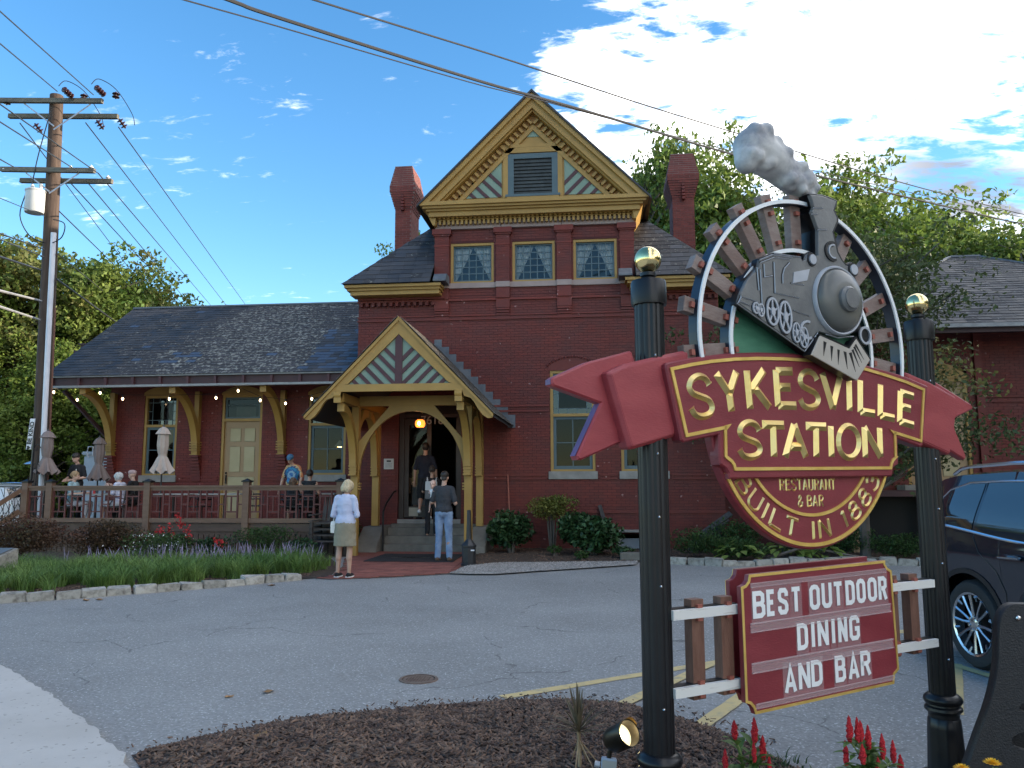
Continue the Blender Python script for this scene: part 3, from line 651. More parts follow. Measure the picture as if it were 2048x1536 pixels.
# entrance: dark recess, doors, threshold
mb = MB(); a, b_, c, d = DOOR
mb.box(a, a+.12, TY+.1, TY+.2, c, d); mb.box(b_-.12, b_, TY+.1, TY+.2, c, d); mb.box(a+.12, b_-.12, TY+.1, TY+.2, d-.5, d-.42); mb.box(a+.12, b_-.12, TY+.1, TY+.2, d-.1, d)
DK = mat('dark_brown_joinery', (.035, .022, .018), (.05, .032, .026), scale=4, rough=.45)
mb.build('door_frame', DK, B)
for x0, x1, ang_ in ((-4.83, -4.15, 0), (-4.13, -3.48, 1)):
    mb = MB(); y = TY+.16 if not ang_ else TY+.16
    mb.box(x0, x0+.11, y, y+.05, c+.03, d-.52); mb.box(x1-.11, x1, y, y+.05, c+.03, d-.52); mb.box(x0+.11, x1-.11, y, y+.05, d-.68, d-.52); mb.box(x0+.11, x1-.11, y, y+.05, c+.03, c+.3)
    if ang_:   # the right leaf stands open into the hall
        mb.v = [((v[1]-y)+x1-.05, y+.05+(x1-v[0]), v[2]) for v in mb.v]
    D_ = mb.build('door', DK, B)
    if not ang_:
        pm = MB(); pm.quad((x0+.1, y+.02, c+.29), (x1-.1, y+.02, c+.29), (x1-.1, y+.02, d-.67), (x0+.1, y+.02, d-.67)); pm.build('pane', GLASS_DK, D_)
        pm = MB(); pm.box(x0+.13, x0+.36, y-.004, y-.001, c+.06, c+.27); pm.build('kick_notice', mat('faded_paper', (.36, .33, .26), (.42, .38, .3), rough=.8), D_)
        pm = MB(); pm.box(x1-.1, x1-.02, y-.006, y-.001, c+1.0, c+1.28); pm.build('lock_plate', mat('pale_metal', (.45, .45, .44), rough=.4, metal=.6), D_)
mb = MB(); mb.box(a+.01, b_-.01, TY-.05, TY+.24, .60, .705); mb.build('threshold', STONE, B)
mb = MB(); mb.box(-6.0, 2.9, TY+.26, 25.6, .58, .60); mb.box(-6.0, 2.9, 23.5, 23.6, .6, 5.0); mb.build('inner_floor', DARKIN, B)
vs, fs = text_mesh('7618', size=.30, extrude=.004); mb = MB(); mb.add([(v[0]-4.12, TY+.085-v[2], v[1]+3.05) for v in vs], fs); mb.box(a+.12, b_-.12, TY+.1, TY+.11, d-.42, d-.1, 1)
mb.build('house_number', [mat('number_grey', (.42, .42, .40), rough=.5), DARKIN], B)
mb = MB(); mb.box(-5.31, -5.06, TY-.02, TY-.009, 1.93, 2.19, 0); mb.box(-5.27, -5.10, TY-.023, TY-.0195, 1.97, 2.09, 2); mb.box(-5.24, -5.13, TY-.023, TY-.0195, 2.11, 2.15, 1)
mb.build('menu_notice', [mat('notice_paper', (.50, .49, .45), rough=.7), mat('notice_ink', (.05, .05, .05), rough=.7), mat('notice_grey', (.36, .36, .34), (.44, .43, .41), scale=30, rough=.7)], B)

# ---------------------------------------------------------------- gable (pediment)
GX, AP = -1.52, 11.40
def tri(ap, base, slope=1.0): return [(GX-(ap-base)*slope, base), (GX+(ap-base)*slope, base), (GX, ap)]
def rake(mb, a1, a0, base, y0, y1, mi=0):
    """sloping band between two similar triangles"""
    for sg in (-1, 1):
        pts = [(GX, a1), (GX, a0), (GX+sg*(a0-base), base), (GX+sg*(a1-base), base)]
        mb.xz(pts if sg > 0 else pts[::-1], y0, y1, mi)
mb = MB(); mb.xz(tri(10.62, 8.50), 19.43, 19.5); mb.build('gable_board', YEL, B)
mb = MB(); rake(mb, 11.36, 11.20, 8.60, 19.04, 19.5); mb.build('crown_moulding', YEL, B)
mb = MB(); rake(mb, 11.20, 10.98, 8.60, 19.12, 19.5); rake(mb, 10.98, 10.92, 8.60, 19.20, 19.5); mb.build('rake_board', YEL, B)
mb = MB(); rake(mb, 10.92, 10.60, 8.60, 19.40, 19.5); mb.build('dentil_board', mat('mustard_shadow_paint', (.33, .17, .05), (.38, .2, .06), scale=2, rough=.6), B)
mb = MB(); q = .707
for sg in (-1, 1):
    for k in range(28):
        s_ = .08+k*.1125; cx, cz = GX+sg*s_, 10.78-s_
        if cz < 8.62: continue
        ax, az = sg*q*.032, -q*.032; bx, bz = sg*q*.075, q*.075
        pts = [(cx-ax-bx, cz-az-bz), (cx+ax-bx, cz+az-bz), (cx+ax+bx, cz+az+bz), (cx-ax+bx, cz-az+bz)]; mb.xz(pts, 19.30, 19.40)
mb.build('rake_dentils', YEL, B)['kind'] = 'stuff'
mb = MB(); rake(mb, 10.66, 10.50, 8.60, 19.37, 19.425); mb.build('inner_rake', YEL, B)
# horizontal cornice
mb = MB(); mb.box(-4.36, 1.33, 19.03, 19.6, 8.50, 8.595); mb.box(-4.30, 1.27, 19.09, 19.6, 8.44, 8.499); mb.box(-4.22, 1.19, 19.16, 19.6, 8.385, 8.439); mb.box(-4.16, 1.12, 19.22, 19.6, 8.262, 8.384); mb.box(-4.09, 1.04, 19.46, 19.6, 8.216, 8.261)
mb.build('cornice', YEL, B)
mb = MB(); mb.box(-4.07, 1.02, 19.40, 19.459, 8.217, 8.235)
for k in range(45): x = -4.05+k*.1131; mb.box(x, x+.062, 19.34, 19.459, 8.15 if 0 else 8.236, 8.2615)
for k in range(45): x = -4.05+k*.1131; mb.box(x, x+.06, 19.39, 19.499, 8.10, 8.2155)
mb.build('cornice_dentils', YEL, B)['kind'] = 'stuff'
# panels, battens, louvre
K = 19.40/19.1
def kx(x): return x*K
def kz(z): return (z-1.6)*K+1.6
tl, tr_, tt = (kx(-3.44), kz(8.66)), (kx(-2.29), kz(8.66)), (kx(-2.29), kz(9.79)); rl, rr_, rtp = (kx(-.72), kz(8.66)), (kx(.44), kz(8.66)), (kx(-.72), kz(9.79)); ct = (GX*1.0, kz(10.50))
for pts in ([tl, tr_, tt], [rl, rr_, rtp], [(kx(-1.83), kz(10.20)), (kx(-1.19), kz(10.20)), (ct[0], ct[1])]):
    mb = MB(); mb.xz(pts, 19.415, 19.4295); mb.build('gable_panel', GRN, B)
def clip_batten(tri_, cx, cz, ang_, wd):
    """strip through a triangle, cut to it"""
    d = Vector((math.cos(R(ang_)), math.sin(R(ang_)))); n_ = Vector((-d.y, d.x)); c = Vector((cx, cz))
    poly = [c-d*5-n_*wd/2, c+d*5-n_*wd/2, c+d*5+n_*wd/2, c-d*5+n_*wd/2]
    T = [Vector(p) for p in tri_]
    if (T[1]-T[0]).cross(T[2]-T[0]) < 0: T = T[::-1]
    for i in range(len(T)):
        a_, b2 = T[i], T[(i+1) % len(T)]; e = b2-a_; out = []
        for j in range(len(poly)):
            p, q_ = poly[j], poly[(j+1) % len(poly)]; sp, sq = e.cross(p-a_), e.cross(q_-a_)
            if sp >= 0: out.append(p)
            if sp*sq < 0: out.append(p+(q_-p)*(sp/(sp-sq)))
        poly = out
        if not poly: return None
    return [tuple(p) for p in poly]
for tri_, ang_, base in (([tl, tr_, tt], -45, tr_), ([rl, rr_, rtp], 45, rl)):
    for k in range(5):
        s_ = .0+k*.335; sg = -1 if ang_ < 0 else 1
        p = clip_batten(tri_, base[0]+sg*(k*.33-.30), base[1]+.0, ang_, .085)
        if p and len(p) > 2: mb = MB(); mb.xz(p, 19.40, 19.4145); mb.build('batten', MAR, B)
mb = MB(); lx0, lx1, lz0, lz1 = kx(-2.13), kx(-.885), kz(8.70), kz(9.76)
mb.box(lx0-.12, lx0, 19.38, 19.4295, kz(8.62), lz1+.02); mb.box(lx1, lx1+.12, 19.38, 19.4295, kz(8.62), lz1+.02); mb.box(lx0-.12, lx1+.12, 19.37, 19.4295, lz1+.021, lz1+.16); mb.box(lx0-.15, lx1+.15, 19.365, 19.4295, lz1+.161, lz1+.24); mb.build('louvre_surround', YEL, B)
mb = MB(); mb.box(lx0, lx0+.15, 19.385, 19.4295, lz0, lz1); mb.box(lx1-.15, lx1, 19.385, 19.4295, lz0, lz1); mb.box(lx0+.15, lx1-.15, 19.385, 19.4295, lz1-.13, lz1); mb.box(lx0-.06, lx1+.06, 19.34, 19.4295, lz0-.06, lz0-.001); LV = mb.build('louvre', BLU, B)
mb = MB(); mb.box(lx0-.03, lx1+.03, 19.35, 19.4295, lz0-.13, lz0-.061); mb.build('louvre_apron', YEL, B)
mb = MB(); mb.box(lx0+.15, lx1-.15, 19.4255, 19.4290, lz0, lz1-.13); mb.build('shadow_box', DARKIN, LV)
DSL = mat('dark_slat', (.03, .037, .038), (.05, .06, .06), scale=6, rough=.6)
for k in range(10):
    z = lz0+.01+k*.092; mb = MB(); mb.add([(lx0+.151, 19.395, z), (lx1-.151, 19.395, z), (lx1-.151, 19.423, z+.075), (lx0+.151, 19.423, z+.075), (lx0+.151, 19.402, z-.006), (lx1-.151, 19.402, z-.006)], [(0, 1, 2, 3), (4, 5, 1, 0)]); mb.build('slat', DSL, LV)

# ---------------------------------------------------------------- slate roofs
SLATE = mat('roof_slate', (0.0336, 0.0336, 0.0384), (0.0544, 0.0528, 0.0576), scale=1.5, rough=.55, rough2=.75, bump=.25, bscale=60, island=.28, obj=.28)
SLATE_L = mat('lichened_slate', (0.04, 0.0368, 0.04), (0.232, 0.228, 0.2), scale=11, det=7, lo=.50, hi=.62, rough=.85, bump=.4, bscale=60, island=.22, obj=.22)
SLATE_M = mat('part_lichened_slate', (0.0376, 0.0352, 0.0384), (0.208, 0.204, 0.18), scale=13, det=7, lo=.57, hi=.67, rough=.8, bump=.4, bscale=60, island=.25, obj=.25)
SLATE_N = mat('replacement_slate', (0.051, 0.06, 0.08696), (0.06, 0.069, 0.096), scale=3, rough=.42, island=.12, obj=.12)
def slates(parent, org, ud, sd_, nd, urange, vlen, expo, wid, pick, nobj, cache, name='slate'):
    org, ud, sd_, nd = Vector(org), Vector(ud).normalized(), Vector(sd_).normalized(), Vector(nd).normalized()
    rows = int(vlen/expo); T = []
    for r_ in range(rows+1):
        v = r_*expo; u_0, u_1 = urange(min(v, vlen)); u_0b, u_1b = urange(min(v+expo, vlen)); lo_, hi_ = min(u_0, u_0b), max(u_1, u_1b)
        u = lo_-(wid*.5 if r_ % 2 else 0)
        while u < hi_:
            w_ = wid*random.uniform(.92, 1.06); ln = min(expo*1.25, vlen-v+.02); ut0, ut1 = urange(min(v+ln, vlen)); a, b_ = max(u, u_0), min(u+w_-.005, u_1)
            at, bt = max(u, ut0), min(u+w_-.005, ut1)
            if b_-a > .02: T.append((a, b_, v, ln, min(at, b_), max(bt, a)) if bt > at else (a, b_, v, ln, min(at, b_), min(at, b_)+.002))
            u += w_
    T = [t_ for t_ in T if t_[3] > .03]
    def pos(a, b_, v): return org+ud*((a+b_)/2)+sd_*v
    T.sort(key=lambda t_: (pos(t_[0], t_[1], t_[2])-EYE).length)
    basis = Matrix((ud, sd_, nd)).transposed().to_4x4(); mbs = {}
    for k, (a, b_, v, ln, at, bt) in enumerate(T):
        cm_ = (a+b_)/2; w_ = b_-a; p = pos(a, b_, v); mt = pick(p); th_ = .008; lift = random.uniform(.008, .016)
        loc = [(-w_/2, 0, lift), (w_/2, 0, lift+random.uniform(-.002, .003)), (bt-cm_, ln, .001), (at-cm_, ln, .001), (-w_/2, 0, 0), (w_/2, 0, 0)]
        if k < nobj and abs(at-a) < 1e-3 and abs(bt-b_) < 1e-3:
            key = (round(w_, 2), round(ln, 2), mt.name)
            if key not in cache:
                mb = MB(); mb.add([Vector(q) for q in [(-key[0]/2, 0, .012), (key[0]/2, 0, .012), (key[0]/2, key[1], .001), (-key[0]/2, key[1], .001), (-key[0]/2, 0, 0), (key[0]/2, 0, 0)]], [(0, 1, 2, 3), (4, 5, 1, 0), (4, 0, 3), (5, 2, 1)]); cache[key] = mb.mesh(name, mt)
            o = link(name, cache[key]); attach(o, parent); mm = basis.copy(); mm.translation = p+nd*random.uniform(0, .003); o.matrix_basis = mm
        else:
            M_ = mbs.setdefault(mt.name, (MB(), mt)); M_[0].add([p+ud*x+sd_*y+nd*z for x, y, z in loc], [(0, 1, 2, 3), (4, 5, 1, 0), (4, 0, 3), (5, 2, 1)])
    for nm, (mb, mt) in mbs.items(): mb.build('slate_courses', mt, parent)['kind'] = 'stuff'
SC = {}
UNDER = mat('roof_underlay', (.03, .03, .033), rough=.9)
# left wing roof
EY, EZ, RY, RZ = 19.86, 4.46, 24.0, 7.20
sl = Vector((0, RY-EY, RZ-EZ)); vlen = sl.length
def wing_pick(p):
    q = mnoise.noise(Vector((p.x*.55, p.z*.9, 3.))); r_ = random.random(); xx = (p.x+14.8)/8.7
    lich = .25+.9*math.exp(-((xx-.62)/.27)**2)+q*.55
    if xx > .9 or (xx > .82 and p.z < 6.0): return SLATE_N if r_ < (.45 if p.z < 6.2 else .06) else SLATE
    if abs(p.x+11.35) < .45 and 4.75 < p.z < 5.15 and r_ < .6: return SLATE_N
    if r_ < .006: return SLATE_N
    return SLATE_L if lich > .75+.3*(r_-.5) else (SLATE_M if lich > .42+.3*(r_-.5) else SLATE)
mb = MB(); mb.add([(-14.75, EY, EZ), (-6.05, EY, EZ), (-6.05, RY, RZ), (-14.85, RY, RZ), (-14.85, 28.1, EZ), (-6.05, 28.1, EZ)], [(0, 1, 2, 3), (3, 2, 5, 4)])
mb.add([(-14.7, EY+.1, EZ-.12), (-6.05, EY+.1, EZ-.12), (-6.05, RY, RZ-.12), (-14.8, RY, RZ-.12)], [(0, 3, 2, 1)])
mb.box(-14.8, -14.6, 24.5, 25.2, 5.3, 5.5)
WR = mb.build('wing_roof', UNDER, B)
slates(WR, (0, EY-.04, EZ-.012), (1, 0, 0), sl, (0, -(RZ-EZ), RY-EY), lambda v: (-14.78-.10*v/vlen, -6.05), vlen+.02, .178, .27, wing_pick, 300, SC)
mb = MB(); mb.obox((-14.87, RY, RZ+.02), (-6.05, RY, RZ+.02), .14, .05); mb.build('ridge_cap', mat('ridge_lead', (.10, .115, .14), (.14, .155, .18), scale=3, rough=.5), WR)
DKM = mat('dark_maroon_paint', (.045, .018, .02), (.06, .024, .026), scale=3, rough=.6); GUT = mat('weathered_gutter', (.20, .20, .20), (.30, .30, .295), scale=6, rough=.5, stretch=(1, 4, 4))
mb = MB(); mb.box(-14.72, -6.06, EY+.06, EY+.10, EZ-.27, EZ-.04); mb.build('fascia', DKM, B)
mb = MB(); mb.box(-14.76, -6.06, EY-.02, EY+.055, EZ-.045, EZ-.012); mb.box(-14.78, -6.06, EY-.05, EY+.1, EZ-.33, EZ-.272); mb.build('gutter', GUT, B)
for k in range(12): x = -14.55+k*.765; mb = MB(); mb.box(x-.035, x+.035, EY+.0, EY+.06, EZ-.268, EZ-.06); mb.build('gutter_bracket', MAR, B)
mb = MB(); mb.quad((-14.7, EY+.1, EZ-.33), (-6.06, EY+.1, EZ-.33), (-6.06, 21.5, 4.40), (-14.7, 21.5, 4.40)); mb.build('soffit', DKM, B)
# rake skirt: small pent gutter return at the gable end
mb = MB(); mb.box(-15.35, -14.70, 22.0, 22.6, 5.70, 5.74); mb.box(-15.3, -14.72, 22.05, 22.6, 5.52, 5.70); mb.box(-15.45, -14.8, 21.95, 22.6, 5.46, 5.52); mb.build('gable_return', DKM, B)
# wing wall
WY = 21.5; WX0, WX1 = -13.88, TX0
w1 = (-12.84, -11.84, 1.82, 4.08); dr = (-10.52, -9.34, .60, 4.07); w3 = (-8.0, -6.92, 1.82, 4.04)
wh = [w1, dr, w3]
mb = MB(); holed(mb, WX0, WX1, 0, 4.42, WY, wh, .22); mb.box(WX0, WX0+.3, WY+.02, 26.8, 0, 4.42); mb.box(WX0, WX1, 26.8, 27.0, 0, 4.42)
mb.add([(WX0, WY+.0, 4.42), (WX0, 27, 4.42), (WX0, RY, 7.0)], [(0, 1, 2)])
WW = mb.build('wing_wall', MORTAR, B)
mb = MB()
for c in brick_cells(WX0, WX1, .02, 4.4, wh): brick_into(mb, c, WY)
mb.build('brickwork', BRICK, WW)['kind'] = 'stuff'
mb = MB()
band(1.665, 1.70, WY, .04, WX0-.01, WX1, [(a-.06, b_+.06) for a, b_, _, _ in (w1, dr, w3)]); band(1.75, 1.785, WY, .04, WX0-.01, WX1, [(a-.06, b_+.06) for a, b_, _, _ in (w1, dr, w3)]); band(3.05, 3.09, WY, .03, WX0-.01, WX1, [(a-.02, b_+.02) for a, b_, _, _ in (w1, dr, w3)])
mb.build('string_course', BRICK, B)
mb = MB(); mb.box(WX0+.3, -6.1, WY+.3, 26.7, .58, .6); mb.box(WX0+.3, -6.1, 24.5, 24.6, .6, 4.3); mb.build('inner_floor', DARKIN, B)
for q_ in (w1, w3):
    tall_window(*q_, WY, 3.25)
for q_ in (w1, dr, w3):
    a, b_ = q_[0]-.02, q_[1]+.02; cx = (a+b_)/2; mb = MB(); mb.xz([(a, q_[3]-.001)]+arc(cx, q_[3]+.25-.86*(b_-a), .86*(b_-a), 125, 55, 14)+[(b_, q_[3]-.001)], WY-.025, WY-.001); mb.build('arch_panel', YEL, B)
TAN = mat('tan_door_paint', (0.336, 0.216, 0.108), (0.376, 0.248, 0.128), scale=2, rough=.5); CREAM = mat('cream_panel_paint', (0.416, 0.344, 0.184), (0.464, 0.384, 0.216), scale=2, rough=.5)
def panel_door(x0, x1, z0, z1, Y, transom=None, name='side_door'):
    f_ = .07; mb = MB(); mb.box(x0, x0+f_, Y+.01, Y+.15, z0, transom or z1); mb.box(x1-f_, x1, Y+.01, Y+.15, z0, transom or z1)
    if transom: mb.box(x0+f_, x1-f_, Y+.01, Y+.15, z1, z1+.08); mb.box(x0+f_, x1-f_, Y+.01, Y+.15, transom-f_, transom)
    else: mb.box(x0+f_, x1-f_, Y+.01, Y+.15, z1-f_, z1)
    mb.build('door_casing', YEL, B)
    a, b_ = x0+f_, x1-f_; zt = z1 if transom else z1-f_; mb = MB(); mb.box(a, b_, Y+.08, Y+.13, z0, zt); D_ = mb.build(name, TAN, B)
    w_ = b_-a; h_ = zt-z0
    for px0, px1, pz0, pz1 in ((.16, .46, .79, .93), (.56, .86, .79, .93), (.16, .46, .48, .74), (.56, .86, .48, .74), (.13, .87, .33, .43), (.16, .46, .08, .28), (.56, .86, .08, .28)):
        mb = MB(); mb.box(a+w_*px0, a+w_*px1, Y+.065, Y+.0795, z0+h_*pz0, z0+h_*pz1); mb.build('door_panel', CREAM, D_, bevel=.008)
    mb = MB(); mb.ball((a+.09, Y+.04, z0+h_*.47), .03, 8); mb.box(a+.075, a+.105, Y+.04, Y+.0795, z0+h_*.36, z0+h_*.45); mb.tube([(a+.09, Y+.05, z0+h_*.38), (a+.09, Y+.02, z0+h_*.40), (a+.09, Y+.02, z0+h_*.42), (a+.09, Y+.05, z0+h_*.44)], .009, 6); mb.build('handle', BLK, D_)
    return D_
panel_door(dr[0], dr[1], dr[2], 3.32, WY, transom=dr[3])
mb = MB(); mb.box(dr[0]+.07, dr[0]+.13, WY+.06, WY+.11, 3.4, dr[3]-.07); mb.box(dr[1]-.13, dr[1]-.07, WY+.06, WY+.11, 3.4, dr[3]-.07); mb.box(dr[0]+.13, dr[1]-.13, WY+.06, WY+.11, dr[3]-.13, dr[3]-.07); mb.box(dr[0]+.13, dr[1]-.13, WY+.06, WY+.11, 3.40, 3.45); mb.box(dr[0]+.13, dr[1]-.13, WY+.07, WY+.10, 3.78, 3.80)
TRN = mb.build('transom', BLU, B)
for za, zb in ((3.45, 3.78), (3.80, dr[3]-.13)): mb = MB(); mb.quad((dr[0]+.13, WY+.085, za), (dr[1]-.13, WY+.085, za), (dr[1]-.13, WY+.085, zb), (dr[0]+.13, WY+.085, zb)); mb.build('pane', GLASS_DK, TRN)
mb = MB(); mb.quad((dr[0]+.3, WY+.25, 3.45), (dr[1]-.3, WY+.25, 3.45), (dr[1]-.3, WY+.25, 3.76), (dr[0]+.3, WY+.25, 3.76)); mb.build('transom_card', mat('dim_card', (.10, .12, .10), (.16, .15, .12), scale=4, rough=.8), TRN)
# eave brackets on corbels
def eave_bracket(x, Y, z_low, z_top, y_out, t_=.17, xm=None):
    mb = MB(); n_ = 14; ro_y, ro_z = Y-.03-y_out, z_top-z_low
    outer = [(y_out+ro_y*math.cos(R(90*i/n_)), z_low+ro_z*math.sin(R(90*i/n_))) for i in range(n_+1)]
    inner = [(y_out+(ro_y-.17)*math.cos(R(90*i/n_)), z_low+(ro_z-.19)*math.sin(R(90*i/n_))) for i in range(n_+1)]
    mb.yz(outer+inner[::-1], x-t_/2, x+t_/2); BR = mb.build('eave_bracket', YEL, B)
    mb = MB(); mb.box(x-t_*.4, x+t_*.4, Y-.16, Y-.008, z_low+.0, z_top); mb.build('bracket_post', YEL, BR)
    mb = MB(); mb.box(x-t_*.62, x+t_*.62, Y-.25, Y-.008, z_low-.02, z_low-.001)
    for k in range(4): mb.box(x-t_*.66, x+t_*.66, Y-.27+.0*k, Y-.008, z_low+.10+.07*k, z_low+.135+.07*k)
    mb.build('bracket_foot', YEL, BR)
    mb = MB()
    for k in range(8): mb.box(x-t_*.8, x+t_*.8, Y-.24+.028*k, Y-.008, z_low-.09-.085*k, z_low-.03-.085*k)
    mb.box(x-t_*.75, x+t_*.75, Y-.05, Y-.008, z_low-.75, z_low-.02); mb.build('brick_corbel', BRICK, BR)
for x in (-13.74, -11.20, -8.70): eave_bracket(x, WY, 2.40, 4.16, 20.0)
mb = MB(); mb.obox((-14.55, 20.4, 4.12), (-13.95, 21.8, 2.75), .09, .09); mb.obox((-13.95, 21.8, 2.75), (-13.95, 21.8, .6), .09, .09); mb.build('end_brace', DKM, B)

# tower hip roof either side of the gable
HZ0, HY0, SLO = 6.535, 18.98, 1.055
hx0, hx1 = -6.31, 3.25; mid = (hx0+hx1)/2; hw = (hx1-hx0)/2; pk = HZ0+hw*SLO; py0 = HY0+hw; py1 = 26.6-hw
A_, B2, C_, D2 = (hx0, HY0, HZ0), (hx1, HY0, HZ0), (hx1, 26.6, HZ0), (hx0, 26.6, HZ0); P0, P1_ = (mid, py0, pk), (mid, max(py0+.01, py1), pk)
mb = MB()
# front plane is cut away for the gable bay
def hpt(x, y): return (x, y, HZ0+(y-HY0)*SLO)
mb.add([A_, hpt(-4.06, HY0), hpt(-4.06, HY0+(-4.06-hx0)), ], [(0, 1, 2)]); mb.add([hpt(.97, HY0), B2, hpt(.97, HY0+(hx1-.97))], [(0, 1, 2)])
mb.add([hpt(-4.06, TY+.25), hpt(.97, TY+.25), hpt(.97, HY0+(hx1-.97)), P0, hpt(-4.06, HY0+(-4.06-hx0))], [(0, 1, 2, 3, 4)])
mb.add([B2, C_, P1_, P0], [(0, 1, 2, 3)]); mb.add([C_, D2, P1_], [(0, 1, 2)]); mb.add([D2, A_, P0, P1_], [(0, 1, 2, 3)])
HR = mb.build('tower_roof', UNDER, B)
hs_ = Vector((0, 1, SLO)); hn = Vector((0, -SLO, 1)); kf_ = math.sqrt(1+SLO*SLO)
dark = lambda p: SLATE if random.random() < .93 else SLATE_M
def sideL(v): y = v/kf_; return (hx0+y, -4.07)
def sideR(v): y = v/kf_; return (.98, hx1-y)
slates(HR, (0, HY0-.03, HZ0-.02), (1, 0, 0), hs_, hn, sideL, 2.24*kf_, .20, .30, dark, 150, SC)
slates(HR, (0, HY0-.03, HZ0-.02), (1, 0, 0), hs_, hn, sideR, 2.26*kf_, .20, .30, lambda p: SLATE_M if random.random() < .6 else SLATE, 150, SC)
for (xs0, xs1, n_) in ((hx0+.06, -3.80, 'l'), (.72, hx1-.06, 'r')):
    mb = MB(); e = .0
    mb.box(xs0, xs1, HY0+.03, TY-.003, HZ0-.10, HZ0-.03); mb.box(xs0+.05, xs1-.03, HY0+.10, TY-.003, HZ0-.165, HZ0-.101); mb.box(xs0+.12, xs1-.06, HY0+.16, TY-.003, HZ0-.27, HZ0-.166); mb.build('eave_cornice', YEL, B)
    mb = MB(); mb.box(max(xs0, TX0)-.0, min(xs1, TX1), TY-.13, TY-.003, 6.205, 6.264)
    k = 0; x = max(xs0, TX0)+.04
    while x < min(xs1, TX1)-.2: mb.box(x, x+.075, TY-.12, TY-.003, 6.06 if 0 else 6.21-.0, 6.2635) if 0 else None; x += .155
    mb.build('brick_bed_mould', BRICK, B)
mb = MB()
for x0_, x1_ in ((TX0+.05, -4.12), (1.02, TX1-.1)):
    x = x0_
    while x < x1_: mb.box(x, x+.08, TY-.10, TY-.003, 6.205 if 0 else 6.0, 6.148) if 0 else mb.box(x, x+.08, TY-.11, TY-.003, 6.05, 6.149); x += .155
mb.build('brick_dentils', BRICK, B)['kind'] = 'stuff'
for x_ in (-3.99, .57): mb = MB(); mb.yz([(18.97, 6.54), (18.97, 6.58), (19.15, 6.76), (19.49, 6.76), (19.49, 6.54)], x_, x_+.32); mb.build('corner_flashing', mat('lead_flashing', (.085, .095, .11), (.13, .14, .155), scale=5, rough=.55), B)
# gable roof over the bay
mb = MB()
for sg in (-1, 1):
    e = 2.90; mb.prism([(0, AP+.02), (sg*e, AP+.02-e), (sg*(e+.02), AP-.06-e), (0, AP-.05)], lambda a, b_, d: (GX+a, d, b_), 24.5, 18.99)
GR = mb.build('gable_roof', SLATE, B)
mb = MB()
for sg in (-1, 1): mb.prism([(sg*2.45, 8.60), (sg*2.82, 8.60), (sg*2.55, 8.06), (sg*2.49, 8.06)], lambda a, b_, d: (GX+a, d, b_), 21.6, 19.3)
mb.build('side_eave', YEL, B)

# chimneys: square shaft, corbelled out, drawn in again at the top
def chimney(x0, x1, y0, y1, name_label=None):
    mb = MB(); prof = []
    z = 7.2; e = 0.
    P = [(7.2, 0), (9.62, 0)]+[(9.62+.0677*k, .018*k) for k in range(1, 9)]+[(10.30, .144)]+[(10.30+.0677*k, .144-.0135*k) for k in range(1, 10)]+[(10.99, .0)]
    for i in range(len(P)-1):
        (za, ea), (zb, eb) = P[i], P[i+1]; mb.box(x0-ea, x1+ea, y0-ea, y1+ea, za+.0005, zb-.0005)
    C_ = mb.build('chimney', mat('sooty_mortar', (.16, .10, .09), (.24, .16, .14), scale=5, rough=.9), B)
    mb = MB(); sb = MB()
    def e_at(zq): 
        for i in range(len(P)-1):
            if P[i][0] <= zq < P[i+1][0]: return P[i][1]
        return 0
    for c in brick_cells(x0, x1, 7.9, 10.97):
        e = e_at((c[2]+c[3])/2); f_ = (x1-x0+2*e)/(x1-x0); cx = (x0+x1)/2; cc_ = (cx+(c[0]-cx)*f_, cx+(c[1]-cx)*f_, c[2], c[3]); brick_into(mb, cc_, y0-e)
    for c in brick_cells(y0, y1, 7.9, 10.97):
        e = e_at((c[2]+c[3])/2); f_ = (y1-y0+2*e)/(y1-y0); cy = (y0+y1)/2; p, q_ = cy+(c[0]-cy)*f_, cy+(c[1]-cy)*f_
        for xx in (x1+e, x0-e):
            dd = .006 if xx > cx else -.006; sb.box(min(xx, xx+dd), max(xx, xx+dd), p, q_, c[2], c[3])
    mb.v += [v for v in sb.v]; o_ = len(mb.v)-len(sb.v); mb.f += [tuple(i+o_ for i in f) for f in sb.f]; mb.m += sb.m
    mb.build('brickwork', mat('chimney_brick', (0.14, 0.0266, 0.021), (0.189, 0.042, 0.0315), scale=3, rough=.75, bump=.3, bscale=60, island=.2), C_)['kind'] = 'stuff'
    mb = MB(); 
    for k in range(6): mb.box((x0+x1)/2-.04, (x0+x1)/2+.04, y0-.16+.004*k, y0-.01, 9.60+.1*k, 9.67+.1*k)
    mb.build('brick_rib', BRICK, C_)
chimney(-5.88, -5.40, 22.5, 23.5); chimney(2.24, 2.84, 22.5, 23.5)

# ---------------------------------------------------------------- right wing
RWX0, RWX1, RWY = 5.4, 15.2, 19.62
rdoor = (7.18, 8.62, 1.52, 4.22)
mb = MB(); holed(mb, RWX0, RWX1, 0, 5.15, RWY, [rdoor], .2); mb.box(RWX0, RWX1, 26, 26.2, 0, 5.1); mb.box(RWX0, RWX0+.2, RWY+.01, 26, 0, 5.1); mb.box(RWX1-.2, RWX1, RWY+.01, 26, 0, 5.1)
RW = mb.build('goods_wing_wall', MORTAR, B)
mb = MB()
for c in brick_cells(RWX0+.01, 12.5, .02, 5.12, [rdoor]): brick_into(mb, c, RWY)
mb.build('brickwork', BRICK, RW)['kind'] = 'stuff'
mb = MB(); band(3.42, 3.46, RWY, .04, 8.95, RWX1); band(3.53, 3.57, RWY, .04, 8.95, RWX1); band(3.42, 3.46, RWY, .04, RWX0, 7.0); mb.box(8.78, 8.95, RWY-.09, RWY-.008, 1.5, 5.1); mb.build('string_course', BRICK, B)
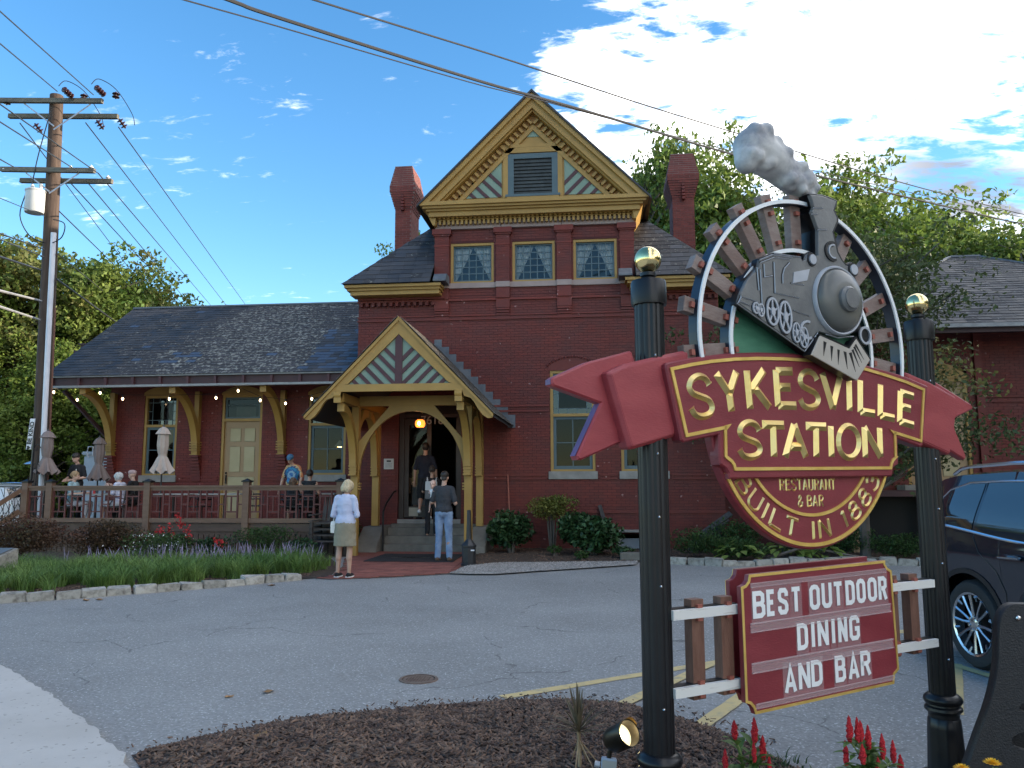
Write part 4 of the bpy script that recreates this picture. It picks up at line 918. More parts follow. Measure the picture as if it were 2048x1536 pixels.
panel_door(7.18, 8.62, 1.52, 4.0, RWY, name='goods_door')
mb = MB(); mb.xz([(7.14, 4.001)]+arc(7.9, 3.45, .93, 140, 40, 14)+[(8.66, 4.001)], RWY-.03, RWY-.009); mb.build('arch_panel', YEL, B)
mb = MB(); mb.box(6.9, 8.9, 19.1, RWY-.009, 1.40, 1.515); mb.build('door_sill', STONE, B)
mb = MB(); mb.box(5.6, 9.0, 18.9, RWY-.009, 1.26, 1.395); mb.build('loading_platform', MAR, B)
for x in (5.75, 7.3, 8.9): mb = MB(); mb.box(x-.09, x+.09, 18.93, 19.1, 0, 1.258); mb.build('platform_post', TAN, B)
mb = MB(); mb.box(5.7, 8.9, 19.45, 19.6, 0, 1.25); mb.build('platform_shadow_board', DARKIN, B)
RE, RZ0 = 18.42, 5.08
XL, XR, RGL, RGR = 4.9, 15.9, 10.1, 10.9
mb = MB(); mb.add([(XL, RE, RZ0), (XR, RE, RZ0), (RGR, 23.5, 7.95), (RGL, 23.5, 7.95), (XR, 28.6, RZ0), (XL, 28.6, RZ0)], [(0, 1, 2, 3), (1, 4, 2), (4, 5, 3, 2), (5, 0, 3)])
RR = mb.build('goods_roof', UNDER, B); sl2 = Vector((0, 23.5-RE, 7.95-RZ0)); v2 = sl2.length
slates(RR, (0, RE-.04, RZ0-.01), (1, 0, 0), sl2, (0, -(7.95-RZ0), 23.5-RE), lambda v: (XL+(RGL-XL)*v/v2, XR-(XR-RGR)*v/v2), v2, .2, .28, lambda p: SLATE_M if random.random() < .2 else SLATE, 0, SC)
mb = MB(); mb.obox((RGL, 23.5, 7.97), (RGR, 23.5, 7.97), .14, .05); mb.obox((RGR, 23.5, 7.97), (XR, RE, RZ0+.02), .12, .04); mb.obox((RGL, 23.5, 7.97), (XL, RE, RZ0+.02), .12, .04); mb.build('ridge_cap', MATS['ridge_lead'], RR)
# low link between tower and goods wing
mb = MB(); mb.box(2.99, 5.39, 20.8, 25.5, 0, 3.9); mb.build('link_wall', BRICK, B); mb = MB(); mb.add([(2.99, 20.5, 3.9), (5.39, 20.5, 3.9), (5.39, 25.5, 5.4), (2.99, 25.5, 5.4), (2.99, 20.5, 3.8), (5.39, 20.5, 3.8)], [(0, 1, 2, 3), (4, 5, 1, 0)]); mb.build('link_roof', SLATE, B)
mb = MB(); mb.box(XL, XR, RE-.06, RE+.06, RZ0-.10, RZ0-.012); mb.build('gutter', GUT, B)
mb = MB(); mb.box(XL, XR-.1, RE+.061, RE+.1, RZ0-.2, RZ0-.02); mb.quad((XL, RE+.1, RZ0-.2), (XR-.1, RE+.1, RZ0-.2), (XR-.1, RWY, RZ0-.02), (XL, RWY, RZ0-.02)); mb.build('fascia', DKM, B)
# ================================================================ entrance porch (part of the station)
PC, PY, FY, RPY = -4.07, 16.0, 17.3, 19.0
hwid, ridge, eavez = 1.98, 5.04, 2.99; psl = (ridge-eavez)/hwid
SHIN = mat('porch_shingle', (.075, .068, .06), (.14, .125, .11), scale=6, rough=.9, bump=.5, bscale=40, island=.2)
mb = MB()
for sg in (-1, 1):
    mb.prism([(0, ridge-.02), (sg*hwid, eavez-.02), (sg*(hwid-.01), eavez-.07), (0, ridge-.09)], lambda a, b_, d: (PC+a, d, b_), 19.58, PY-.03)
PR = mb.build('porch_roof', UNDER, B)
for sg in (-1, 1):
    sdv = Vector((-sg*hwid, 0, ridge-eavez))
    slates(PR, (PC+sg*(hwid+.03), 0, eavez-.015), (0, -1 if sg < 0 else 1, 0), sdv, Vector((sg*(ridge-eavez), 0, hwid)), (lambda v: (-19.58, -15.95)) if sg < 0 else (lambda v: (15.95, 19.58)), sdv.length, .13, .22, lambda p: SHIN, 0, SC, 'shingle')
mb = MB()
for k in range(11):
    q = k/10.5; x = PC+.10+q*1.95; z = ridge-(x-PC)*psl; mb.box(x-.09, x+.10, TY-.018-.001*k, TY-.010, z-.08, z+.24)
mb.build('step_flashing', MATS['lead_flashing'], B)
# bargeboards with scrolled ends
def mir(pts, sg): return [(PC+sg*a, b_) for a, b_ in pts]
mb = MB()
for sg in (-1, 1):
    pts = [(0, ridge-.03), (hwid, eavez-.03), (hwid-.03, eavez-.09), (hwid-.12, eavez-.10), (hwid-.22, eavez-.03), (hwid-.32, eavez+.10), (hwid-.40, eavez+.24), (hwid-.47, eavez+.32), (hwid-.60, eavez+.36), (1.33, 3.47), (1.33, 3.60), (1.06, 3.63), (0, 4.66)]
    mb.xz(mir(pts, sg), PY, PY+.09)
mb.build('bargeboard', YEL, B)
mb = MB()
for sg in (-1, 1): mb.xz(mir([(0, ridge-.015), (hwid+.0, eavez-.01), (hwid-.01, eavez-.075), (0, ridge-.10)], sg), PY-.035, PY-.001)
mb.build('barge_moulding', YEL, B)
mb = MB(); mb.box(PC-1.329, PC+1.329, PY+.005, PY+.085, 3.47, 3.62); mb.build('tie_beam', YEL, B)
T0 = [(PC-1.06, 3.62), (PC+1.06, 3.62), (PC, 4.66)]
mb = MB(); mb.xz(T0, PY+.055, PY+.075); mb.build('porch_gable_panel', GRN, B)
mb = MB(); mb.xz([(PC-.075, 3.621), (PC+.075, 3.621), (PC+.075, 4.58), (PC, 4.655), (PC-.075, 4.58)], PY+.02, PY+.054); mb.build('king_post', MAR, B)
for sg in (-1, 1):
    half = [(PC+sg*.076, 3.621), (PC+sg*1.05, 3.621), (PC+sg*.076, 4.57)]
    for k in range(6):
        p = clip_batten(half, PC+sg*(.076+(k*.265-.52)), 3.62+.0, 45*sg, .075)
        if p and len(p) > 2: mb = MB(); mb.xz(p, PY+.03, PY+.0545); mb.build('batten', MAR, B)
# purlins, posts, brackets, arches
for sg in (-1, 1):
    x = PC+sg*1.265; mb = MB(); mb.box(x-.085, x+.085, PY+.091, 19.55, 3.27, 3.455); mb.box(x-.075, x+.075, PY-.05, PY+.09, 3.24, 3.465); mb.tube([(x-.075, PY-.0, 3.40), (x+.075, PY-.0, 3.40)], .075, 12); mb.build('purlin', YEL, B)
    for yy, zb in ((FY, 0.0), (RPY, .575)):
        mb = MB(); mb.box(x-.08, x+.08, yy-.08, yy+.08, zb, 3.269); P = mb.build('porch_post', YEL, B)
        y_out = 16.2 if yy == FY else 18.2
        mb = MB(); n_ = 12; zl, zt = 1.95, 3.25; ro_y, ro_z = yy-.081-y_out, zt-zl
        outer = [(y_out+ro_y*math.cos(R(90*i/n_)), zl+ro_z*math.sin(R(90*i/n_))) for i in range(n_+1)]; inner = [(y_out+(ro_y-.15)*math.cos(R(90*i/n_)), zl+(ro_z-.17)*math.sin(R(90*i/n_))) for i in range(n_+1)]
        mb.yz(outer+inner[::-1], x-.075, x+.075); mb.box(x-.07, x+.07, yy-.20, yy-.081, 1.75, 1.949)
        for k in range(3): mb.box(x-.085, x+.085, yy-.235+.012*k, yy-.0805, 1.78+.062*(2-k)+.04, 1.812+.062*(2-k)+.04)
        mb.box(x-.085, x+.085, yy-.25, yy-.0805, 1.755, 1.79); mb.build('post_bracket', YEL, P)
    # side arch between front and rear post
    mb = MB(); n_ = 12; y0, y1 = FY+.081, RPY-.081; cy = (y0+y1)/2; ry = (y1-y0)/2
    ar = [(cy-ry*math.cos(R(180*i/n_))*.999, 2.25+.86*math.sin(R(180*i/n_))) for i in range(n_+1)]
    mb.yz([(y0, 2.0), (y0, 2.75), (cy-.35, 3.26), (cy+.35, 3.26), (y1, 2.75), (y1, 2.0)]+ar[::-1], x-.03, x+.03); mb.build('side_arch', YEL, B)
mb = MB(); mb.box(PC-1.18, PC+1.18, FY-.06, FY+.06, 3.285, 3.50); mb.build('cross_beam', YEL, B)
mb = MB(); rx = 1.17
ar = [(PC-rx*math.cos(R(180*i/24)), 1.72+1.45*math.sin(R(180*i/24))) for i in range(25)]
mb.xz([(PC-1.184, 1.60), (PC-1.184, 2.50), (PC-.50, 3.284), (PC+.50, 3.284), (PC+1.184, 2.50), (PC+1.184, 1.60)]+ar[::-1], FY-.045, FY+.045)
for sg in (-1, 1):
    for k in range(3): mb.box(PC+sg*1.17-.035, PC+sg*1.17+.035, FY-.05, FY+.05, 1.56-.06*k, 1.595-.06*k)
mb.build('arch_brace', YEL, B)
mb = MB(); mb.quad((PC-1.9, PY+.1, 3.08), (PC-.02, PY+.1, ridge-.1), (PC-.02, TY-.02, ridge-.1), (PC-1.9, TY-.02, 3.08)); mb.quad((PC+1.9, PY+.1, 3.08), (PC+.02, PY+.1, ridge-.1), (PC+.02, TY-.02, ridge-.1), (PC+1.9, TY-.02, 3.08))
mb.build('porch_ceiling', DKM, B)
# steps and cheek walls
for k in range(4): mb = MB(); mb.box(-5.04, -2.93, 18.45+.29*k, 18.45+.29*(k+1)-.002 if k < 3 else TY-.06, 0 if k == 0 else .175*k-.03, .175*(k+1)-(.0 if k < 3 else .10)); mb.build('step', CONC, B, bevel=.012)
for x0, x1 in ((-5.55, -5.05), (-2.92, -2.55)): mb = MB(); mb.yz([(18.05, 0), (18.1, .16), (18.7, .565), (19.59, .57), (19.59, 0)], x0, x1); mb.build('cheek_wall', CONC, B, bevel=.015)
mb = MB(); mb.tube([(-4.99, 18.42, 0), (-4.99, 18.42, .93), (-4.97, 18.62, 1.12), (-4.95, 19.2, 1.37), (-4.93, 19.35, 1.39)], .024, 8); o = mb.build('handrail', BLK, None, smooth=True); tag(o, 'bent black pipe handrail standing on the left of the entrance steps', 'handrail')
# pendant lamp
t_ = thing('pendant_lamp', 'glowing amber glass lantern hanging in the porch arch', 'lamp', (-4.18, 18.6, 3.0))
mb = MB(); mb.lathe((-4.18, 18.6, 2.90), [(.0, .0), (.085, .0), (.115, .04), (.12, .09), (.105, .15), (.06, .18), (.0, .185)], 16); mb.build('shade', mat('amber_glass', (.9, .25, .04), rough=.25, emit=(1, .20, .025, 1.1)), t_, True)
mb = MB(); mb.ball((-4.18, 18.48, 2.985), (.035, .02, .05), 8); mb.build('bulb', LAMPG, t_); mb = MB(); mb.tube([(-4.18, 18.6, 3.085), (-4.18, 18.6, 4.6)], .008, 6); mb.build('rod', BLK, t_)
pl = bpy.data.lights.new('pendant_light', 'POINT'); pl.energy = 2.2; pl.color = (1, .5, .2); pl.shadow_soft_size = .08; po = bpy.data.objects.new('pendant_light', pl); COL.objects.link(po); po.location = (-4.18, 18.45, 2.75)
# small wall lamp glowing inside the wing window
t_ = thing('wall_lamp', 'small warm lamp glowing behind the window left of the porch', 'lamp', (-7.34, 22.3, 2.74))
mb = MB(); mb.lathe((-7.34, 22.3, 2.62), [(.16, 0), (.05, .16), (.03, .18)], 14); mb.build('shade', mat('lamp_shade_white', (.8, .7, .5), rough=.6), t_, True); mb = MB(); mb.ball((-7.34, 22.3, 2.63), (.09, .09, .03), 10); mb.build('bulb', LAMPG, t_)
mb = MB(); mb.tube([(-7.34, 22.3, 2.8), (-7.34, 22.3, 3.9)], .008, 6); mb.build('cord', BLK, t_)
# door mat
t_ = thing('door_mat', 'wide black door mat with a faint printed crest on the bricks before the steps', 'mat', (-4.0, 16.8, .02))
mb = MB(); mb.add([(-4.72, 15.98, .026), (-2.9, 15.98, .026), (-2.95, 17.65, .026), (-4.72, 17.65, .026), (-4.72, 15.98, .04), (-2.9, 15.98, .04), (-2.95, 17.65, .04), (-4.72, 17.65, .04)], [(0, 3, 2, 1), (4, 5, 6, 7), (0, 1, 5, 4), (1, 2, 6, 5), (2, 3, 7, 6), (3, 0, 4, 7)])
mb.build('pile', mat('rubber_black', (.012, .012, .013), (.02, .02, .021), scale=60, rough=.8, bump=.4, bscale=200), t_)
mb = MB(); pts = []
for k in range(9): a = k/8; mb.lathe((-3.95+.5*(a-.5)*1.5, 16.75, .0395), [(.0, .0015), (.05+.07*math.sin(a*3.14), .0015), (.05+.07*math.sin(a*3.14), 0)], 10)
mb.build('crest', mat('mat_print', (.13, .10, .075), (.03, .028, .025), scale=20, lo=.45, hi=.55, rough=.9), t_)

# ================================================================ deck and railing
DKB = mat('deck_brown_paint', (0.08625, 0.051, 0.03375), (0.1125, 0.069, 0.0465), scale=3, rough=.6, bump=.2, bscale=25, stretch=(1, 6, 6)); DKR = mat('deck_red_paint', (0.0975, 0.02625, 0.0225), (0.1237, 0.0375, 0.03), scale=4, rough=.55)
RAILB = mat('rail_tan_brown', (0.1425, 0.07875, 0.0465), (0.18, 0.105, 0.0675), scale=3, rough=.55, bump=.15, bscale=30, stretch=(1, 5, 5))
dk = thing('wooden_deck', 'brown painted dining deck with lattice railing along the left wing', 'deck', (-5.9, 17.8, 0)); 
DX0, DX1, DY0, DZ = -13.5, -5.9, 17.8, .60
for k in range(24): y = DY0+.0+k*.152; mb = MB(); mb.box(DX0, DX1+.5 if y > 18.9 and 0 else DX1, y, y+.145, DZ-.035, DZ+random.uniform(-.002, .002)); mb.build('floorboard', DKB, dk)
mb = MB(); mb.box(DX0, DX1, DY0-.05, DY0-.002, .50, .68); mb.build('fascia', RAILB if 0 else DKB, dk)
mb = MB(); mb.box(DX0, DX1, DY0-.02, DY0-.003, .44, .499); mb.build('under_rail', DKB, dk)
sm_ = MB(); sm_.box(-.055, .055, -.01, .01, 0, .44); smesh = sm_.mesh('skirt_slat', DKB)
x = DX0+.06
while x < DX1-.03: o = link('skirt_slat', smesh, None, (x, DY0-.012+random.uniform(-.002, .002), .0)); attach(o, dk); x += .128
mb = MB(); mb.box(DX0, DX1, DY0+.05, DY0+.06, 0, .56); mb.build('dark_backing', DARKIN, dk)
mb = MB(); mb.box(DX0, DX0+.02, DY0, 21.4, 0, .56); mb.build('side_skirt', DKB, dk)
def newel(x, y, h=1.62):
    mb = MB(); mb.box(x-.075, x+.075, y-.075, y+.075, .3, h); P = mb.build('newel_post', RAILB, dk)
    mb = MB(); mb.box(x-.10, x+.10, y-.10, y+.10, h, h+.035); mb.add([(x-.085, y-.085, h+.035), (x+.085, y-.085, h+.035), (x+.085, y+.085, h+.035), (x-.085, y+.085, h+.035), (x, y, h+.085)], [(0, 1, 4), (1, 2, 4), (2, 3, 4), (3, 0, 4)]); mb.build('post_cap', BLK, P)
RY_ = DY0-.0
posts = [-13.44, -12.83, -10.40, -8.01, -5.80]
for x in posts: newel(x, RY_-.06)
def rails(x0, x1, y):
    mb = MB(); mb.box(x0, x1, y-.06, y+.06, 1.50, 1.545); mb.box(x0, x1, y-.025, y+.025, 1.43, 1.499); mb.build('top_rail', RAILB, dk)
    mb = MB(); mb.box(x0, x1, y-.05, y+.03, .70, .80); mb.build('bottom_rail', RAILB, dk)
    n_ = max(1, round((x1-x0)/.43)); per = (x1-x0)/n_; wb = per*.65
    def piece(a, b_, c, d): mb = MB(); mb.box(a, b_, y-.016, y+.016, c, d); mb.build('baluster', DKR, dk)
    for k in range(n_):
        a = x0+k*per
        piece(a+.0, a+.035, .801, 1.43); piece(a+wb, a+wb+.035, .801, 1.43)
        piece(a+.0351, a+wb-.0001, 1.28, 1.31); piece(a+.0351, a+wb-.0001, .93, .96); piece(a+wb/2, a+wb/2+.028, .9601, 1.2799)
        piece(a+wb+.0351, a+per-.0001, 1.10, 1.13)
for i in range(4): rails(posts[i]+.077, posts[i+1]-.077, RY_-.06)
# stair rail going down to the left
mb = MB(); mb.obox((-13.5, 17.62, 1.44), (-14.0, 16.35, .55), .05, .10); mb.obox((-13.5, 17.62, .95), (-14.0, 16.35, .12), .05, .12); mb.build('stair_rail', RAILB, dk)
# ---------------------------------------------------------------- deck furniture
DARKF = mat('dark_metal_furniture', (.022, .018, .018), (.04, .032, .03), scale=4, rough=.5); TT = mat('table_top', (.36, .34, .31), (.44, .42, .38), scale=5, rough=.45)
def cafe_table(x, y, label, big=1.0):
    t_ = thing('cafe_table', label, 'table', (x, y, DZ), 'deck tables'); mb = MB(); mb.box(x-.55*big, x+.55*big, y-.38, y+.38, DZ+.715, DZ+.745); mb.build('tabletop', TT, t_, bevel=.006)
    mb = MB(); mb.tube([(x, y, DZ+.05), (x, y, DZ+.714)], .03, 8); mb.build('column', DARKF, t_); mb = MB(); mb.box(x-.3, x+.3, y-.03, y+.03, DZ+.005, DZ+.049); mb.box(x-.03, x+.03, y-.3, y-.031, DZ+.005, DZ+.049); mb.box(x-.03, x+.03, y+.031, y+.3, DZ+.005, DZ+.049); mb.build('foot', DARKF, t_); return t_
cafe_table(-12.35, 18.75, 'table with plates and glasses between the two seated diners', 1.05)
cafe_table(-10.3, 18.7, 'empty table standing under the beige closed umbrella')
cafe_table(-9.0, 18.7, 'empty table in front of the cream panelled door')
cafe_table(-6.9, 19.3, 'table where the dark haired woman and child sit', 1.1)
def cafe_chair(x, y, rz, label, slatback=True):
    t_ = thing('cafe_chair', label, 'chair', (x, y, DZ), 'deck chairs'); r_ = Matrix.Rotation(rz, 4, 'Z')
    def pt(a, b_, c): q = r_ @ Vector((a, b_, c)); return (x+q.x, y+q.y, DZ+c)
    mb = MB(); mb.prism([(-.21, -.2), (.21, -.2), (.21, .2), (-.21, .2)], lambda a, b_, d: pt(a, b_, d), .42, .45); mb.build('seat', DARKF, t_)
    for sx in (-1, 1):
        mb = MB(); mb.tube([pt(sx*.19, .19, .42), pt(sx*.20, .21, 0)], .014, 6); mb.build('leg', DARKF, t_)
        mb = MB(); mb.tube([pt(sx*.20, -.24, 0), pt(sx*.19, -.19, .44), pt(sx*.19, -.26, .88)], .014, 6); mb.build('leg', DARKF, t_)
        mb = MB(); mb.tube([pt(sx*.2, -.22, .62), pt(sx*.24, 0, .66), pt(sx*.22, .19, .43)], .013, 6); mb.build('armrest', DARKF, t_)
    for k in range(3): mb = MB(); z = .60+k*.12; mb.tube([pt(-.19, -.215-.03*k, z), pt(0, -.25-.03*k, z), pt(.19, -.215-.03*k, z)], .020, 6); mb.build('back_slat', DARKF, t_)
    return t_
cafe_chair(-12.95, 18.7, R(-90), 'dark chair under the blonde woman'); cafe_chair(-11.7, 18.75, R(90), 'dark chair under the grey haired woman in stripes')
cafe_chair(-8.55, 19.35, R(200), 'empty dark chair between the beige umbrella table and the tie-dye man'); cafe_chair(-9.65, 18.75, R(60), 'empty dark armchair facing the panelled door table'); cafe_chair(-12.3, 19.95, R(170), 'empty dark chair behind the diners, beside the black grill')
cafe_chair(-6.9, 18.75, R(0), 'dark chair under the woman in the tank top'); cafe_chair(-7.35, 18.75, R(0), 'dark chair under the curly haired child')
# things on the diners' table
GLS = glass_mat('drinking_glass', tint=(.8, .86, .88), refl=.12)
for (x, y), lb in (((-12.55, 18.6), 'water glass in front of the blonde woman'), ((-12.2, 18.55), 'water glass in front of the striped woman')):
    mb = MB(); mb.lathe((x, y, DZ+.746), [(.0, 0), (.03, 0), (.037, .13), (.034, .13), (.028, .01), (.0, .01)], 12); tag(mb.build('water_glass', GLS, None, True), lb, 'glass', 'glasses on the table')
mb = MB(); mb.lathe((-12.32, 18.62, DZ+.746), [(.0, 0), (.03, 0), (.03, .10), (.012, .14), (.012, .16), (0, .16)], 10); tag(mb.build('ketchup_bottle', mat('ketchup_red', (.5, .03, .03), rough=.3), None, True), 'red sauce bottle on the diners\' table', 'bottle')
mb = MB(); mb.lathe((-11.95, 18.6, DZ+.746), [(.0, .0), (.08, 0), (.12, .018), (.0, .012)], 16); tag(mb.build('plate', WHT, None, True), 'white plate in front of the striped woman', 'plate')
# closed umbrellas: pleated cloth gathered by a strap
def umbrella(x, y, ztop, zhem, label, c, zb=DZ):
    t_ = thing('patio_umbrella', label, 'umbrella', (x, y, zb), 'closed patio umbrellas'); H = ztop-zhem
    mb = MB(); n_ = 36; prof = [(0, .03, 0), (.04, .10, .2), (.16, .17, .8), (.17, .12, .5), (.40, .13, .6), (.58, .105, .5), (.63, .085, .2), (.68, .12, .6), (.86, .20, 1.), (1.0, .27, 1.)]; vs = []
    for tq, rr, pl_ in prof:
        for k in range(n_): a = 2*math.pi*k/n_; r2 = rr*(1+.16*pl_*math.cos(8*a)+.05*pl_*math.sin(3*a+x)); vs.append((x+r2*math.cos(a)+.05*max(0, tq-.6), y+r2*math.sin(a), ztop-H*tq+(.05*pl_*math.cos(8*a)*(tq > .9))))
    fs = [(i*n_+k, i*n_+(k+1) % n_, (i+1)*n_+(k+1) % n_, (i+1)*n_+k) for i in range(len(prof)-1) for k in range(n_)]+[tuple(range(n_))]
    mb.add(vs, fs); mb.build('canopy', c, t_, True)
    mb = MB(); mb.lathe((x, y, ztop-H*.65), [(.098, 0), (.10, .035), (.092, .04)], 20); mb.build('strap', c, t_); mb = MB(); mb.tube([(x, y, zb+.06), (x, y, ztop-.02)], .02, 8); mb.build('pole', DARKF, t_); mb = MB(); mb.lathe((x, y, zb), [(.22, 0), (.22, .03), (.06, .06), (.03, .12)], 16); mb.build('base', DARKF, t_)
    mb = MB(); mb.lathe((x, y, ztop-.01), [(.03, 0), (.02, .05), (0, .07)], 8); mb.build('finial', DARKF, t_)
BEIGE = mat('beige_canvas', (0.4, 0.32, 0.272), (0.464, 0.384, 0.328), scale=5, rough=.9, bump=.2, bscale=30); TAUPE = mat('taupe_canvas', (0.204, 0.1573, 0.1445), (0.2465, 0.1955, 0.1785), scale=5, rough=.9)
umbrella(-10.67, 18.75, 2.98, 1.86, 'closed beige umbrella in front of the left window', BEIGE); umbrella(-13.62, 18.6, 2.9, 1.85, 'closed taupe umbrella beside the utility pole', TAUPE, .0); umbrella(-13.55, 20.6, 2.85, 1.7, 'closed taupe umbrella at the building corner behind the waiter', TAUPE, .0)
# grill / black folded chairs behind diners
t_ = thing('stacked_chairs', 'stack of black patio chairs behind the diners near the wall corner', 'chairs', (-12.6, 20.6, DZ))
for k in range(6):
    mb = MB(); z = DZ+.42+k*.085; mb.tube([(-13.0, 20.55, z), (-12.9, 20.45, z+.08), (-12.6, 20.42, z+.11), (-12.35, 20.45, z+.08), (-12.25, 20.55, z)], .022, 6); mb.build('chair_back', DARKF, t_)
for sx in (-12.95, -12.3):
    for yy in (20.5, 20.9): mb = MB(); mb.tube([(sx, yy, DZ), (sx, yy, DZ+.8)], .018, 6); mb.build('leg', DARKF, t_)
# wooden chairs stacked at the deck end
t_ = thing('stacked_chairs', 'dark weathered adirondack chairs stacked by the deck end behind the woman in white', 'chairs', (-6.0, 17.4, 0)); WOD = mat('weathered_dark_wood', (.04, .033, .03), (.075, .062, .055), scale=5, rough=.8, stretch=(4, 4, 1))
for k in range(4):
    z = .32+k*.13; mb = MB(); mb.box(-6.2, -5.62, 17.05, 17.65, z, z+.035); mb.build('seat', WOD, t_); mb = MB(); mb.box(-6.25, -6.16, 16.95, 17.6, z+.18, z+.205); mb.box(-5.66, -5.57, 16.95, 17.6, z+.18, z+.205); mb.build('armrest', WOD, t_)
for k in range(5): x = -6.14+k*.11; mb = MB(); mb.obox((x, 17.62, .7), (x, 17.80, 1.36-.03*abs(k-2)), .085, .02, (0, 1, 0)); mb.build('back_slat', WOD, t_)
for x in (-6.2, -5.62):
    for yy in (17.02, 17.6): mb = MB(); mb.box(x-.03, x+.03, yy-.04, yy+.04, 0, .75); mb.build('leg', WOD, t_)
# string lights
t_ = thing('string_lights', 'string of small glowing bulbs drooping under the left eave', 'string lights', (-11, 19.95, 4.0))
bl = [(-14.53, 4.04), (-13.84, 3.82), (-13.20, 4.0), (-12.55, 3.83), (-11.24, 3.81), (-9.95, 3.82), (-9.35, 4.0), (-8.74, 3.74), (-8.05, 3.65), (-7.35, 3.76)]
pth = []
for i, (x, z) in enumerate(bl): pth.append((x, 19.95, z+.10))
mb = MB(); mb.tube([(-14.7, 19.95, 4.2)]+pth+[(-6.3, 19.95, 4.15)], .006, 5); mb.build('cable', BLK, t_)
for x, z in bl:
    mb = MB(); mb.ball((x, 19.95, z), (.028, .028, .04), 8); mb.build('bulb', BULB, t_); mb = MB(); mb.lathe((x, 19.95, z+.03), [(.018, 0), (.018, .05), (.008, .07)], 8); mb.build('socket', BLK, t_)
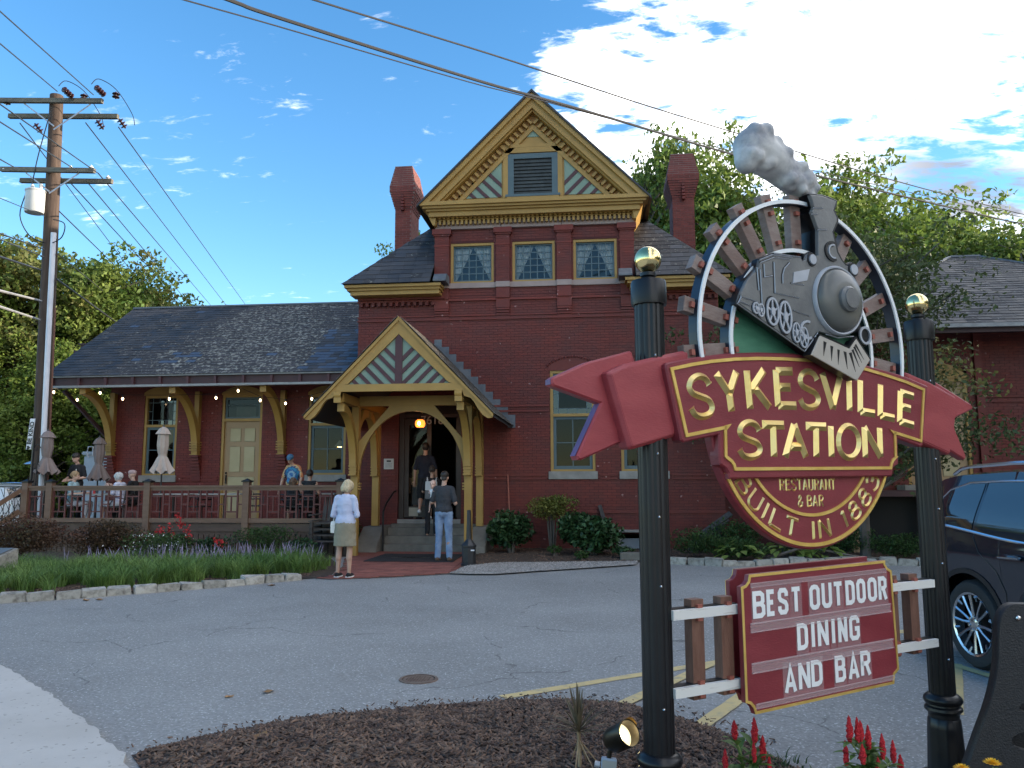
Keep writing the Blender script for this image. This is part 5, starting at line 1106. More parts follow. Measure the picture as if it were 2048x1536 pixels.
# ================================================================ the carved sign: outlines in metres (along the sign, height)
SG = {
 'board': [(0.0011,2.1068),(0.0144,2.1156),(0.1527,2.147),(0.3631,2.1823),(0.5601,2.202),(0.7938,2.2138),(1.335,2.192),(1.4816,2.1739),(1.6329,2.1544),(1.8175,2.1123),(1.7401,1.7871),(1.7196,1.7805),(1.5366,1.8198),(1.5296,1.7263),(1.5317,1.7227),(1.5282,1.6855),(1.4942,1.6736),(1.483,1.6588),(1.4733,1.6247),(0.3479,1.612),(0.3448,1.637),(0.3317,1.6575),(0.3138,1.6674),(0.2959,1.6754),(0.2917,1.7163),(0.294,1.8077),(0.0894,1.7692),(0.0745,1.78),(0.0005,2.0879)],
 'gold': [(0.0302,2.0873),(0.1453,2.1148),(0.2603,2.1369),(0.4031,2.1571),(0.5512,2.1715),(0.705,2.1808),(0.892,2.1867),(1.0786,2.1894),(1.3118,2.1693),(1.4634,2.1481),(1.62,2.1235),(1.771,2.0891),(1.7192,1.8121),(1.5077,1.8504),(1.5022,1.7258),(1.5057,1.7248),(1.4796,1.7086),(1.4657,1.6901),(1.4579,1.668),(0.3804,1.6567),(0.3751,1.6759),(0.3604,1.6918),(0.3305,1.7097),(0.3272,1.7141),(0.3299,1.8416),(0.1043,1.8007)],
 'spurR': [(1.5204,1.8515),(1.5062,1.8349),(1.4686,1.8663),(1.487,1.8627)],
 'spurL': [(0.3188,1.8343),(0.3349,1.8277),(0.368,1.8594),(0.3266,1.8503)],
 'bmidL': [(-0.2841,2.0536),(-0.2688,2.0649),(-0.1814,2.1021),(-0.011,2.1463),(0.1452,2.1844),(0.1593,2.1824),(0.1674,2.1707),(0.166,2.1352),(0.0753,1.7966),(-0.1522,1.7373),(-0.1676,1.7362),(-0.1801,1.745)],
 'btailL': [(-0.5267,2.0205),(-0.5149,2.0294),(-0.3444,2.1043),(-0.1224,2.1682),(-0.112,2.1626),(-0.0996,2.128),(-0.1481,1.7771),(-0.2155,1.7548),(-0.3855,1.6902),(-0.4024,1.6908),(-0.4094,1.7068),(-0.2851,1.9309),(-0.5176,1.9908),(-0.5269,2.0004)],
 'bmidR': [(1.6783,2.1819),(1.7048,2.1836),(1.9029,2.1398),(2.121,2.0704),(2.0931,1.9218),(2.0267,1.7444),(2.0126,1.7442),(1.7666,1.8099)],
 'btailR': [(1.9259,2.1658),(1.9364,2.1673),(2.2976,2.0406),(2.3145,2.0255),(2.305,2.0093),(2.1477,1.9584),(2.1272,1.9378),(2.1258,1.8936),(2.2165,1.7368),(2.1997,1.7181),(2.0753,1.7654),(2.0144,1.7904),(1.968,2.0063)],
 'msg': [(0.4382,1.1884),(1.3667,1.2061),(1.3651,1.1887),(1.3799,1.1695),(1.4117,1.1546),(1.4245,0.6732),(1.3894,0.6514),(1.3814,0.6089),(0.4451,0.5909),(0.4338,0.6194),(0.4156,0.6375),(0.3905,0.6453),(0.3871,1.1378),(0.4132,1.1455),(0.4302,1.1608)],
 'loco': [(0.4068,2.4145),(0.4286,2.4666),(0.4707,2.5341),(0.5476,2.605),(0.5567,2.6466),(0.6533,2.69),(0.8513,2.6954),(0.8565,2.6805),(0.8705,2.6869),(0.8849,2.7178),(0.9158,2.7332),(0.9494,2.72),(0.9622,2.7233),(0.9684,2.8552),(0.9454,2.9061),(0.9299,2.9376),(0.9476,2.9656),(0.9383,2.996),(0.9224,3.0297),(0.9493,3.0354),(1.0201,3.0433),(1.0784,3.041),(1.1368,3.0311),(1.1343,3.0157),(1.1141,2.9751),(1.1377,2.9394),(1.1361,2.9182),(1.0973,2.8576),(1.1132,2.8084),(1.1239,2.7593),(1.1524,2.7203),(1.1841,2.7015),(1.2122,2.7191),(1.2514,2.7057),(1.2567,2.6716),(1.2396,2.644),(1.2768,2.5629),(1.2774,2.4892),(1.2516,2.4224),(1.2621,2.3869),(1.3178,2.3645),(1.3258,2.3148),(1.2938,2.2825),(1.2511,2.2949),(1.2291,2.352),(1.0562,2.3145),(0.9435,2.3266),(0.8615,2.2113),(0.8379,2.2203)],
 'face': [(0.3979,2.4116),(0.4166,2.4589),(0.4585,2.5239),(0.5379,2.5968),(0.5456,2.6338),(0.631,2.6731),(0.8215,2.6796),(0.8359,2.6662),(0.8548,2.6753),(0.8722,2.7042),(0.8915,2.7157),(0.9186,2.7039),(0.9473,2.7116),(0.9551,2.8475),(0.9322,2.898),(0.9175,2.9295),(0.9345,2.9572),(0.924,2.9871),(0.9108,3.0143),(0.9951,3.0255),(1.1011,3.014),(1.097,3.0031),(1.0757,2.9625),(1.0991,2.9272),(1.0976,2.9085),(1.0605,2.8478),(1.0747,2.7951),(1.087,2.7445),(1.1168,2.7083),(1.1478,2.685),(1.1842,2.6852),(1.2073,2.6422),(1.2335,2.5537),(1.2341,2.4807),(1.2086,2.4146),(1.1628,2.3383),(1.0318,2.3135),(0.9261,2.3261),(0.84,2.2325),(0.8154,2.2263)],
 'cow': [(0.8829,2.2963),(1.0856,2.2481),(1.1417,2.3033),(1.2386,2.2045),(1.1308,2.0917),(0.8155,2.1972)],
 'slots': [[(0.9031,2.2698),(0.9242,2.2651),(0.8978,2.1967)],[(0.9498,2.2522),(0.9695,2.2486),(0.9529,2.1772)],[(0.998,2.2374),(1.0154,2.2349),(0.999,2.1611)],[(1.0423,2.2313),(1.0624,2.2285),(1.0639,2.1438)],[(1.0813,2.2256),(1.101,2.2315),(1.1221,2.1346)],[(1.1017,2.2403),(1.1152,2.2479),(1.1521,2.1606)],[(1.1159,2.2568),(1.1275,2.2643),(1.1716,2.1839)],[(1.1266,2.2686),(1.1369,2.2761),(1.1894,2.2006)]],
 'lines': [[(0.3929,2.4101),(0.4164,2.4434),(0.5206,2.4279)],[(0.4016,2.4213),(0.4748,2.4044)],[(0.4082,2.4446),(0.5206,2.4279)],[(0.3848,2.4092),(0.8153,2.2192),(0.9134,2.3176)],[(0.5214,2.5955),(0.5292,2.4832)],[(0.5418,2.5876),(0.5464,2.3869)],[(0.5678,2.6164),(0.5699,2.5532),(0.6223,2.566)],[(0.6351,2.636),(0.633,2.4845),(0.7934,2.4768)],[(0.6375,2.677),(0.8221,2.6829)],[(0.5453,2.6198),(0.6364,2.6576),(0.7485,2.6628)],[(0.7415,2.6458),(0.7038,2.6128),(0.6887,2.5764),(0.6885,2.5357)],[(0.744,2.5445),(0.8343,2.5465)],[(0.7533,2.4123),(0.8636,2.3954)],[(0.9692,2.316),(1.0569,2.3061),(1.1749,2.3229)],[(0.5403,2.6318),(0.6254,2.6689),(0.7612,2.6746)],[(0.9249,2.3056),(1.1303,2.2568),(1.1872,2.3127)],[(0.9237,2.9493),(0.994,2.9588)],[(0.9088,2.9153),(0.9531,2.9203)],[(0.9474,2.8404),(1.0147,2.8498)]],
 'wheels': [(0.5017,2.3978,0.0197,0.0272),(0.5321,2.3906,0.0214,0.0314),(0.6088,2.3921,0.0403,0.0698),(0.6915,2.3729,0.0423,0.0833),(0.7609,2.305,0.0269,0.0514),(0.8104,2.2858,0.0302,0.0538)],
 'lamps': [(0.8953,2.6808,0.0282,0.0313),(1.1961,2.6683,0.0323,0.0334),(1.265,2.3354,0.0488,0.0513),(1.045,2.7439,0.0488,0.0457)],
 'cring': (0.8409,2.3254,0.0458,0.0411),
 'dome': (1.0651,2.4923,0.1763,0.1764),
 'boss': (1.0503,2.4785,0.063,0.0642),
 'lwin': [(0.7648,2.6016),(0.876,2.6311),(0.8535,2.5711),(0.7552,2.5463)],
 'smoke': [(1.0281,3.0554),(0.9662,3.091),(0.9172,3.1191),(0.8756,3.1575),(0.8152,3.1873),(0.7497,3.22),(0.679,3.2511),(0.6045,3.1906),(0.5556,3.1495)],
 'words': [('S',[(0.1162,2.0566),(0.2483,2.0735),(0.1339,1.8801),(0.2727,1.8922)]),('Y',[(0.2812,2.0837),(0.4221,2.1024),(0.3131,1.9113),(0.4395,1.921)]),('K',[(0.4613,2.1086),(0.6038,2.1216),(0.474,1.9303),(0.6265,1.944)]),('E',[(0.6473,2.1244),(0.7835,2.1334),(0.6523,1.9488),(0.7957,1.9531)]),('S',[(0.819,2.13),(0.9515,2.1347),(0.8142,1.952),(0.9571,1.9581)]),('V',[(0.9785,2.1318),(1.1224,2.1241),(0.9799,1.959),(1.1177,1.9532)]),('I',[(1.1709,2.1152),(1.1884,2.1142),(1.1625,1.9511),(1.1821,1.95)]),('L',[(1.2473,2.1138),(1.3727,2.101),(1.2334,1.9461),(1.3643,1.9373)]),('L',[(1.4033,2.1007),(1.5299,2.0853),(1.3852,1.932),(1.5173,1.9186)]),('E',[(1.5588,2.0752),(1.6926,2.0542),(1.537,1.907),(1.6731,1.8868)]),('S',[(0.4127,1.8672),(0.5486,1.8718),(0.4071,1.7081),(0.5531,1.7135)]),('T',[(0.5618,1.8686),(0.7066,1.8704),(0.563,1.7136),(0.6996,1.7154)]),('A',[(0.7168,1.8682),(0.8382,1.8721),(0.6943,1.7135),(0.857,1.7156)]),('T',[(0.8515,1.8707),(0.9957,1.8715),(0.8436,1.7154),(0.9876,1.7172)]),('I',[(1.0179,1.8703),(1.0364,1.8701),(1.0137,1.7176),(1.0327,1.7178)]),('O',[(1.0727,1.8739),(1.2363,1.8752),(1.065,1.7144),(1.2309,1.7184)]),('N',[(1.2597,1.872),(1.4074,1.8725),(1.2574,1.7187),(1.403,1.7225)])],
 'rows': [[('B',0.4508,0.5262,0.9961,1.1148),('E',0.5366,0.5935,0.9992,1.1168),('S',0.6074,0.6722,1.0004,1.1182),('T',0.6899,0.7561,1.0044,1.1187),('O',0.8134,0.8818,1.0049,1.1206),('U',0.8955,0.9646,1.007,1.1255),('T',0.9747,1.0422,1.0101,1.1247),('D',1.0616,1.1267,1.0098,1.1256),('O',1.1404,1.2052,1.0116,1.1287),('O',1.2215,1.2892,1.0134,1.13),('R',1.3018,1.3667,1.0155,1.1307)],[('D',0.7208,0.7907,0.833,0.952),('I',0.8126,0.8375,0.8367,0.9535),('N',0.8558,0.9282,0.8365,0.9553),('I',0.9509,0.9745,0.8409,0.9568),('N',0.9957,1.0594,0.8406,0.959),('G',1.0751,1.1478,0.8426,0.9583)],[('A',0.6273,0.7053,0.6553,0.7751),('N',0.718,0.793,0.6599,0.7798),('D',0.8008,0.8754,0.6627,0.7806),('B',0.9615,1.034,0.6631,0.7835),('A',1.0537,1.1294,0.666,0.7863),('R',1.1419,1.2153,0.6709,0.7875)]]}
SA = R(34.94); SP = Vector((.238, 3.572, 0)); SU = Vector((math.cos(SA), math.sin(SA), 0)); SN = Vector((math.sin(SA), -math.cos(SA), 0))
def sg(u, z, d=0.): p = SP+SU*u+SN*d; return (p.x, p.y, z)
S = thing('station_sign', 'large carved railway sign on two black fluted posts with a locomotive over red banners', 'sign', (SP.x+SU.x*.96, SP.y+SU.y*.96, 0))
# posts with flutes, base mouldings, caps and gilded balls
BALL = mat('gilded_ball', (.84, .66, .30), (.88, .71, .36), scale=4, rough=.14, rough2=.22, metal=1.0)
STEEL = mat('bolt_steel', (.6, .6, .6), rough=.25, metal=1.0)
def sign_post(u):
    x, y, _ = sg(u, 0); n_ = 48; fl = [1-.07*max(0, math.cos(12*2*math.pi*k/n_))**2 for k in range(n_)]
    mb = MB(); Z = [(.46, .066), (2.40, .066)]; vs = []
    for z, r_ in Z: vs += [(x+r_*fl[k]*math.cos(2*math.pi*k/n_), y+r_*fl[k]*math.sin(2*math.pi*k/n_), z) for k in range(n_)]
    mb.add(vs, [(k, (k+1) % n_, n_+(k+1) % n_, n_+k) for k in range(n_)]); P = mb.build('sign_post', BLK, S, True)
    mb = MB(); mb.lathe((x, y, 0), [(.0, 2.385), (.078, 2.386), (.080, 2.40), (.080, 2.485), (.076, 2.497), (.03, 2.50), (.026, 2.515), (.036, 2.52), (.036, 2.535), (.02, 2.54)], 32); mb.build('post_cap', BLK, P, True)
    mb = MB(); mb.ball((x, y, 2.597), .0605, 32); mb.build('gold_ball', BALL, P, True)
    mb = MB(); mb.lathe((x, y, 0), [(.066, .475), (.078, .47), (.094, .455), (.097, .44), (.090, .425), (.079, .42), (.080, .413), (.092, .405), (.094, .392), (.085, .382), (.076, .372), (.076, .352)], 40); mb.build('base_ring', BLK, P, True)
    mb = MB(); vs = []; fl2 = [1-.04*max(0, math.cos(12*2*math.pi*k/n_))**2 for k in range(n_)]
    for z, r_ in ((.05, .096), (.30, .084), (.345, .080), (.353, .074)): vs += [(x+r_*(fl2[k] if z < .32 else 1)*math.cos(2*math.pi*k/n_), y+r_*(fl2[k] if z < .32 else 1)*math.sin(2*math.pi*k/n_), z) for k in range(n_)]
    mb.add(vs, [(j*n_+k, j*n_+(k+1) % n_, (j+1)*n_+(k+1) % n_, (j+1)*n_+k) for j in range(3) for k in range(n_)]); mb.lathe((x, y, 0), [(.13, .02), (.13, .06), (.10, .075)], 32); mb.build('post_base', BLK, P, True)
    for z in (2.15, 2.02, 1.72, 1.45, 1.16, .66): mb = MB(); mb.lathe(tuple(Vector((x, y, z))+SN*.058-SU*.022), [(.006, 0), (.006, .008), (.003, .011)], 8, axis=SN); mb.build('bolt', STEEL, P)
    return P
sign_post(0.0); sign_post(1.9224)
def smoothpts(pts, n=4, closed=False):
    P = [Vector(p) for p in pts]; out = []; N_ = len(P)
    for i in range(N_ if closed else N_-1):
        g = (lambda k: P[k % N_]) if closed else (lambda k: P[max(0, min(N_-1, k))])
        a, b_, c, d = g(i-1), g(i), g(i+1), g(i+2)
        for k in range(n): t_ = k/n; out.append(tuple(.5*((2*b_)+(c-a)*t_+(2*a-5*b_+4*c-d)*t_*t_+(3*b_-a-3*c+d)*t_**3)))
    if not closed: out.append(tuple(P[-1]))
    return out
def plate(name, pts, d0, d1, m, parent=None, ch=.004, bevel=0):
    mb = MB(); mb.prism(pts, sg, d0, d1, ch=ch); return mb.build(name, m, parent or S, bevel=bevel)
def ribbon(mb, pts, hw, d0, h, closed=False, ridge=True, flare=1., mi=0):
    """carved stroke: triangular ridge (gilded) or flat ribbon along a line in the plane of the sign"""
    P = [Vector(p) for p in pts]; n = len(P); L_, C_, R_ = [], [], []
    for i, p in enumerate(P):
        a = (P[i]-P[i-1]).normalized() if (i > 0 or closed) else None; b_ = (P[(i+1) % n]-P[i]).normalized() if (i < n-1 or closed) else None
        if a is None: a = b_
        if b_ is None: b_ = a
        na, nb = Vector((-a.y, a.x)), Vector((-b_.y, b_.x)); k = (na+nb); k = k.normalized() if k.length > .2 else na; w_ = hw/max(.45, k.dot(na))
        if not closed and i in (0, n-1): w_ *= flare
        L_.append(p+k*w_); R_.append(p-k*w_)
        q = p
        if ridge and not closed and i in (0, n-1): q = p+(b_ if i == 0 else -a)*min(hw*flare, (P[1]-P[0]).length*.45 if i == 0 else (P[-1]-P[-2]).length*.45)
        C_.append(q)
    vs = []; fs = []; m_ = n if closed else n-1
    if ridge:
        for i in range(n): vs += [sg(L_[i].x, L_[i].y, d0), sg(C_[i].x, C_[i].y, d0+h), sg(R_[i].x, R_[i].y, d0)]
        for i in range(m_): j = (i+1) % n; fs += [(3*i, 3*j, 3*j+1, 3*i+1), (3*i+1, 3*j+1, 3*j+2, 3*i+2)]
        if not closed: fs += [(0, 1, 2), (3*n-3, 3*n-1, 3*n-2)]
    else:
        for i in range(n): vs += [sg(L_[i].x, L_[i].y, d0), sg(L_[i].x, L_[i].y, d0+h), sg(R_[i].x, R_[i].y, d0+h), sg(R_[i].x, R_[i].y, d0)]
        for i in range(m_):
            j = (i+1) % n
            for a_, b2 in ((0, 1), (1, 2), (2, 3)): fs.append((4*i+a_, 4*j+a_, 4*j+b2, 4*i+b2))
        if not closed: fs += [(0, 1, 2, 3), (4*n-1, 4*n-2, 4*n-3, 4*n-4)]
    mb.add(vs, fs, mi)
# banners
tl_ = plate('banner_tail', SG['btailL'], -.03, .02, BRED, ch=.008); PUR = mat('banner_edge_purple', (.10, .05, .13), (.14, .07, .17), scale=6, rough=.5)
mb = MB(); p = SG['btailL']; k = p.index(min(p, key=lambda q: q[0]))
mb.prism([(p[0][0]-.003, p[0][1]), p[0], p[-1], (p[-1][0]-.003, p[-1][1]-.002)], sg, -.028, .010); mb.prism([p[12-1], p[11], (p[11][0]-.003, p[11][1]), (p[10][0]-.004, p[10][1])], sg, -.028, .010) if len(p) > 12 else None
mb.build('painted_edge', PUR, tl_)
plate('banner_fold', SG['bmidL'], .0, .075, BRED, ch=.016, bevel=.006)
plate('banner_tail', SG['btailR'], .0, .045, BRED, ch=.008); plate('banner_fold', SG['bmidR'], .01, .073, BRED, ch=.012, bevel=.004)
# name board with gilded frame and carved letters
NB = plate('name_board', SG['board'], .045, .105, SRED, ch=.007)
mb = MB(); ribbon(mb, SG['gold'], .0075, .1045, .007, closed=True, ridge=False); mb.prism(SG['spurL'], sg, .1045, .1115); mb.prism(SG['spurR'], sg, .1045, .1115); mb.build('gilded_frame', GOLDP, NB)
def cat(n=8, *pts): return smoothpts(pts, n)
GLY = {
 'S': [cat(4, (.94, .78), (.80, .93), (.52, 1.), (.22, .93), (.07, .76), (.18, .60), (.5, .5), (.82, .40), (.94, .22), (.80, .06), (.48, 0), (.20, .06), (.05, .23))],
 'Y': [[(.06, 1), (.5, .46)], [(.94, 1), (.5, .46)], [(.5, .48), (.5, 0)]], 'K': [[(.12, 1), (.12, 0)], [(.90, 1), (.14, .42)], [(.36, .57), (.94, 0)]],
 'E': [[(.14, 1), (.14, 0)], [(.14, .96), (.97, .96)], [(.14, .53), (.80, .53)], [(.14, .04), (1, .04)]], 'V': [[(.05, 1), (.5, .0)], [(.95, 1), (.5, .0)]], 'I': [[(.5, 1), (.5, 0)]],
 'L': [[(.14, 1), (.14, 0)], [(.14, .04), (1, .04)]], 'T': [[(.5, .98), (.5, 0)], [(0, .96), (1, .96)]], 'A': [[(.46, 1), (.06, 0)], [(.46, 1), (.92, 0)], [(.2, .32), (.78, .32)]],
 'O': [arc(.5, .5, .46, 90, 450, 24, .5)], 'N': [[(.1, 1), (.1, 0)], [(.1, 1), (.9, 0)], [(.9, 1), (.9, 0)]],
 'B': [[(.14, 1), (.14, 0)], cat(4, (.14, .97), (.55, .97), (.82, .88), (.84, .70), (.68, .56), (.14, .53)), cat(4, (.14, .53), (.60, .53), (.90, .42), (.93, .22), (.78, .07), (.14, .03))],
 'U': [cat(4, (.1, 1), (.1, .5), (.12, .2), (.3, .02), (.5, .0), (.7, .02), (.88, .2), (.9, .5), (.9, 1))], 'R': [[(.14, 1), (.14, 0)], cat(4, (.14, .97), (.6, .97), (.86, .86), (.86, .66), (.62, .52), (.14, .5)), [(.5, .5), (.92, 0)]],
 '1': [[(.55, 1), (.55, 0)], [(.22, .8), (.55, .98)]], '8': [arc(.5, .75, .32, 90, 450, 14, .24), arc(.5, .26, .40, 90, 450, 16, .27)],
 '3': [cat(4, (.12, .84), (.3, .97), (.6, .99), (.82, .85), (.78, .64), (.42, .54)), cat(4, (.42, .54), (.82, .46), (.9, .22), (.7, .04), (.4, .0), (.1, .14))],
 '&': [cat(4, (.95, .05), (.6, .38), (.25, .74), (.30, .95), (.5, 1.), (.66, .85), (.55, .66), (.2, .45), (.08, .22), (.25, .03), (.5, .02), (.78, .2), (.92, .45))]}
def carve(ch, box, hw, d0, h, parent, flare=1.3, m=GOLD):
    TL, TR, BL, BR = [Vector(q) for q in box]; mb = MB()
    for st in GLY[ch]:
        pts = [tuple((BL*(1-x)+BR*x)*(1-y)+(TL*(1-x)+TR*x)*y) for x, y in st]
        cl = (Vector(st[0])-Vector(st[-1])).length < 1e-3
        ribbon(mb, pts[:-1] if cl else pts, hw, d0, h, closed=cl, flare=flare)
    return mb.build('letter', m, parent)
for ch, box in SG['words']: carve(ch, box, .0163, .1048, .016, NB)
# medallion
mc = (.905, 1.918)
MD = plate('medallion', arc(*mc, .640, 180, 360, 60), .03, .075, SRED, ch=.006)
for r_, hw in ((.6186, .0085), (.478, .0075)): mb = MB(); ribbon(mb, arc(*mc, r_, 198, 342, 48), hw, .0745, .008, ridge=False); mb.build('gilded_ring', GOLDP, MD)
def row(txt, u0, u1, z0, z1, hw, h):
    W_ = [.35 if c == ' ' else (.35 if c in 'I1' else 1.) for c in txt]; tot = sum(W_)+.22*(len(txt)-1); sc = (u1-u0)/tot; u = u0
    for c, w_ in zip(txt, W_):
        if c != ' ': carve(c, [(u, z1), (u+w_*sc, z1), (u, z0), (u+w_*sc, z0)], hw, .0748, h, MD, 1.1)
        u += (w_+.22)*sc
row('RESTAURANT', .690, 1.075, 1.558, 1.612, .0043, .005); row('& BAR', .808, .985, 1.480, 1.533, .0043, .005)
txt = 'BUILT IN 1883'; W_ = {'I': .42, '1': .55, ' ': .62}; tot = sum(W_.get(c, 1.) for c in txt)+.20*(len(txt)-1); a = 212.; da = (329.-212.)/tot
for c in txt:
    w_ = W_.get(c, 1.)*da
    if c != ' ':
        a0, a1 = R(a), R(a+w_); q = lambda an, r_: (mc[0]+r_*math.cos(an), mc[1]+r_*math.sin(an))
        carve(c, [q(a0, .508), q(a1, .508), q(a0, .594), q(a1, .594)], .0073, .0748, .009, MD, 1.2)
    a += w_+.20*da
# arched track: two rings, sleepers and spikes
AO, AI = (.913, 2.279), (.884, 2.246); TIE = mat('sleeper_wood', (.25, .19, .165), (.17, .105, .085), scale=5, lo=.4, hi=.62, rough=.6, bump=.25, bscale=40, stretch=(1, 1, 3)); TIED = mat('sleeper_brown_wood', (.125, .055, .035), (.19, .09, .06), scale=6, rough=.6, bump=.3, bscale=50, stretch=(5, 5, 1)); SPK = mat('spike_red', (.27, .075, .05), (.32, .10, .07), scale=9, rough=.6); NAVY = mat('navy_black_paint', (.012, .016, .028), (.018, .024, .04), scale=3, rough=.35)
for (c, r_), nm in (((AO, .709), 'outer'), ((AI, .4906), 'inner')):
    a0, a1 = (-12, 192); n_ = 72; ring = lambda q0, q1: arc(c[0], c[1], q1, a0, a1, n_)+arc(c[0], c[1], q0, a1, a0, n_)
    mb = MB(); mb.prism(ring(r_-.0105, r_+.0075), sg, .035, .0925); AR = mb.build('track_arch', NAVY, S); mb = MB(); mb.prism(ring(r_-.011, r_+.008), sg, .093, .102); mb.build('white_rail', WHT, AR)
for a in (-173, 169.8, 153.7, 137.5, 122, 106.5, 91, 74.5, 58, 42, 25.5, 9.7, -6):
    d = Vector((math.cos(R(a)), math.sin(R(a)))); nrm = Vector((-d.y, d.x)); c = Vector((.902, 2.266)); p, q = c+d*.452, c+d*.768; hw = .036
    T = plate('sleeper', [tuple(p-nrm*hw), tuple(q-nrm*hw), tuple(q+nrm*hw), tuple(p+nrm*hw)], -.0+.025, .068, TIE, ch=.002)
    for rr in (.7, .492):
        for e in (-.030, .030):
            s_ = c+d*(rr+e); mb = MB(); mb.prism([tuple(s_-nrm*.013-d*.010), tuple(s_-nrm*.013+d*.010), tuple(s_+nrm*.013+d*.010), tuple(s_+nrm*.013-d*.010)], sg, .0685, .086); mb.build('spike', SPK, T)
plate('green_panel', arc(AI[0], AI[1], .474, -15, 195, 40), .03, .055, mat('field_green', (.055, .19, .11), (.085, .26, .155), scale=7, rough=.55, bump=.2, bscale=60, stretch=(1, 1, 4)), ch=0)
# locomotive relief
LGREY = mat('loco_grey', (0.1209, 0.1209, 0.1209), (0.1773, 0.1733, 0.1652), scale=7, det=8, rough=.4, bump=.18, bscale=38); LLITE = mat('loco_highlight', (0.3564, 0.3672, 0.3996), (0.432, 0.4428, 0.4752), scale=8, rough=.4); LBLK = mat('loco_black', (.010, .010, .012), rough=.35)
LC = plate('locomotive', SG['loco'], .088, .13, LBLK, ch=.004); plate('smokestack', SG['loco'][12:30], -.03, .1285, LBLK, LC, ch=.002); plate('body_face', SG['face'], .1305, .150, LGREY, LC, ch=.003)
for ln in SG['lines']: mb = MB(); ribbon(mb, ln, .0034, .1495, .006, ridge=True); mb.build('relief_line', LLITE, LC); mb = MB(); ribbon(mb, [(a-.006, b_+.001) for a, b_ in ln], .0035, .1496, .0015, ridge=False); mb.build('groove_line', LBLK, LC)
plate('lit_window', SG['lwin'], .1505, .154, LLITE, LC, ch=0)
for (u, z, ru, rz) in SG['wheels']:
    mb = MB(); mb.prism(arc(u-.004, z, ru*1.12, 0, 355, 24, rz*1.08), sg, .1495, .152); Wd = mb.build('wheel', LBLK, LC)
    mb = MB(); ribbon(mb, arc(u, z, ru*.9, 0, 345, 24, rz*.9), .005 if ru > .035 else .0035, .152, .007, closed=True, ridge=False); mb.build('rim', LLITE, Wd); mb = MB(); mb.prism(arc(u, z, ru*.32, 0, 345, 12, rz*.32), sg, .152, .161)
    for k in range(5): a = R(90+72*k); ribbon(mb, [(u+ru*.3*math.cos(a), z+rz*.3*math.sin(a)), (u+ru*.88*math.cos(a), z+rz*.88*math.sin(a))], ru*.11, .152, .005, ridge=False)
    mb.build('spokes', LLITE, Wd)
for i, (u, z, ru, rz) in enumerate(SG['lamps']):
    mb = MB()
    if i == 3: ribbon(mb, arc(u, z, ru, 60, 300, 18, rz), .006, .150, .008, ridge=False); ribbon(mb, arc(u+.008, z, ru*.72, 75, 290, 18, rz*.74), .004, .150, .008, ridge=False, mi=1)
    elif i == 2: mb.prism(arc(u, z, ru*.86, 0, 345, 24, rz*.86), sg, .128, .145); ribbon(mb, arc(u, z, ru*.8, 0, 345, 24, rz*.8), .006, .145, .008, closed=True, ridge=False, mi=1)
    else: mb.prism(arc(u, z, ru*1.1, 0, 345, 20, rz*1.1), sg, .145, .155); mb.prism(arc(u, z, ru*.8, 0, 345, 20, rz*.8), sg, .155, .162, 1)
    mb.build('lamp', [LBLK, LLITE], LC)
u, z, ru, rz = SG['cring']; mb = MB(); ribbon(mb, arc(u, z, ru, 70, 300, 18, rz), .006, .1495, .008, ridge=False); mb.build('cylinder_arc', LLITE, LC)
u, z, ru, rz = SG['dome']; c = sg(u, z, .150); BOIL = mat('boiler_paint', (0.133, 0.1295, 0.112), (0.098, 0.098, 0.091), scale=4, rough=.33, bump=.05)
mb = MB(); mb.lathe(c, [(.1763, 0), (.1763, .012), (.170, .02), (.163, .018), (.160, .006)], 64, axis=SN); mb.build('boiler_rim', LLITE, LC, True)
mb = MB(); mb.lathe(c, [(.1605, .004)]+[(.158*math.cos(R(t_)), .012+.06*math.sin(R(t_))) for t_ in range(6, 66, 6)], 64, axis=SN); mb.build('boiler_front', BOIL, LC, True)
ub, zb = u+.0, z-.004; mb = MB(); mb.lathe(sg(ub, zb, .150), [(.0655, .060), (.064, .078), (.052, .090), (.050, .088), (.048, .094), (.0, .096)], 48, axis=SN); mb.build('boiler_boss', LGREY, LC, True)
plate('cowcatcher_block', inset(SG['cow'] if sum(SG['cow'][i][0]*SG['cow'][(i+1) % 6][1]-SG['cow'][(i+1) % 6][0]*SG['cow'][i][1] for i in range(6)) > 0 else SG['cow'][::-1], .003), .13, .1835, LBLK, LC, ch=0); CW = plate('cowcatcher', SG['cow'], .184, .19, mat('cowcatcher_buff', (.40, .355, .30), (.45, .40, .345), scale=6, rough=.5, bump=.1), LC, ch=.002)
for sl_ in SG['slots']: mb = MB(); mb.prism(sl_, sg, .1895, .1912); mb.build('slot', LBLK, LC)
mb = MB(); cp = SG['cow']; ribbon(mb, [(cp[0][0]-.004, cp[0][1]+.004), (cp[1][0], cp[1][1]+.005), (cp[2][0], cp[2][1]+.005), (cp[3][0]+.004, cp[3][1])], .004, .17, .02, ridge=False); mb.build('cowcatcher_edge', LBLK, LC)
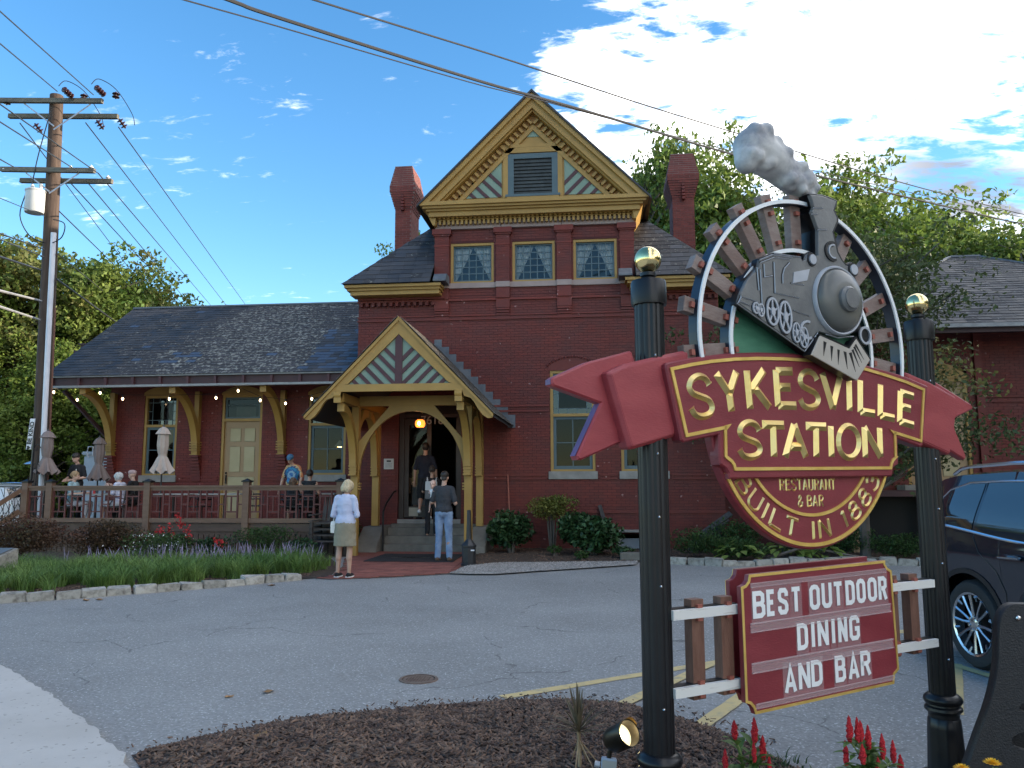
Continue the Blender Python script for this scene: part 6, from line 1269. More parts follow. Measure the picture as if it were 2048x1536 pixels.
# carved smoke plume
def remesh_blob(name, mb, mats, parent, vox=.012, smooth=4, noise=None):
    me = mb.mesh(name, mats); o = bpy.data.objects.new(name, me); COL.objects.link(o)
    md = o.modifiers.new('r', 'REMESH'); md.mode = 'VOXEL'; md.voxel_size = vox; ms = o.modifiers.new('s', 'SMOOTH'); ms.factor = .5; ms.iterations = smooth
    nm = evalmesh(o, name); bpy.data.objects.remove(o); bpy.data.meshes.remove(me)
    if noise: noise(nm)
    nm.polygons.foreach_set('use_smooth', [True]*len(nm.polygons)); return link(name, nm, parent)
mb = MB(); rr = random.Random(3); sp = smoothpts([(1.035, 3.03), (.985, 3.075), (.93, 3.115), (.86, 3.155), (.78, 3.195), (.70, 3.225), (.635, 3.245)], 4)
for i, (u, z) in enumerate(sp):
    t_ = i/(len(sp)-1); r_ = .050+.050*min(1, t_*1.3); mb.ball(sg(u, z, .04), (r_*.95, r_*.95, r_), 14)
    if t_ > .2:
        for k in range(3): a = rr.uniform(0, 6.28); mb.ball(sg(u+math.cos(a)*r_*.85, z+math.sin(a)*r_*.8, .055+rr.uniform(0, .05)), r_*rr.uniform(.30, .48), 10)
for u, z, r_ in ((.60, 3.185, .072), (.655, 3.265, .085), (.585, 3.155, .058), (.72, 3.255, .07), (.79, 3.22, .06)): mb.ball(sg(u, z, .05), r_, 14)
SMK = mat('painted_smoke', (0.525, 0.5125, 0.4938), (0.25, 0.25, 0.2687), scale=6.5, det=8, lo=.40, hi=.62, rough=.55, bump=.25, bscale=30)
remesh_blob('smoke_plume', mb, SMK, S, .011, 2)
# message board, its mate on the back, acrylic tracks and letter tiles
def mboard(d0, d1, sh, front):
    pts = [(a+sh, b_) for a, b_ in SG['msg']]; M_ = plate('message_board', pts, d0, d1, SRED, ch=.002)
    mb = MB(); e = d1 if front else d0-.003; ribbon(mb, inset(pts if sum(pts[i][0]*pts[(i+1) % len(pts)][1]-pts[(i+1) % len(pts)][0]*pts[i][1] for i in range(len(pts))) > 0 else pts[::-1], .006), .006, e, .003, closed=True, ridge=False); mb.build('gold_border', GOLDP, M_); return M_
mboard(-.10, -.075, .11, False); MBD = mboard(.085, .11, 0, True)
ACR = glass_mat('clear_acrylic', tint=(.97, .93, .93), refl=.14, rough=.08)
def frost(name, alpha): 
    M = bpy.data.materials.new(name); M.use_nodes = True; nt = M.node_tree; b = nt.nodes['Principled BSDF']; b.inputs['Base Color'].default_value = (.85, .72, .72, 1); b.inputs['Roughness'].default_value = .15; b.inputs['Alpha'].default_value = alpha; return M
FR1, FR2 = frost('acrylic_track', .14), frost('acrylic_tile', .09)
tz = [(1.155, 1.17, .020, .44, 1.366), (.972, 1.0, .042, .431, 1.382), (.80, .82, .046, .43, 1.387), (.638, .66, .022, .447, 1.378)]
for za, zb, h, u0_, u1_ in tz:
    slope_ = .0175/.93
    z0_ = za-.005
    q = lambda u, z: (u, z+(u-.905)*slope_)
    mb = MB(); mb.prism([q(u0_, z0_-h*.5), q(u1_, z0_-h*.5), q(u1_, z0_+h*.5), q(u0_, z0_+h*.5)], sg, .1135, .1165); mb.prism([q(u0_, z0_+h*.38), q(u1_, z0_+h*.38), q(u1_, z0_+h*.5), q(u0_, z0_+h*.5)], sg, .1168, .122); mb.prism([q(u0_, z0_-h*.5), q(u1_, z0_-h*.5), q(u1_, z0_-h*.38), q(u0_, z0_-h*.38)], sg, .1168, .122); mb.build('letter_track', FR1, MBD)
    mb = MB(); mb.prism([q(u0_, z0_+.001), q(u1_, z0_+.001), q(u1_, z0_+.007), q(u0_, z0_+.007)], sg, .1106, .1132); mb.build('track_strip', SRED, MBD)
for rw in SG['rows']:
    for ch, u0_, u1_, z0_, z1_ in rw:
        mb = MB(); e = .0065; mb.prism([(u0_-e, z0_-.022), (u1_+e, z0_-.022), (u1_+e, z1_+.018), (u0_-e, z1_+.018)], sg, .1110, .1128); TL_ = mb.build('letter_tile', FR2, MBD)
        hw = .0105; iu0, iu1, iz0, iz1 = u0_+hw, u1_-hw, z0_+hw*1.0, z1_-hw*1.0; mb = MB()
        G = {'O': [[(.5, 1), (.8, .97), (1, .85), (1, .15), (.8, .03), (.5, 0), (.2, .03), (0, .15), (0, .85), (.2, .97), (.5, 1)]], 'D': [[(0, 1), (.6, 1), (.9, .93), (1, .8), (1, .2), (.9, .07), (.6, 0), (0, 0), (0, 1)]],
             'B': [[(0, .52), (0, 1), (.7, 1), (.95, .9), (.95, .64), (.75, .53), (0, .52)], [(0, .52), (0, 0), (.75, 0), (1, .1), (1, .4), (.75, .52)]], 'E': [[(1, 1), (0, 1), (0, 0), (1, 0)], [(0, .52), (.8, .52)]], 'S': [[(1, .72), (1, .88), (.8, 1), (.2, 1), (0, .88), (0, .68), (.15, .57), (.85, .43), (1, .3), (1, .12), (.8, 0), (.2, 0), (0, .12), (0, .28)]],
             'T': [[(-.08, 1), (1.08, 1)], [(.5, 1), (.5, -.08)]], 'U': [[(0, 1.08), (0, .15), (.2, .02), (.5, 0), (.8, .02), (1, .15), (1, 1.08)]], 'R': [[(0, -.08), (0, 1), (.7, 1), (.95, .9), (.95, .6), (.7, .49), (0, .49)], [(.55, .49), (1, -.08)]], 'I': [[(.5, 1.08), (.5, -.08)]],
             'N': [[(0, -.08), (0, 1.08)], [(.02, 1.0), (.98, 0)], [(1, 1.08), (1, -.08)]], 'G': [[(1, .72), (1, .87), (.8, 1), (.2, 1), (0, .87), (0, .13), (.2, 0), (.8, 0), (1, .13), (1, .46), (.55, .46)]], 'A': [[(0, -.08), (.5, 1.0), (1, -.08)], [(.15, .25), (.85, .25)]]}[ch]
        for st in G:
            pts = [(iu0+(iu1-iu0)*x, iz0+(iz1-iz0)*y) for x, y in st]; cl = st[0] == st[-1]
            ribbon(mb, pts[:-1] if cl else pts, hw if ch != 'I' else hw, .1128+.0004*G.index(st), .0008, closed=cl, ridge=False)
        mb.build('letter', WHT, TL_)
# little lengths of track that carry the message board
for u0_, u1_, zt, zb in ((.035, .416, 1.0365, .717), (1.47, 1.812, 1.062, .757)):
    for z in (zt, zb):
        mb = MB(); mb.prism([(u0_, z-.020), (u1_, z-.020), (u1_, z+.020), (u0_, z+.020)], sg, .050, .072); RL = mb.build('track_rail', WORN, S); mb = MB(); mb.prism([(u0_, z-.024), (u1_, z-.024), (u1_, z+.024), (u0_, z+.024)], sg, 0.0105, .0495); mb.build('rail_back', BLK, RL)
    for u in ((.188, .357) if u0_ < 1 else (1.50, 1.665)):
        mb = MB(); mb.prism([(u-.034, zb-.045), (u+.034, zb-.045), (u+.034, zt+.055), (u-.034, zt+.055)], sg, .0, .010); T = mb.build('track_sleeper', TIED, S)
        mb = MB(); mb.prism([(u-.034, zb+.0245), (u+.034, zb+.0245), (u+.034, zt-.0245), (u-.034, zt-.0245)], sg, 0.0105, .049); mb.prism([(u-.034, zt+.0245), (u+.034, zt+.0245), (u+.034, zt+.055), (u-.034, zt+.055)], sg, 0.0105, .049); mb.prism([(u-.034, zb-.045), (u+.034, zb-.045), (u+.034, zb-.0245), (u-.034, zb-.0245)], sg, 0.0105, .049); mb.build('sleeper_face', TIED, T)
        for z in (zt, zb):
            for e in (-.0275, .0275): mb = MB(); mb.prism([(u-.012, z+e-.0075), (u+.015, z+e-.0075), (u+.015, z+e+.0075), (u-.012, z+e+.0075)], sg, .0495, .066); mb.build('spike', SPK, T)
# ================================================================ people
def fabric(n, c, k=.82, **kw): return mat(n, tuple(v*k for v in c), c, scale=7, rough=.85, bump=.5, bscale=11, bdist=.02, **kw)
SK1 = mat('skin_fair', (.50, .30, .22), (.56, .35, .26), scale=9, rough=.55); SK2 = mat('skin_tan', (.42, .24, .165), (.47, .28, .2), scale=9, rough=.55); SK3 = mat('skin_light', (.60, .38, .30), (.66, .43, .34), scale=9, rough=.55)
EYE_M = mat('eye_dark', (.03, .02, .015), rough=.2)
STAND = dict(pelvis=(0, 0, .95), waist=(0, .0, 1.09), chest=(0, 0, 1.29), neck=(0, -.01, 1.47), head=(0, .025, 1.635), sh=[(-.165, -.01, 1.40), (.165, -.01, 1.40)], el=[(-.235, -.03, 1.13), (.235, -.03, 1.13)], wr=[(-.25, .05, .89), (.25, .05, .89)], hip=[(-.09, 0, .92), (.09, 0, .92)], kn=[(-.10, .02, .50), (.10, .02, .50)], an=[(-.11, -.02, .085), (.11, -.02, .085)])
SIT = dict(pelvis=(0, 0, .55), waist=(0, 0, .70), chest=(0, .01, .90), neck=(0, .01, 1.08), head=(0, .045, 1.245), sh=[(-.17, 0, 1.03), (.17, 0, 1.03)], el=[(-.225, .05, .77), (.225, .05, .77)], wr=[(-.12, .28, .80), (.12, .28, .80)], hip=[(-.09, .02, .53), (.09, .02, .53)], kn=[(-.11, .42, .53), (.11, .42, .53)], an=[(-.11, .38, .085), (.11, .38, .085)])
def displace(me, fn):
    n = len(me.vertices); co = np.empty(n*3, np.float32); no = np.empty(n*3, np.float32); me.vertices.foreach_get('co', co); me.vertex_normals.foreach_get('vector', no)
    co = co.reshape(-1, 3); d = np.array([fn(Vector(c)) for c in co.tolist()], np.float32); me.vertices.foreach_set('co', (co+no.reshape(-1, 3)*d[:, None]).ravel()); me.update()
def caps(mb, p, q, ra, rb, n=10, ext=0.):
    p, q = Vector(p), Vector(q); d = (q-p); L_ = d.length; d.normalize(); P = []; r_ = []
    for k in range(4): a = k/3*math.pi/2; P.append(p-d*ra*math.cos(a)); r_.append(max(.002, ra*math.sin(a)))
    for k in range(1, 4): t_ = k/4; P.append(p.lerp(q, t_)); r_.append(ra+(rb-ra)*t_)
    for k in range(3, -1, -1): a = k/3*math.pi/2; P.append(q+d*rb*math.cos(a)); r_.append(max(.002, rb*math.sin(a)))
    mb.tube(P, r_, n)
def person(label, loc, rz, H=1.72, pose=None, base=STAND, skin=SK1, hair=None, top=None, sleeve=.45, bottom=None, blen=1.0, btype='pants', shoes=None, fem=False, vox=.013, face=True, headturn=(0, 0), group=None, extra=None, child=1.0):
    J = {k: v for k, v in base.items()}; J.update(pose or {}); s = H/1.75; M_ = Matrix.Translation(Vector(loc)) @ Matrix.Rotation(rz, 4, 'Z') @ Matrix.Scale(s, 4)
    t_ = thing('person', label, 'person', loc, group)
    V_ = lambda q: Vector(q)
    hd = V_(J['head']); HR_ = Matrix.Rotation(headturn[0], 3, 'Z') @ Matrix.Rotation(headturn[1], 3, 'X'); hp = lambda a, b_, c: tuple(hd+HR_ @ (Vector((a, b_, c))*child))
    sw = .92 if fem else 1.0; hwid_ = 1.08 if fem else 1.0
    def hb(mb, c, r_, n=14): # ellipsoid turned with the head
        o = len(mb.v); mb.ball((0, 0, 0), r_, n); 
        for i in range(o, len(mb.v)): mb.v[i] = tuple(hd+HR_ @ ((Vector(mb.v[i])+Vector(c))*child))
    def trunk(mb, g, hipz=True):
        mb.ball(J['chest'], (.165*sw+g, .110+g, .20+g*.5), 16); mb.ball(J['waist'], (.142*sw+g, .105+g, .17+g*.3), 16); caps(mb, V_(J['sh'][0])*.85+V_(J['neck'])*.15, V_(J['sh'][1])*.85+V_(J['neck'])*.15, .050+g, .050+g)
        if fem: 
            for sx in (-1, 1): mb.ball(V_(J['chest'])+Vector((sx*.075, .085, -.02)), .068+g*.5, 10)
    def pelv(mb, g): mb.ball(J['pelvis'], (.162*hwid_+g, .125+g, .125+g*.4), 16)
    # body: one continuous surface, fingers rooted in the palm
    mb = MB(); trunk(mb, 0); pelv(mb, 0); caps(mb, J['neck'], tuple(hd+Vector((0, -.02, -.07*child))), .055*sw, .050*sw)
    hb(mb, (0, -.008, .02), (.074, .094, .098)); hb(mb, (0, .018, -.045), (.058, .070, .070)); hb(mb, (0, .098, -.012), (.013, .02, .022), 8)
    for sx in (-1, 1): hb(mb, (sx*.076, -.008, -.01), (.010, .020, .030), 8); hb(mb, (sx*.03, .08, .012), (.02, .014, .012), 8)
    hb(mb, (0, .082, -.062), (.024, .016, .010), 8)
    fing = MB()
    for i in (0, 1):
        sx = -1 if i == 0 else 1
        caps(mb, J['sh'][i], J['el'][i], .050*sw, .040*sw); caps(mb, J['el'][i], J['wr'][i], .041*sw, .029*sw)
        d = (V_(J['wr'][i])-V_(J['el'][i])).normalized(); w_ = V_(J['wr'][i]); side = d.cross(Vector((0, 0, 1))); side = side.normalized() if side.length > .3 else Vector((0, 1, 0)); bend = Vector((0, .35, -.1)) if abs(d.z) > .6 else Vector((0, 0, -.35))
        palm = w_+d*.055; caps(mb, w_+d*.02, w_+d*.085, .030, .034, 8)
        for k in range(4): r_ = palm+side*(-.027+.018*k)+d*.03; mid_ = r_+d*.040+bend*.02; tip = mid_+(d+bend).normalized()*(.026+.008*(1.5-abs(k-1.5))); fing.tube([r_, mid_, tip], [.0095, .0085, .006], 6)
        tb = w_+d*.03+side*(-.03); fing.tube([tb, tb+d*.03-side*.026+bend*.02, tb+d*.06-side*.028+bend*.06], [.012, .010, .007], 6)
        kq = V_(J['kn'][i]); caps(mb, J['hip'][i], kq, .083*(1.0 if not fem else .98), .055); caps(mb, kq, kq.lerp(V_(J['an'][i]), .4)+Vector((0, -.012, 0)), .054, .056); caps(mb, kq.lerp(V_(J['an'][i]), .35), J['an'][i], .051, .034)
        a = V_(J['an'][i]); caps(mb, a+Vector((0, -.02, -.04)), a+Vector((0, .13, -.055)), .036, .030)
    def fin(mb, name, m, v=vox, sm=3, nz=None, par=t_):
        mb.v = [tuple(M_ @ Vector(q)) for q in mb.v]; return remesh_blob(name, mb, m, par, v*s if v else v, sm, nz)
    body = fin(mb, 'body', skin, vox, 2)
    fing.v = [tuple(M_ @ Vector(q)) for q in fing.v]; bm = bmesh.new(); bm.from_mesh(body.data); tm = fing.mesh('f', skin, True); bm.from_mesh(tm); bm.to_mesh(body.data); bm.free(); bpy.data.meshes.remove(tm)
    def wr_noise(amp, sc):
        def f(me):
            displace(me, lambda c: amp*(mnoise.noise(c*sc)+.5*mnoise.noise(c*sc*2.3)))
        return f
    if top:
        mb = MB(); trunk(mb, .012); mb.ball((V_(J['waist'])*.5+V_(J['chest'])*.5), (.152*sw+.016, .108+.014, .20), 16); mb.ball((V_(J['waist'])*.55+V_(J['pelvis'])*.45), (.150*hwid_+.016, .112+.014, .16), 16); mb.ball(V_(J['pelvis'])+Vector((0, 0, .05)), (.162*hwid_+.022, .125+.022, .13), 16)
        if sleeve > 0:
            for i in (0, 1):
                e, w_, s0 = V_(J['el'][i]), V_(J['wr'][i]), V_(J['sh'][i])
                if sleeve < .5: caps(mb, s0, s0.lerp(e, min(1, sleeve*2)), .058*sw, .058*sw)
                else: caps(mb, s0, e, .062*sw, .054*sw); caps(mb, e, e.lerp(w_, (sleeve-.5)*2), .054*sw, .042*sw)
        fin(mb, 'shirt', top, vox, 3, wr_noise(.008, 13))
    if bottom:
        mb = MB()
        if btype == 'skirt':
            p_ = V_(J['pelvis']); n_ = 20; prof = [(.10, .135), (.06, .165), (0, .185), (-.10, .196), (-.25, .205), (-.40*blen, .215), (-.40*blen, .19), (-.1, .15)]
            vs = [(p_.x+r_*1.0*math.cos(2*math.pi*k/n_)*(1+.02*math.cos(5*k)), p_.y+r_*.78*math.sin(2*math.pi*k/n_), p_.z+dz_) for dz_, r_ in prof for k in range(n_)]
            mb.add(vs, [(i*n_+k, i*n_+(k+1) % n_, (i+1)*n_+(k+1) % n_, (i+1)*n_+k) for i in range(len(prof)-1) for k in range(n_)]+[tuple(range(n_)), tuple(range(len(prof)*n_-1, (len(prof)-1)*n_-1, -1))])
        else:
            pelv(mb, .012)
            for i in (0, 1):
                h_, k_, a_ = V_(J['hip'][i]), V_(J['kn'][i]), V_(J['an'][i])
                if blen <= .5: caps(mb, h_, h_.lerp(k_, min(1, blen*2)), .098, .085)
                else: caps(mb, h_, k_, .096, .072); caps(mb, k_, k_.lerp(a_, (blen-.5)*2), .071, .062)
        fin(mb, 'skirt' if btype == 'skirt' else ('shorts' if blen <= .6 else 'trousers'), bottom, vox, 3, wr_noise(.007, 14))
    if shoes:
        for i in (0, 1):
            a = V_(J['an'][i]); mb = MB(); caps(mb, a+Vector((0, -.03, -.04)), a+Vector((0, .14, -.052)), .046, .036); Sh = fin(mb, 'shoe', shoes, .012, 2)
    if hair: hair(fin, hb, t_, hd)
    if face:
        for sx in (-1, 1): mb = MB(); mb.ball((0, 0, 0), (.012, .007, .008), 8); mb.v = [tuple(M_ @ Vector(hp(v[0]+sx*.03, v[1]+.089, v[2]+.014))) for v in mb.v]; mb.build('eye', EYE_M, t_)
        mb = MB(); mb.ball((0, 0, 0), (.022, .006, .005), 8); mb.v = [tuple(M_ @ Vector(hp(v[0], v[1]+.095, v[2]-.062))) for v in mb.v]; mb.build('mouth', mat('lips', (.32, .12, .10), rough=.5), t_)
    return t_, M_, J
def hair_cap(m, size=(.086, .108, .105), off=(0, -.018, .038), extra=(), amp=.010, sc=26):
    def f(fin, hb, t_, hd):
        mb = MB(); hb(mb, off, size, 18)
        for c, r_ in extra: hb(mb, c, r_, 14)
        def nz(me):
            displace(me, lambda c: mnoise.noise(Vector((c.x*sc, c.y*sc, c.z*sc*.22)))*amp+mnoise.noise(c*sc*2.5)*amp*.4)
        fin(mb, 'hair', m, .011, 2, nz)
    return f
BLOND = mat('blonde_hair', (0.435, 0.3225, 0.18), (0.6, 0.51, 0.345), scale=30, lo=.35, hi=.65, rough=.55, bump=.6, bscale=60, stretch=(3, 3, .6)); DBR = mat('dark_hair', (.018, .013, .011), (.035, .025, .02), scale=30, rough=.5, bump=.5, bscale=60); GREY = mat('grey_hair', (.42, .41, .40), (.56, .55, .53), scale=30, rough=.6, bump=.5, bscale=60); MBR = mat('brown_hair', (.09, .05, .03), (.15, .09, .055), scale=25, rough=.6, bump=.6, bscale=50)
BLKF = fabric('black_cotton', (.012, .012, .014)); CHAR = fabric('charcoal_tee', (.038, .040, .047)); NAVF = fabric('navy_cotton', (.009, .013, .028)); JEAN = mat('washed_denim', (0.128, 0.2, 0.336), (0.256, 0.352, 0.496), scale=5, det=7, rough=.9, bump=.4, bscale=16, bdist=.02); LAV = mat('white_knit', (.46, .49, .64), (.52, .55, .69), scale=4, rough=.85, bump=.35, bscale=9, bdist=.03); KHK = fabric('khaki_cotton', (.27, .235, .165), .85)
WSOL = mat('white_sole', (.75, .75, .73), rough=.6); BRS = mat('brown_leather', (.13, .07, .04), (.17, .1, .06), scale=8, rough=.6)
# woman in white at the edge of the walk
pw, Mw, Jw = person('woman in white top and khaki skirt standing with bowed head on the brick walk', (-4.28, 13.38, .02), R(-6), 1.64, dict(head=(.01, .065, 1.60), neck=(0, .01, 1.46), el=[(-.235, -.02, 1.10), (.235, -.02, 1.10)], wr=[(-.10, .22, 1.10), (.10, .24, 1.12)], an=[(-.12, -.02, .085), (.10, -.02, .085)], kn=[(-.11, .02, .50), (.085, .02, .50)]),
    skin=SK2, top=LAV, sleeve=.97, bottom=KHK, btype='skirt', blen=1.0, shoes=BLKF, fem=True, vox=.010, headturn=(R(-25), R(-28)), hair=hair_cap(BLOND, (.092, .112, .105), (0, -.02, .035), [((-.055, -.04, -.04), (.05, .07, .075)), ((.055, -.035, -.04), (.05, .07, .075)), ((0, -.075, -.045), (.075, .05, .08))], .012, 24))
for sx in (-.12, .10):
    mb = MB(); mb.prism(arc(0, 0, .046, 90, 270, 8)+[], lambda a, b_, d: (0, 0, 0), 0, 1) if 0 else mb.prism([(-.045, -.06), (.045, -.06), (.047, .06), (.04, .15), (0, .178), (-.04, .15), (-.047, .06)], lambda a, b_, d: tuple(Mw @ Vector((sx+a, b_-.02, d))), .0, .022); mb.build('shoe_sole', WSOL, pw)
mb = MB(); q = lambda a, b_, c: tuple(Mw @ Vector((a, b_, c)))
mb.prism([(-.09, .78), (.06, .78), (.075, .93), (.05, .99), (-.07, .99), (-.10, .93)], lambda a, b_, d: q(-.24+d, .08+a, b_), -.045, .045); hbg = mb.build('handbag', mat('white_leather', (.66, .64, .60), (.72, .70, .66), scale=6, rough=.45), None, bevel=.008); tag(hbg, 'white handbag hanging from the left arm of the woman in white', 'handbag')
mb = MB(); mb.tube([q(-.24, .02, .99), q(-.235, .04, 1.08), q(-.21, .09, 1.12), q(-.235, .12, 1.06), q(-.24, .13, .99)], .008, 6); mb.build('strap', MATS['white_leather'], hbg)
# man in charcoal tee holding a baby
pm_, Mm, Jm = person('man in charcoal tee and light jeans holding a baby before the steps', (-3.13, 16.2, .03), R(-4), 1.79, dict(head=(0, .04, 1.63), el=[(-.245, -.02, 1.14), (.245, -.04, 1.12)], wr=[(-.10, .20, 1.16), (.17, .20, 1.13)], an=[(-.115, -.02, .085), (.125, -.02, .085)]), skin=SK2, top=CHAR, sleeve=.40, bottom=JEAN, shoes=BRS, vox=.0105, hair=hair_cap(DBR, (.081, .102, .085), (0, -.022, .052), [((0, -.07, -.015), (.06, .03, .06))], .005), headturn=(R(8), R(-8)))
pb, Mb_, Jb = person('bald baby in a white shirt held against the man\'s left shoulder', tuple(Mm @ Vector((-.235, .04, .90))), R(170), .62, dict(head=(0, .03, 1.72), neck=(0, 0, 1.47), el=[(-.22, .06, 1.2), (.22, .06, 1.2)], wr=[(-.16, .22, 1.3), (.16, .22, 1.3)], kn=[(-.18, .06, .55), (.22, -.08, .55)], an=[(-.22, -.02, .2), (.26, -.1, .2)]), skin=SK3, top=fabric('white_cotton', (.72, .72, .74), .9), sleeve=.4, bottom=None, vox=.024, headturn=(0, 0), child=2.3, hair=None)
# people going in at the door
pk_, Mk, Jk = person('woman with dark bun and black clothes climbing the steps with a pale backpack', (-3.93, 18.84, .35), R(6), 1.62, dict(el=[(-.235, .03, 1.12), (.235, .03, 1.12)], wr=[(-.17, .18, 1.08), (.17, .18, 1.08)]), skin=SK2, top=BLKF, sleeve=.4, bottom=BLKF, shoes=None, fem=True, vox=.014, hair=hair_cap(DBR, (.085, .105, .095), (0, -.02, .045), [((0, -.06, .12), (.045, .045, .04))]))
bp = thing('backpack', 'white and grey flap backpack on the back of the woman in black', 'backpack', tuple(Mk @ Vector((0, -.2, 1.05))))
q = lambda a, b_, c: tuple(Mk @ Vector((a, b_, c)))
mb = MB(); mb.prism([(-.15, .93), (.15, .93), (.155, 1.15), (-.155, 1.15)], lambda a, b_, d: q(a, d, b_), -.14, -.26); mb.build('pouch', mat('grey_canvas', (.10, .10, .105), (.14, .14, .145), scale=6, rough=.8), bp, bevel=.01); mb = MB(); mb.prism([(-.15, 1.152), (.15, 1.152), (.145, 1.38), (-.145, 1.38)], lambda a, b_, d: q(a, d, b_), -.14, -.25); mb.build('flap', mat('pale_canvas', (.50, .51, .52), (.56, .57, .58), scale=6, rough=.7), bp, bevel=.01)
mb = MB(); mb.box(-.02, .02, -.272, -.262, 1.07, 1.16); mb.v = [q(*v) for v in mb.v]; mb.build('tab', BRS, bp)
for sx in (-1, 1): mb = MB(); mb.tube([q(sx*.10, -.14, 1.36), q(sx*.12, -.02, 1.47), q(sx*.12, .12, 1.36), q(sx*.13, .10, 1.1)], .018, 6); mb.build('shoulder_strap', MATS['pale_canvas'], bp)
person('tall man in a navy shirt and dark shorts stepping through the doorway', (-4.22, 19.42, .70), R(8), 1.86, dict(kn=[(-.10, .0, .50), (.10, .12, .52)], an=[(-.11, -.22, .24), (.11, .10, .085)]), skin=SK2, top=NAVF, sleeve=.42, bottom=BLKF, blen=.5, shoes=WSOL, vox=.015, hair=hair_cap(DBR, amp=.004))
person('person in pale grey shorts just inside the dark doorway', (-4.52, 20.1, .60), R(10), 1.70, skin=SK2, top=CHAR, sleeve=.4, bottom=fabric('pale_grey_cotton', (.42, .42, .44)), blen=.5, shoes=BLKF, vox=.017, hair=hair_cap(DBR, amp=.004))
# deck
pt_, Mt_, Jt = person('young waiter in black tee standing over the diners\' table', (-13.2, 19.2, DZ), R(172), 1.76, dict(head=(0, .06, 1.62), el=[(-.245, .0, 1.14), (.245, .0, 1.14)], wr=[(-.09, .27, 1.08), (.10, .27, 1.08)]), skin=SK1, top=BLKF, sleeve=.42, bottom=BLKF, shoes=BLKF, vox=.014, headturn=(R(-12), R(-12)), hair=hair_cap(DBR, (.086, .105, .085), (0, -.012, .06), amp=.012))
mb = MB(); mb.prism([(-.06, 1.26), (-.02, 1.26), (-.04, 1.30)], lambda a, b_, d: tuple(Mt_ @ Vector((a-.05, .128+d, b_+.06))), 0, .003); mb.build('shirt_emblem', WSOL, pt_)
person('blonde woman in a pale blue top seated facing right at the diners\' table', (-12.92, 18.68, DZ), R(-84), 1.66, None, SIT, SK1, hair_cap(mat('dark_blonde_hair', (.26, .16, .08), (.38, .25, .13), scale=28, rough=.6, bump=.5, bscale=50), (.088, .108, .10), (0, -.02, .04), [((0, -.10, .03), (.045, .05, .05))]), fabric('pale_blue_print', (.36, .52, .56), .55), .4, fabric('white_trousers', (.55, .55, .58)), .8, 'pants', BLKF, True, .014)
STR = mat('striped_knit', (.72, .72, .78), rough=.85); nt = STR.node_tree; wv = nt.nodes.new('ShaderNodeTexWave'); wv.bands_direction = 'Z'; wv.inputs['Scale'].default_value = 9; gg = nt.nodes.new('ShaderNodeNewGeometry'); nt.links.new(gg.outputs['Position'], wv.inputs['Vector']); rm = nt.nodes.new('ShaderNodeValToRGB'); rm.color_ramp.elements[0].position = .15; rm.color_ramp.elements[1].position = .3; rm.color_ramp.elements[0].color = (.16, .18, .38, 1); rm.color_ramp.elements[1].color = (.68, .68, .74, 1); nt.links.new(wv.outputs['Fac'], rm.inputs[0]); nt.links.new(rm.outputs[0], nt.nodes['Principled BSDF'].inputs['Base Color'])
person('grey haired woman in a white striped top seated facing left at the diners\' table', (-11.72, 18.72, DZ), R(86), 1.64, dict(head=(0, .07, 1.22), wr=[(-.10, .26, .98), (.10, .26, .98)]), SIT, SK1, hair_cap(GREY, (.095, .115, .11), (0, -.02, .03), amp=.02, sc=30), STR, .45, fabric('white_shorts', (.62, .62, .66)), .5, 'pants', WSOL, True, .014)
person('person with pinkish cap seated just behind the grey haired woman', (-11.75, 19.35, DZ), R(95), 1.70, None, SIT, SK1, hair_cap(fabric('pink_cap_cotton', (.50, .34, .32)), (.088, .112, .07), (0, .0, .065), amp=.002), BLKF, .45, BLKF, 1.0, 'pants', BLKF, False, .016)
TIE_ = mat('tie_dye', (.1, .1, .3), rough=.85); nt = TIE_.node_tree; gg = nt.nodes.new('ShaderNodeNewGeometry'); mp = nt.nodes.new('ShaderNodeMapping'); mp.inputs['Location'].default_value = (7.72, 0, -1.80); mp.inputs['Scale'].default_value = (1, 0, 1); nt.links.new(gg.outputs['Position'], mp.inputs[0]); ln_ = nt.nodes.new('ShaderNodeVectorMath'); ln_.operation = 'LENGTH'; nt.links.new(mp.outputs[0], ln_.inputs[0])
nz = nt.nodes.new('ShaderNodeTexNoise'); nz.inputs['Scale'].default_value = 20; nt.links.new(gg.outputs['Position'], nz.inputs['Vector']); mm = nt.nodes.new('ShaderNodeMath'); mm.operation = 'MULTIPLY_ADD'; nt.links.new(nz.outputs['Fac'], mm.inputs[0]); mm.inputs[1].default_value = .14; nt.links.new(ln_.outputs['Value'], mm.inputs[2]); rm = nt.nodes.new('ShaderNodeValToRGB'); rm.color_ramp.interpolation = 'LINEAR'
for p_, c in ((0, (.04, .04, .14)), (.10, (.02, .12, .32)), (.15, (.30, .45, .5)), (.19, (.02, .08, .25)), (.24, (.04, .25, .4)), (.28, (.02, .03, .12)), (.31, (.55, .42, .2)), (.36, (.50, .12, .03)), (.42, (.55, .48, .35))): e = rm.color_ramp.elements.new(p_); e.color = c+(1,)
nt.links.new(mm.outputs[0], rm.inputs[0]); nt.links.new(rm.outputs[0], nt.nodes['Principled BSDF'].inputs['Base Color'])
person('man in a blue cap and tie-dye tee leaning beside the deck table', (-7.72, 19.75, DZ), R(168), 1.74, dict(head=(.02, .10, 1.60), neck=(.0, .03, 1.46), el=[(-.27, .02, 1.14), (.27, .02, 1.14)], wr=[(-.27, .12, .88), (.30, .10, .86)]), STAND, SK2, hair_cap(fabric('blue_cap_cotton', (.06, .16, .26)), (.088, .112, .075), (0, .0, .062), [((0, .11, .045), (.06, .06, .012))], .002), TIE_, .45, CHAR, .5, 'pants', BLKF, False, .014, headturn=(R(18), R(-22)))
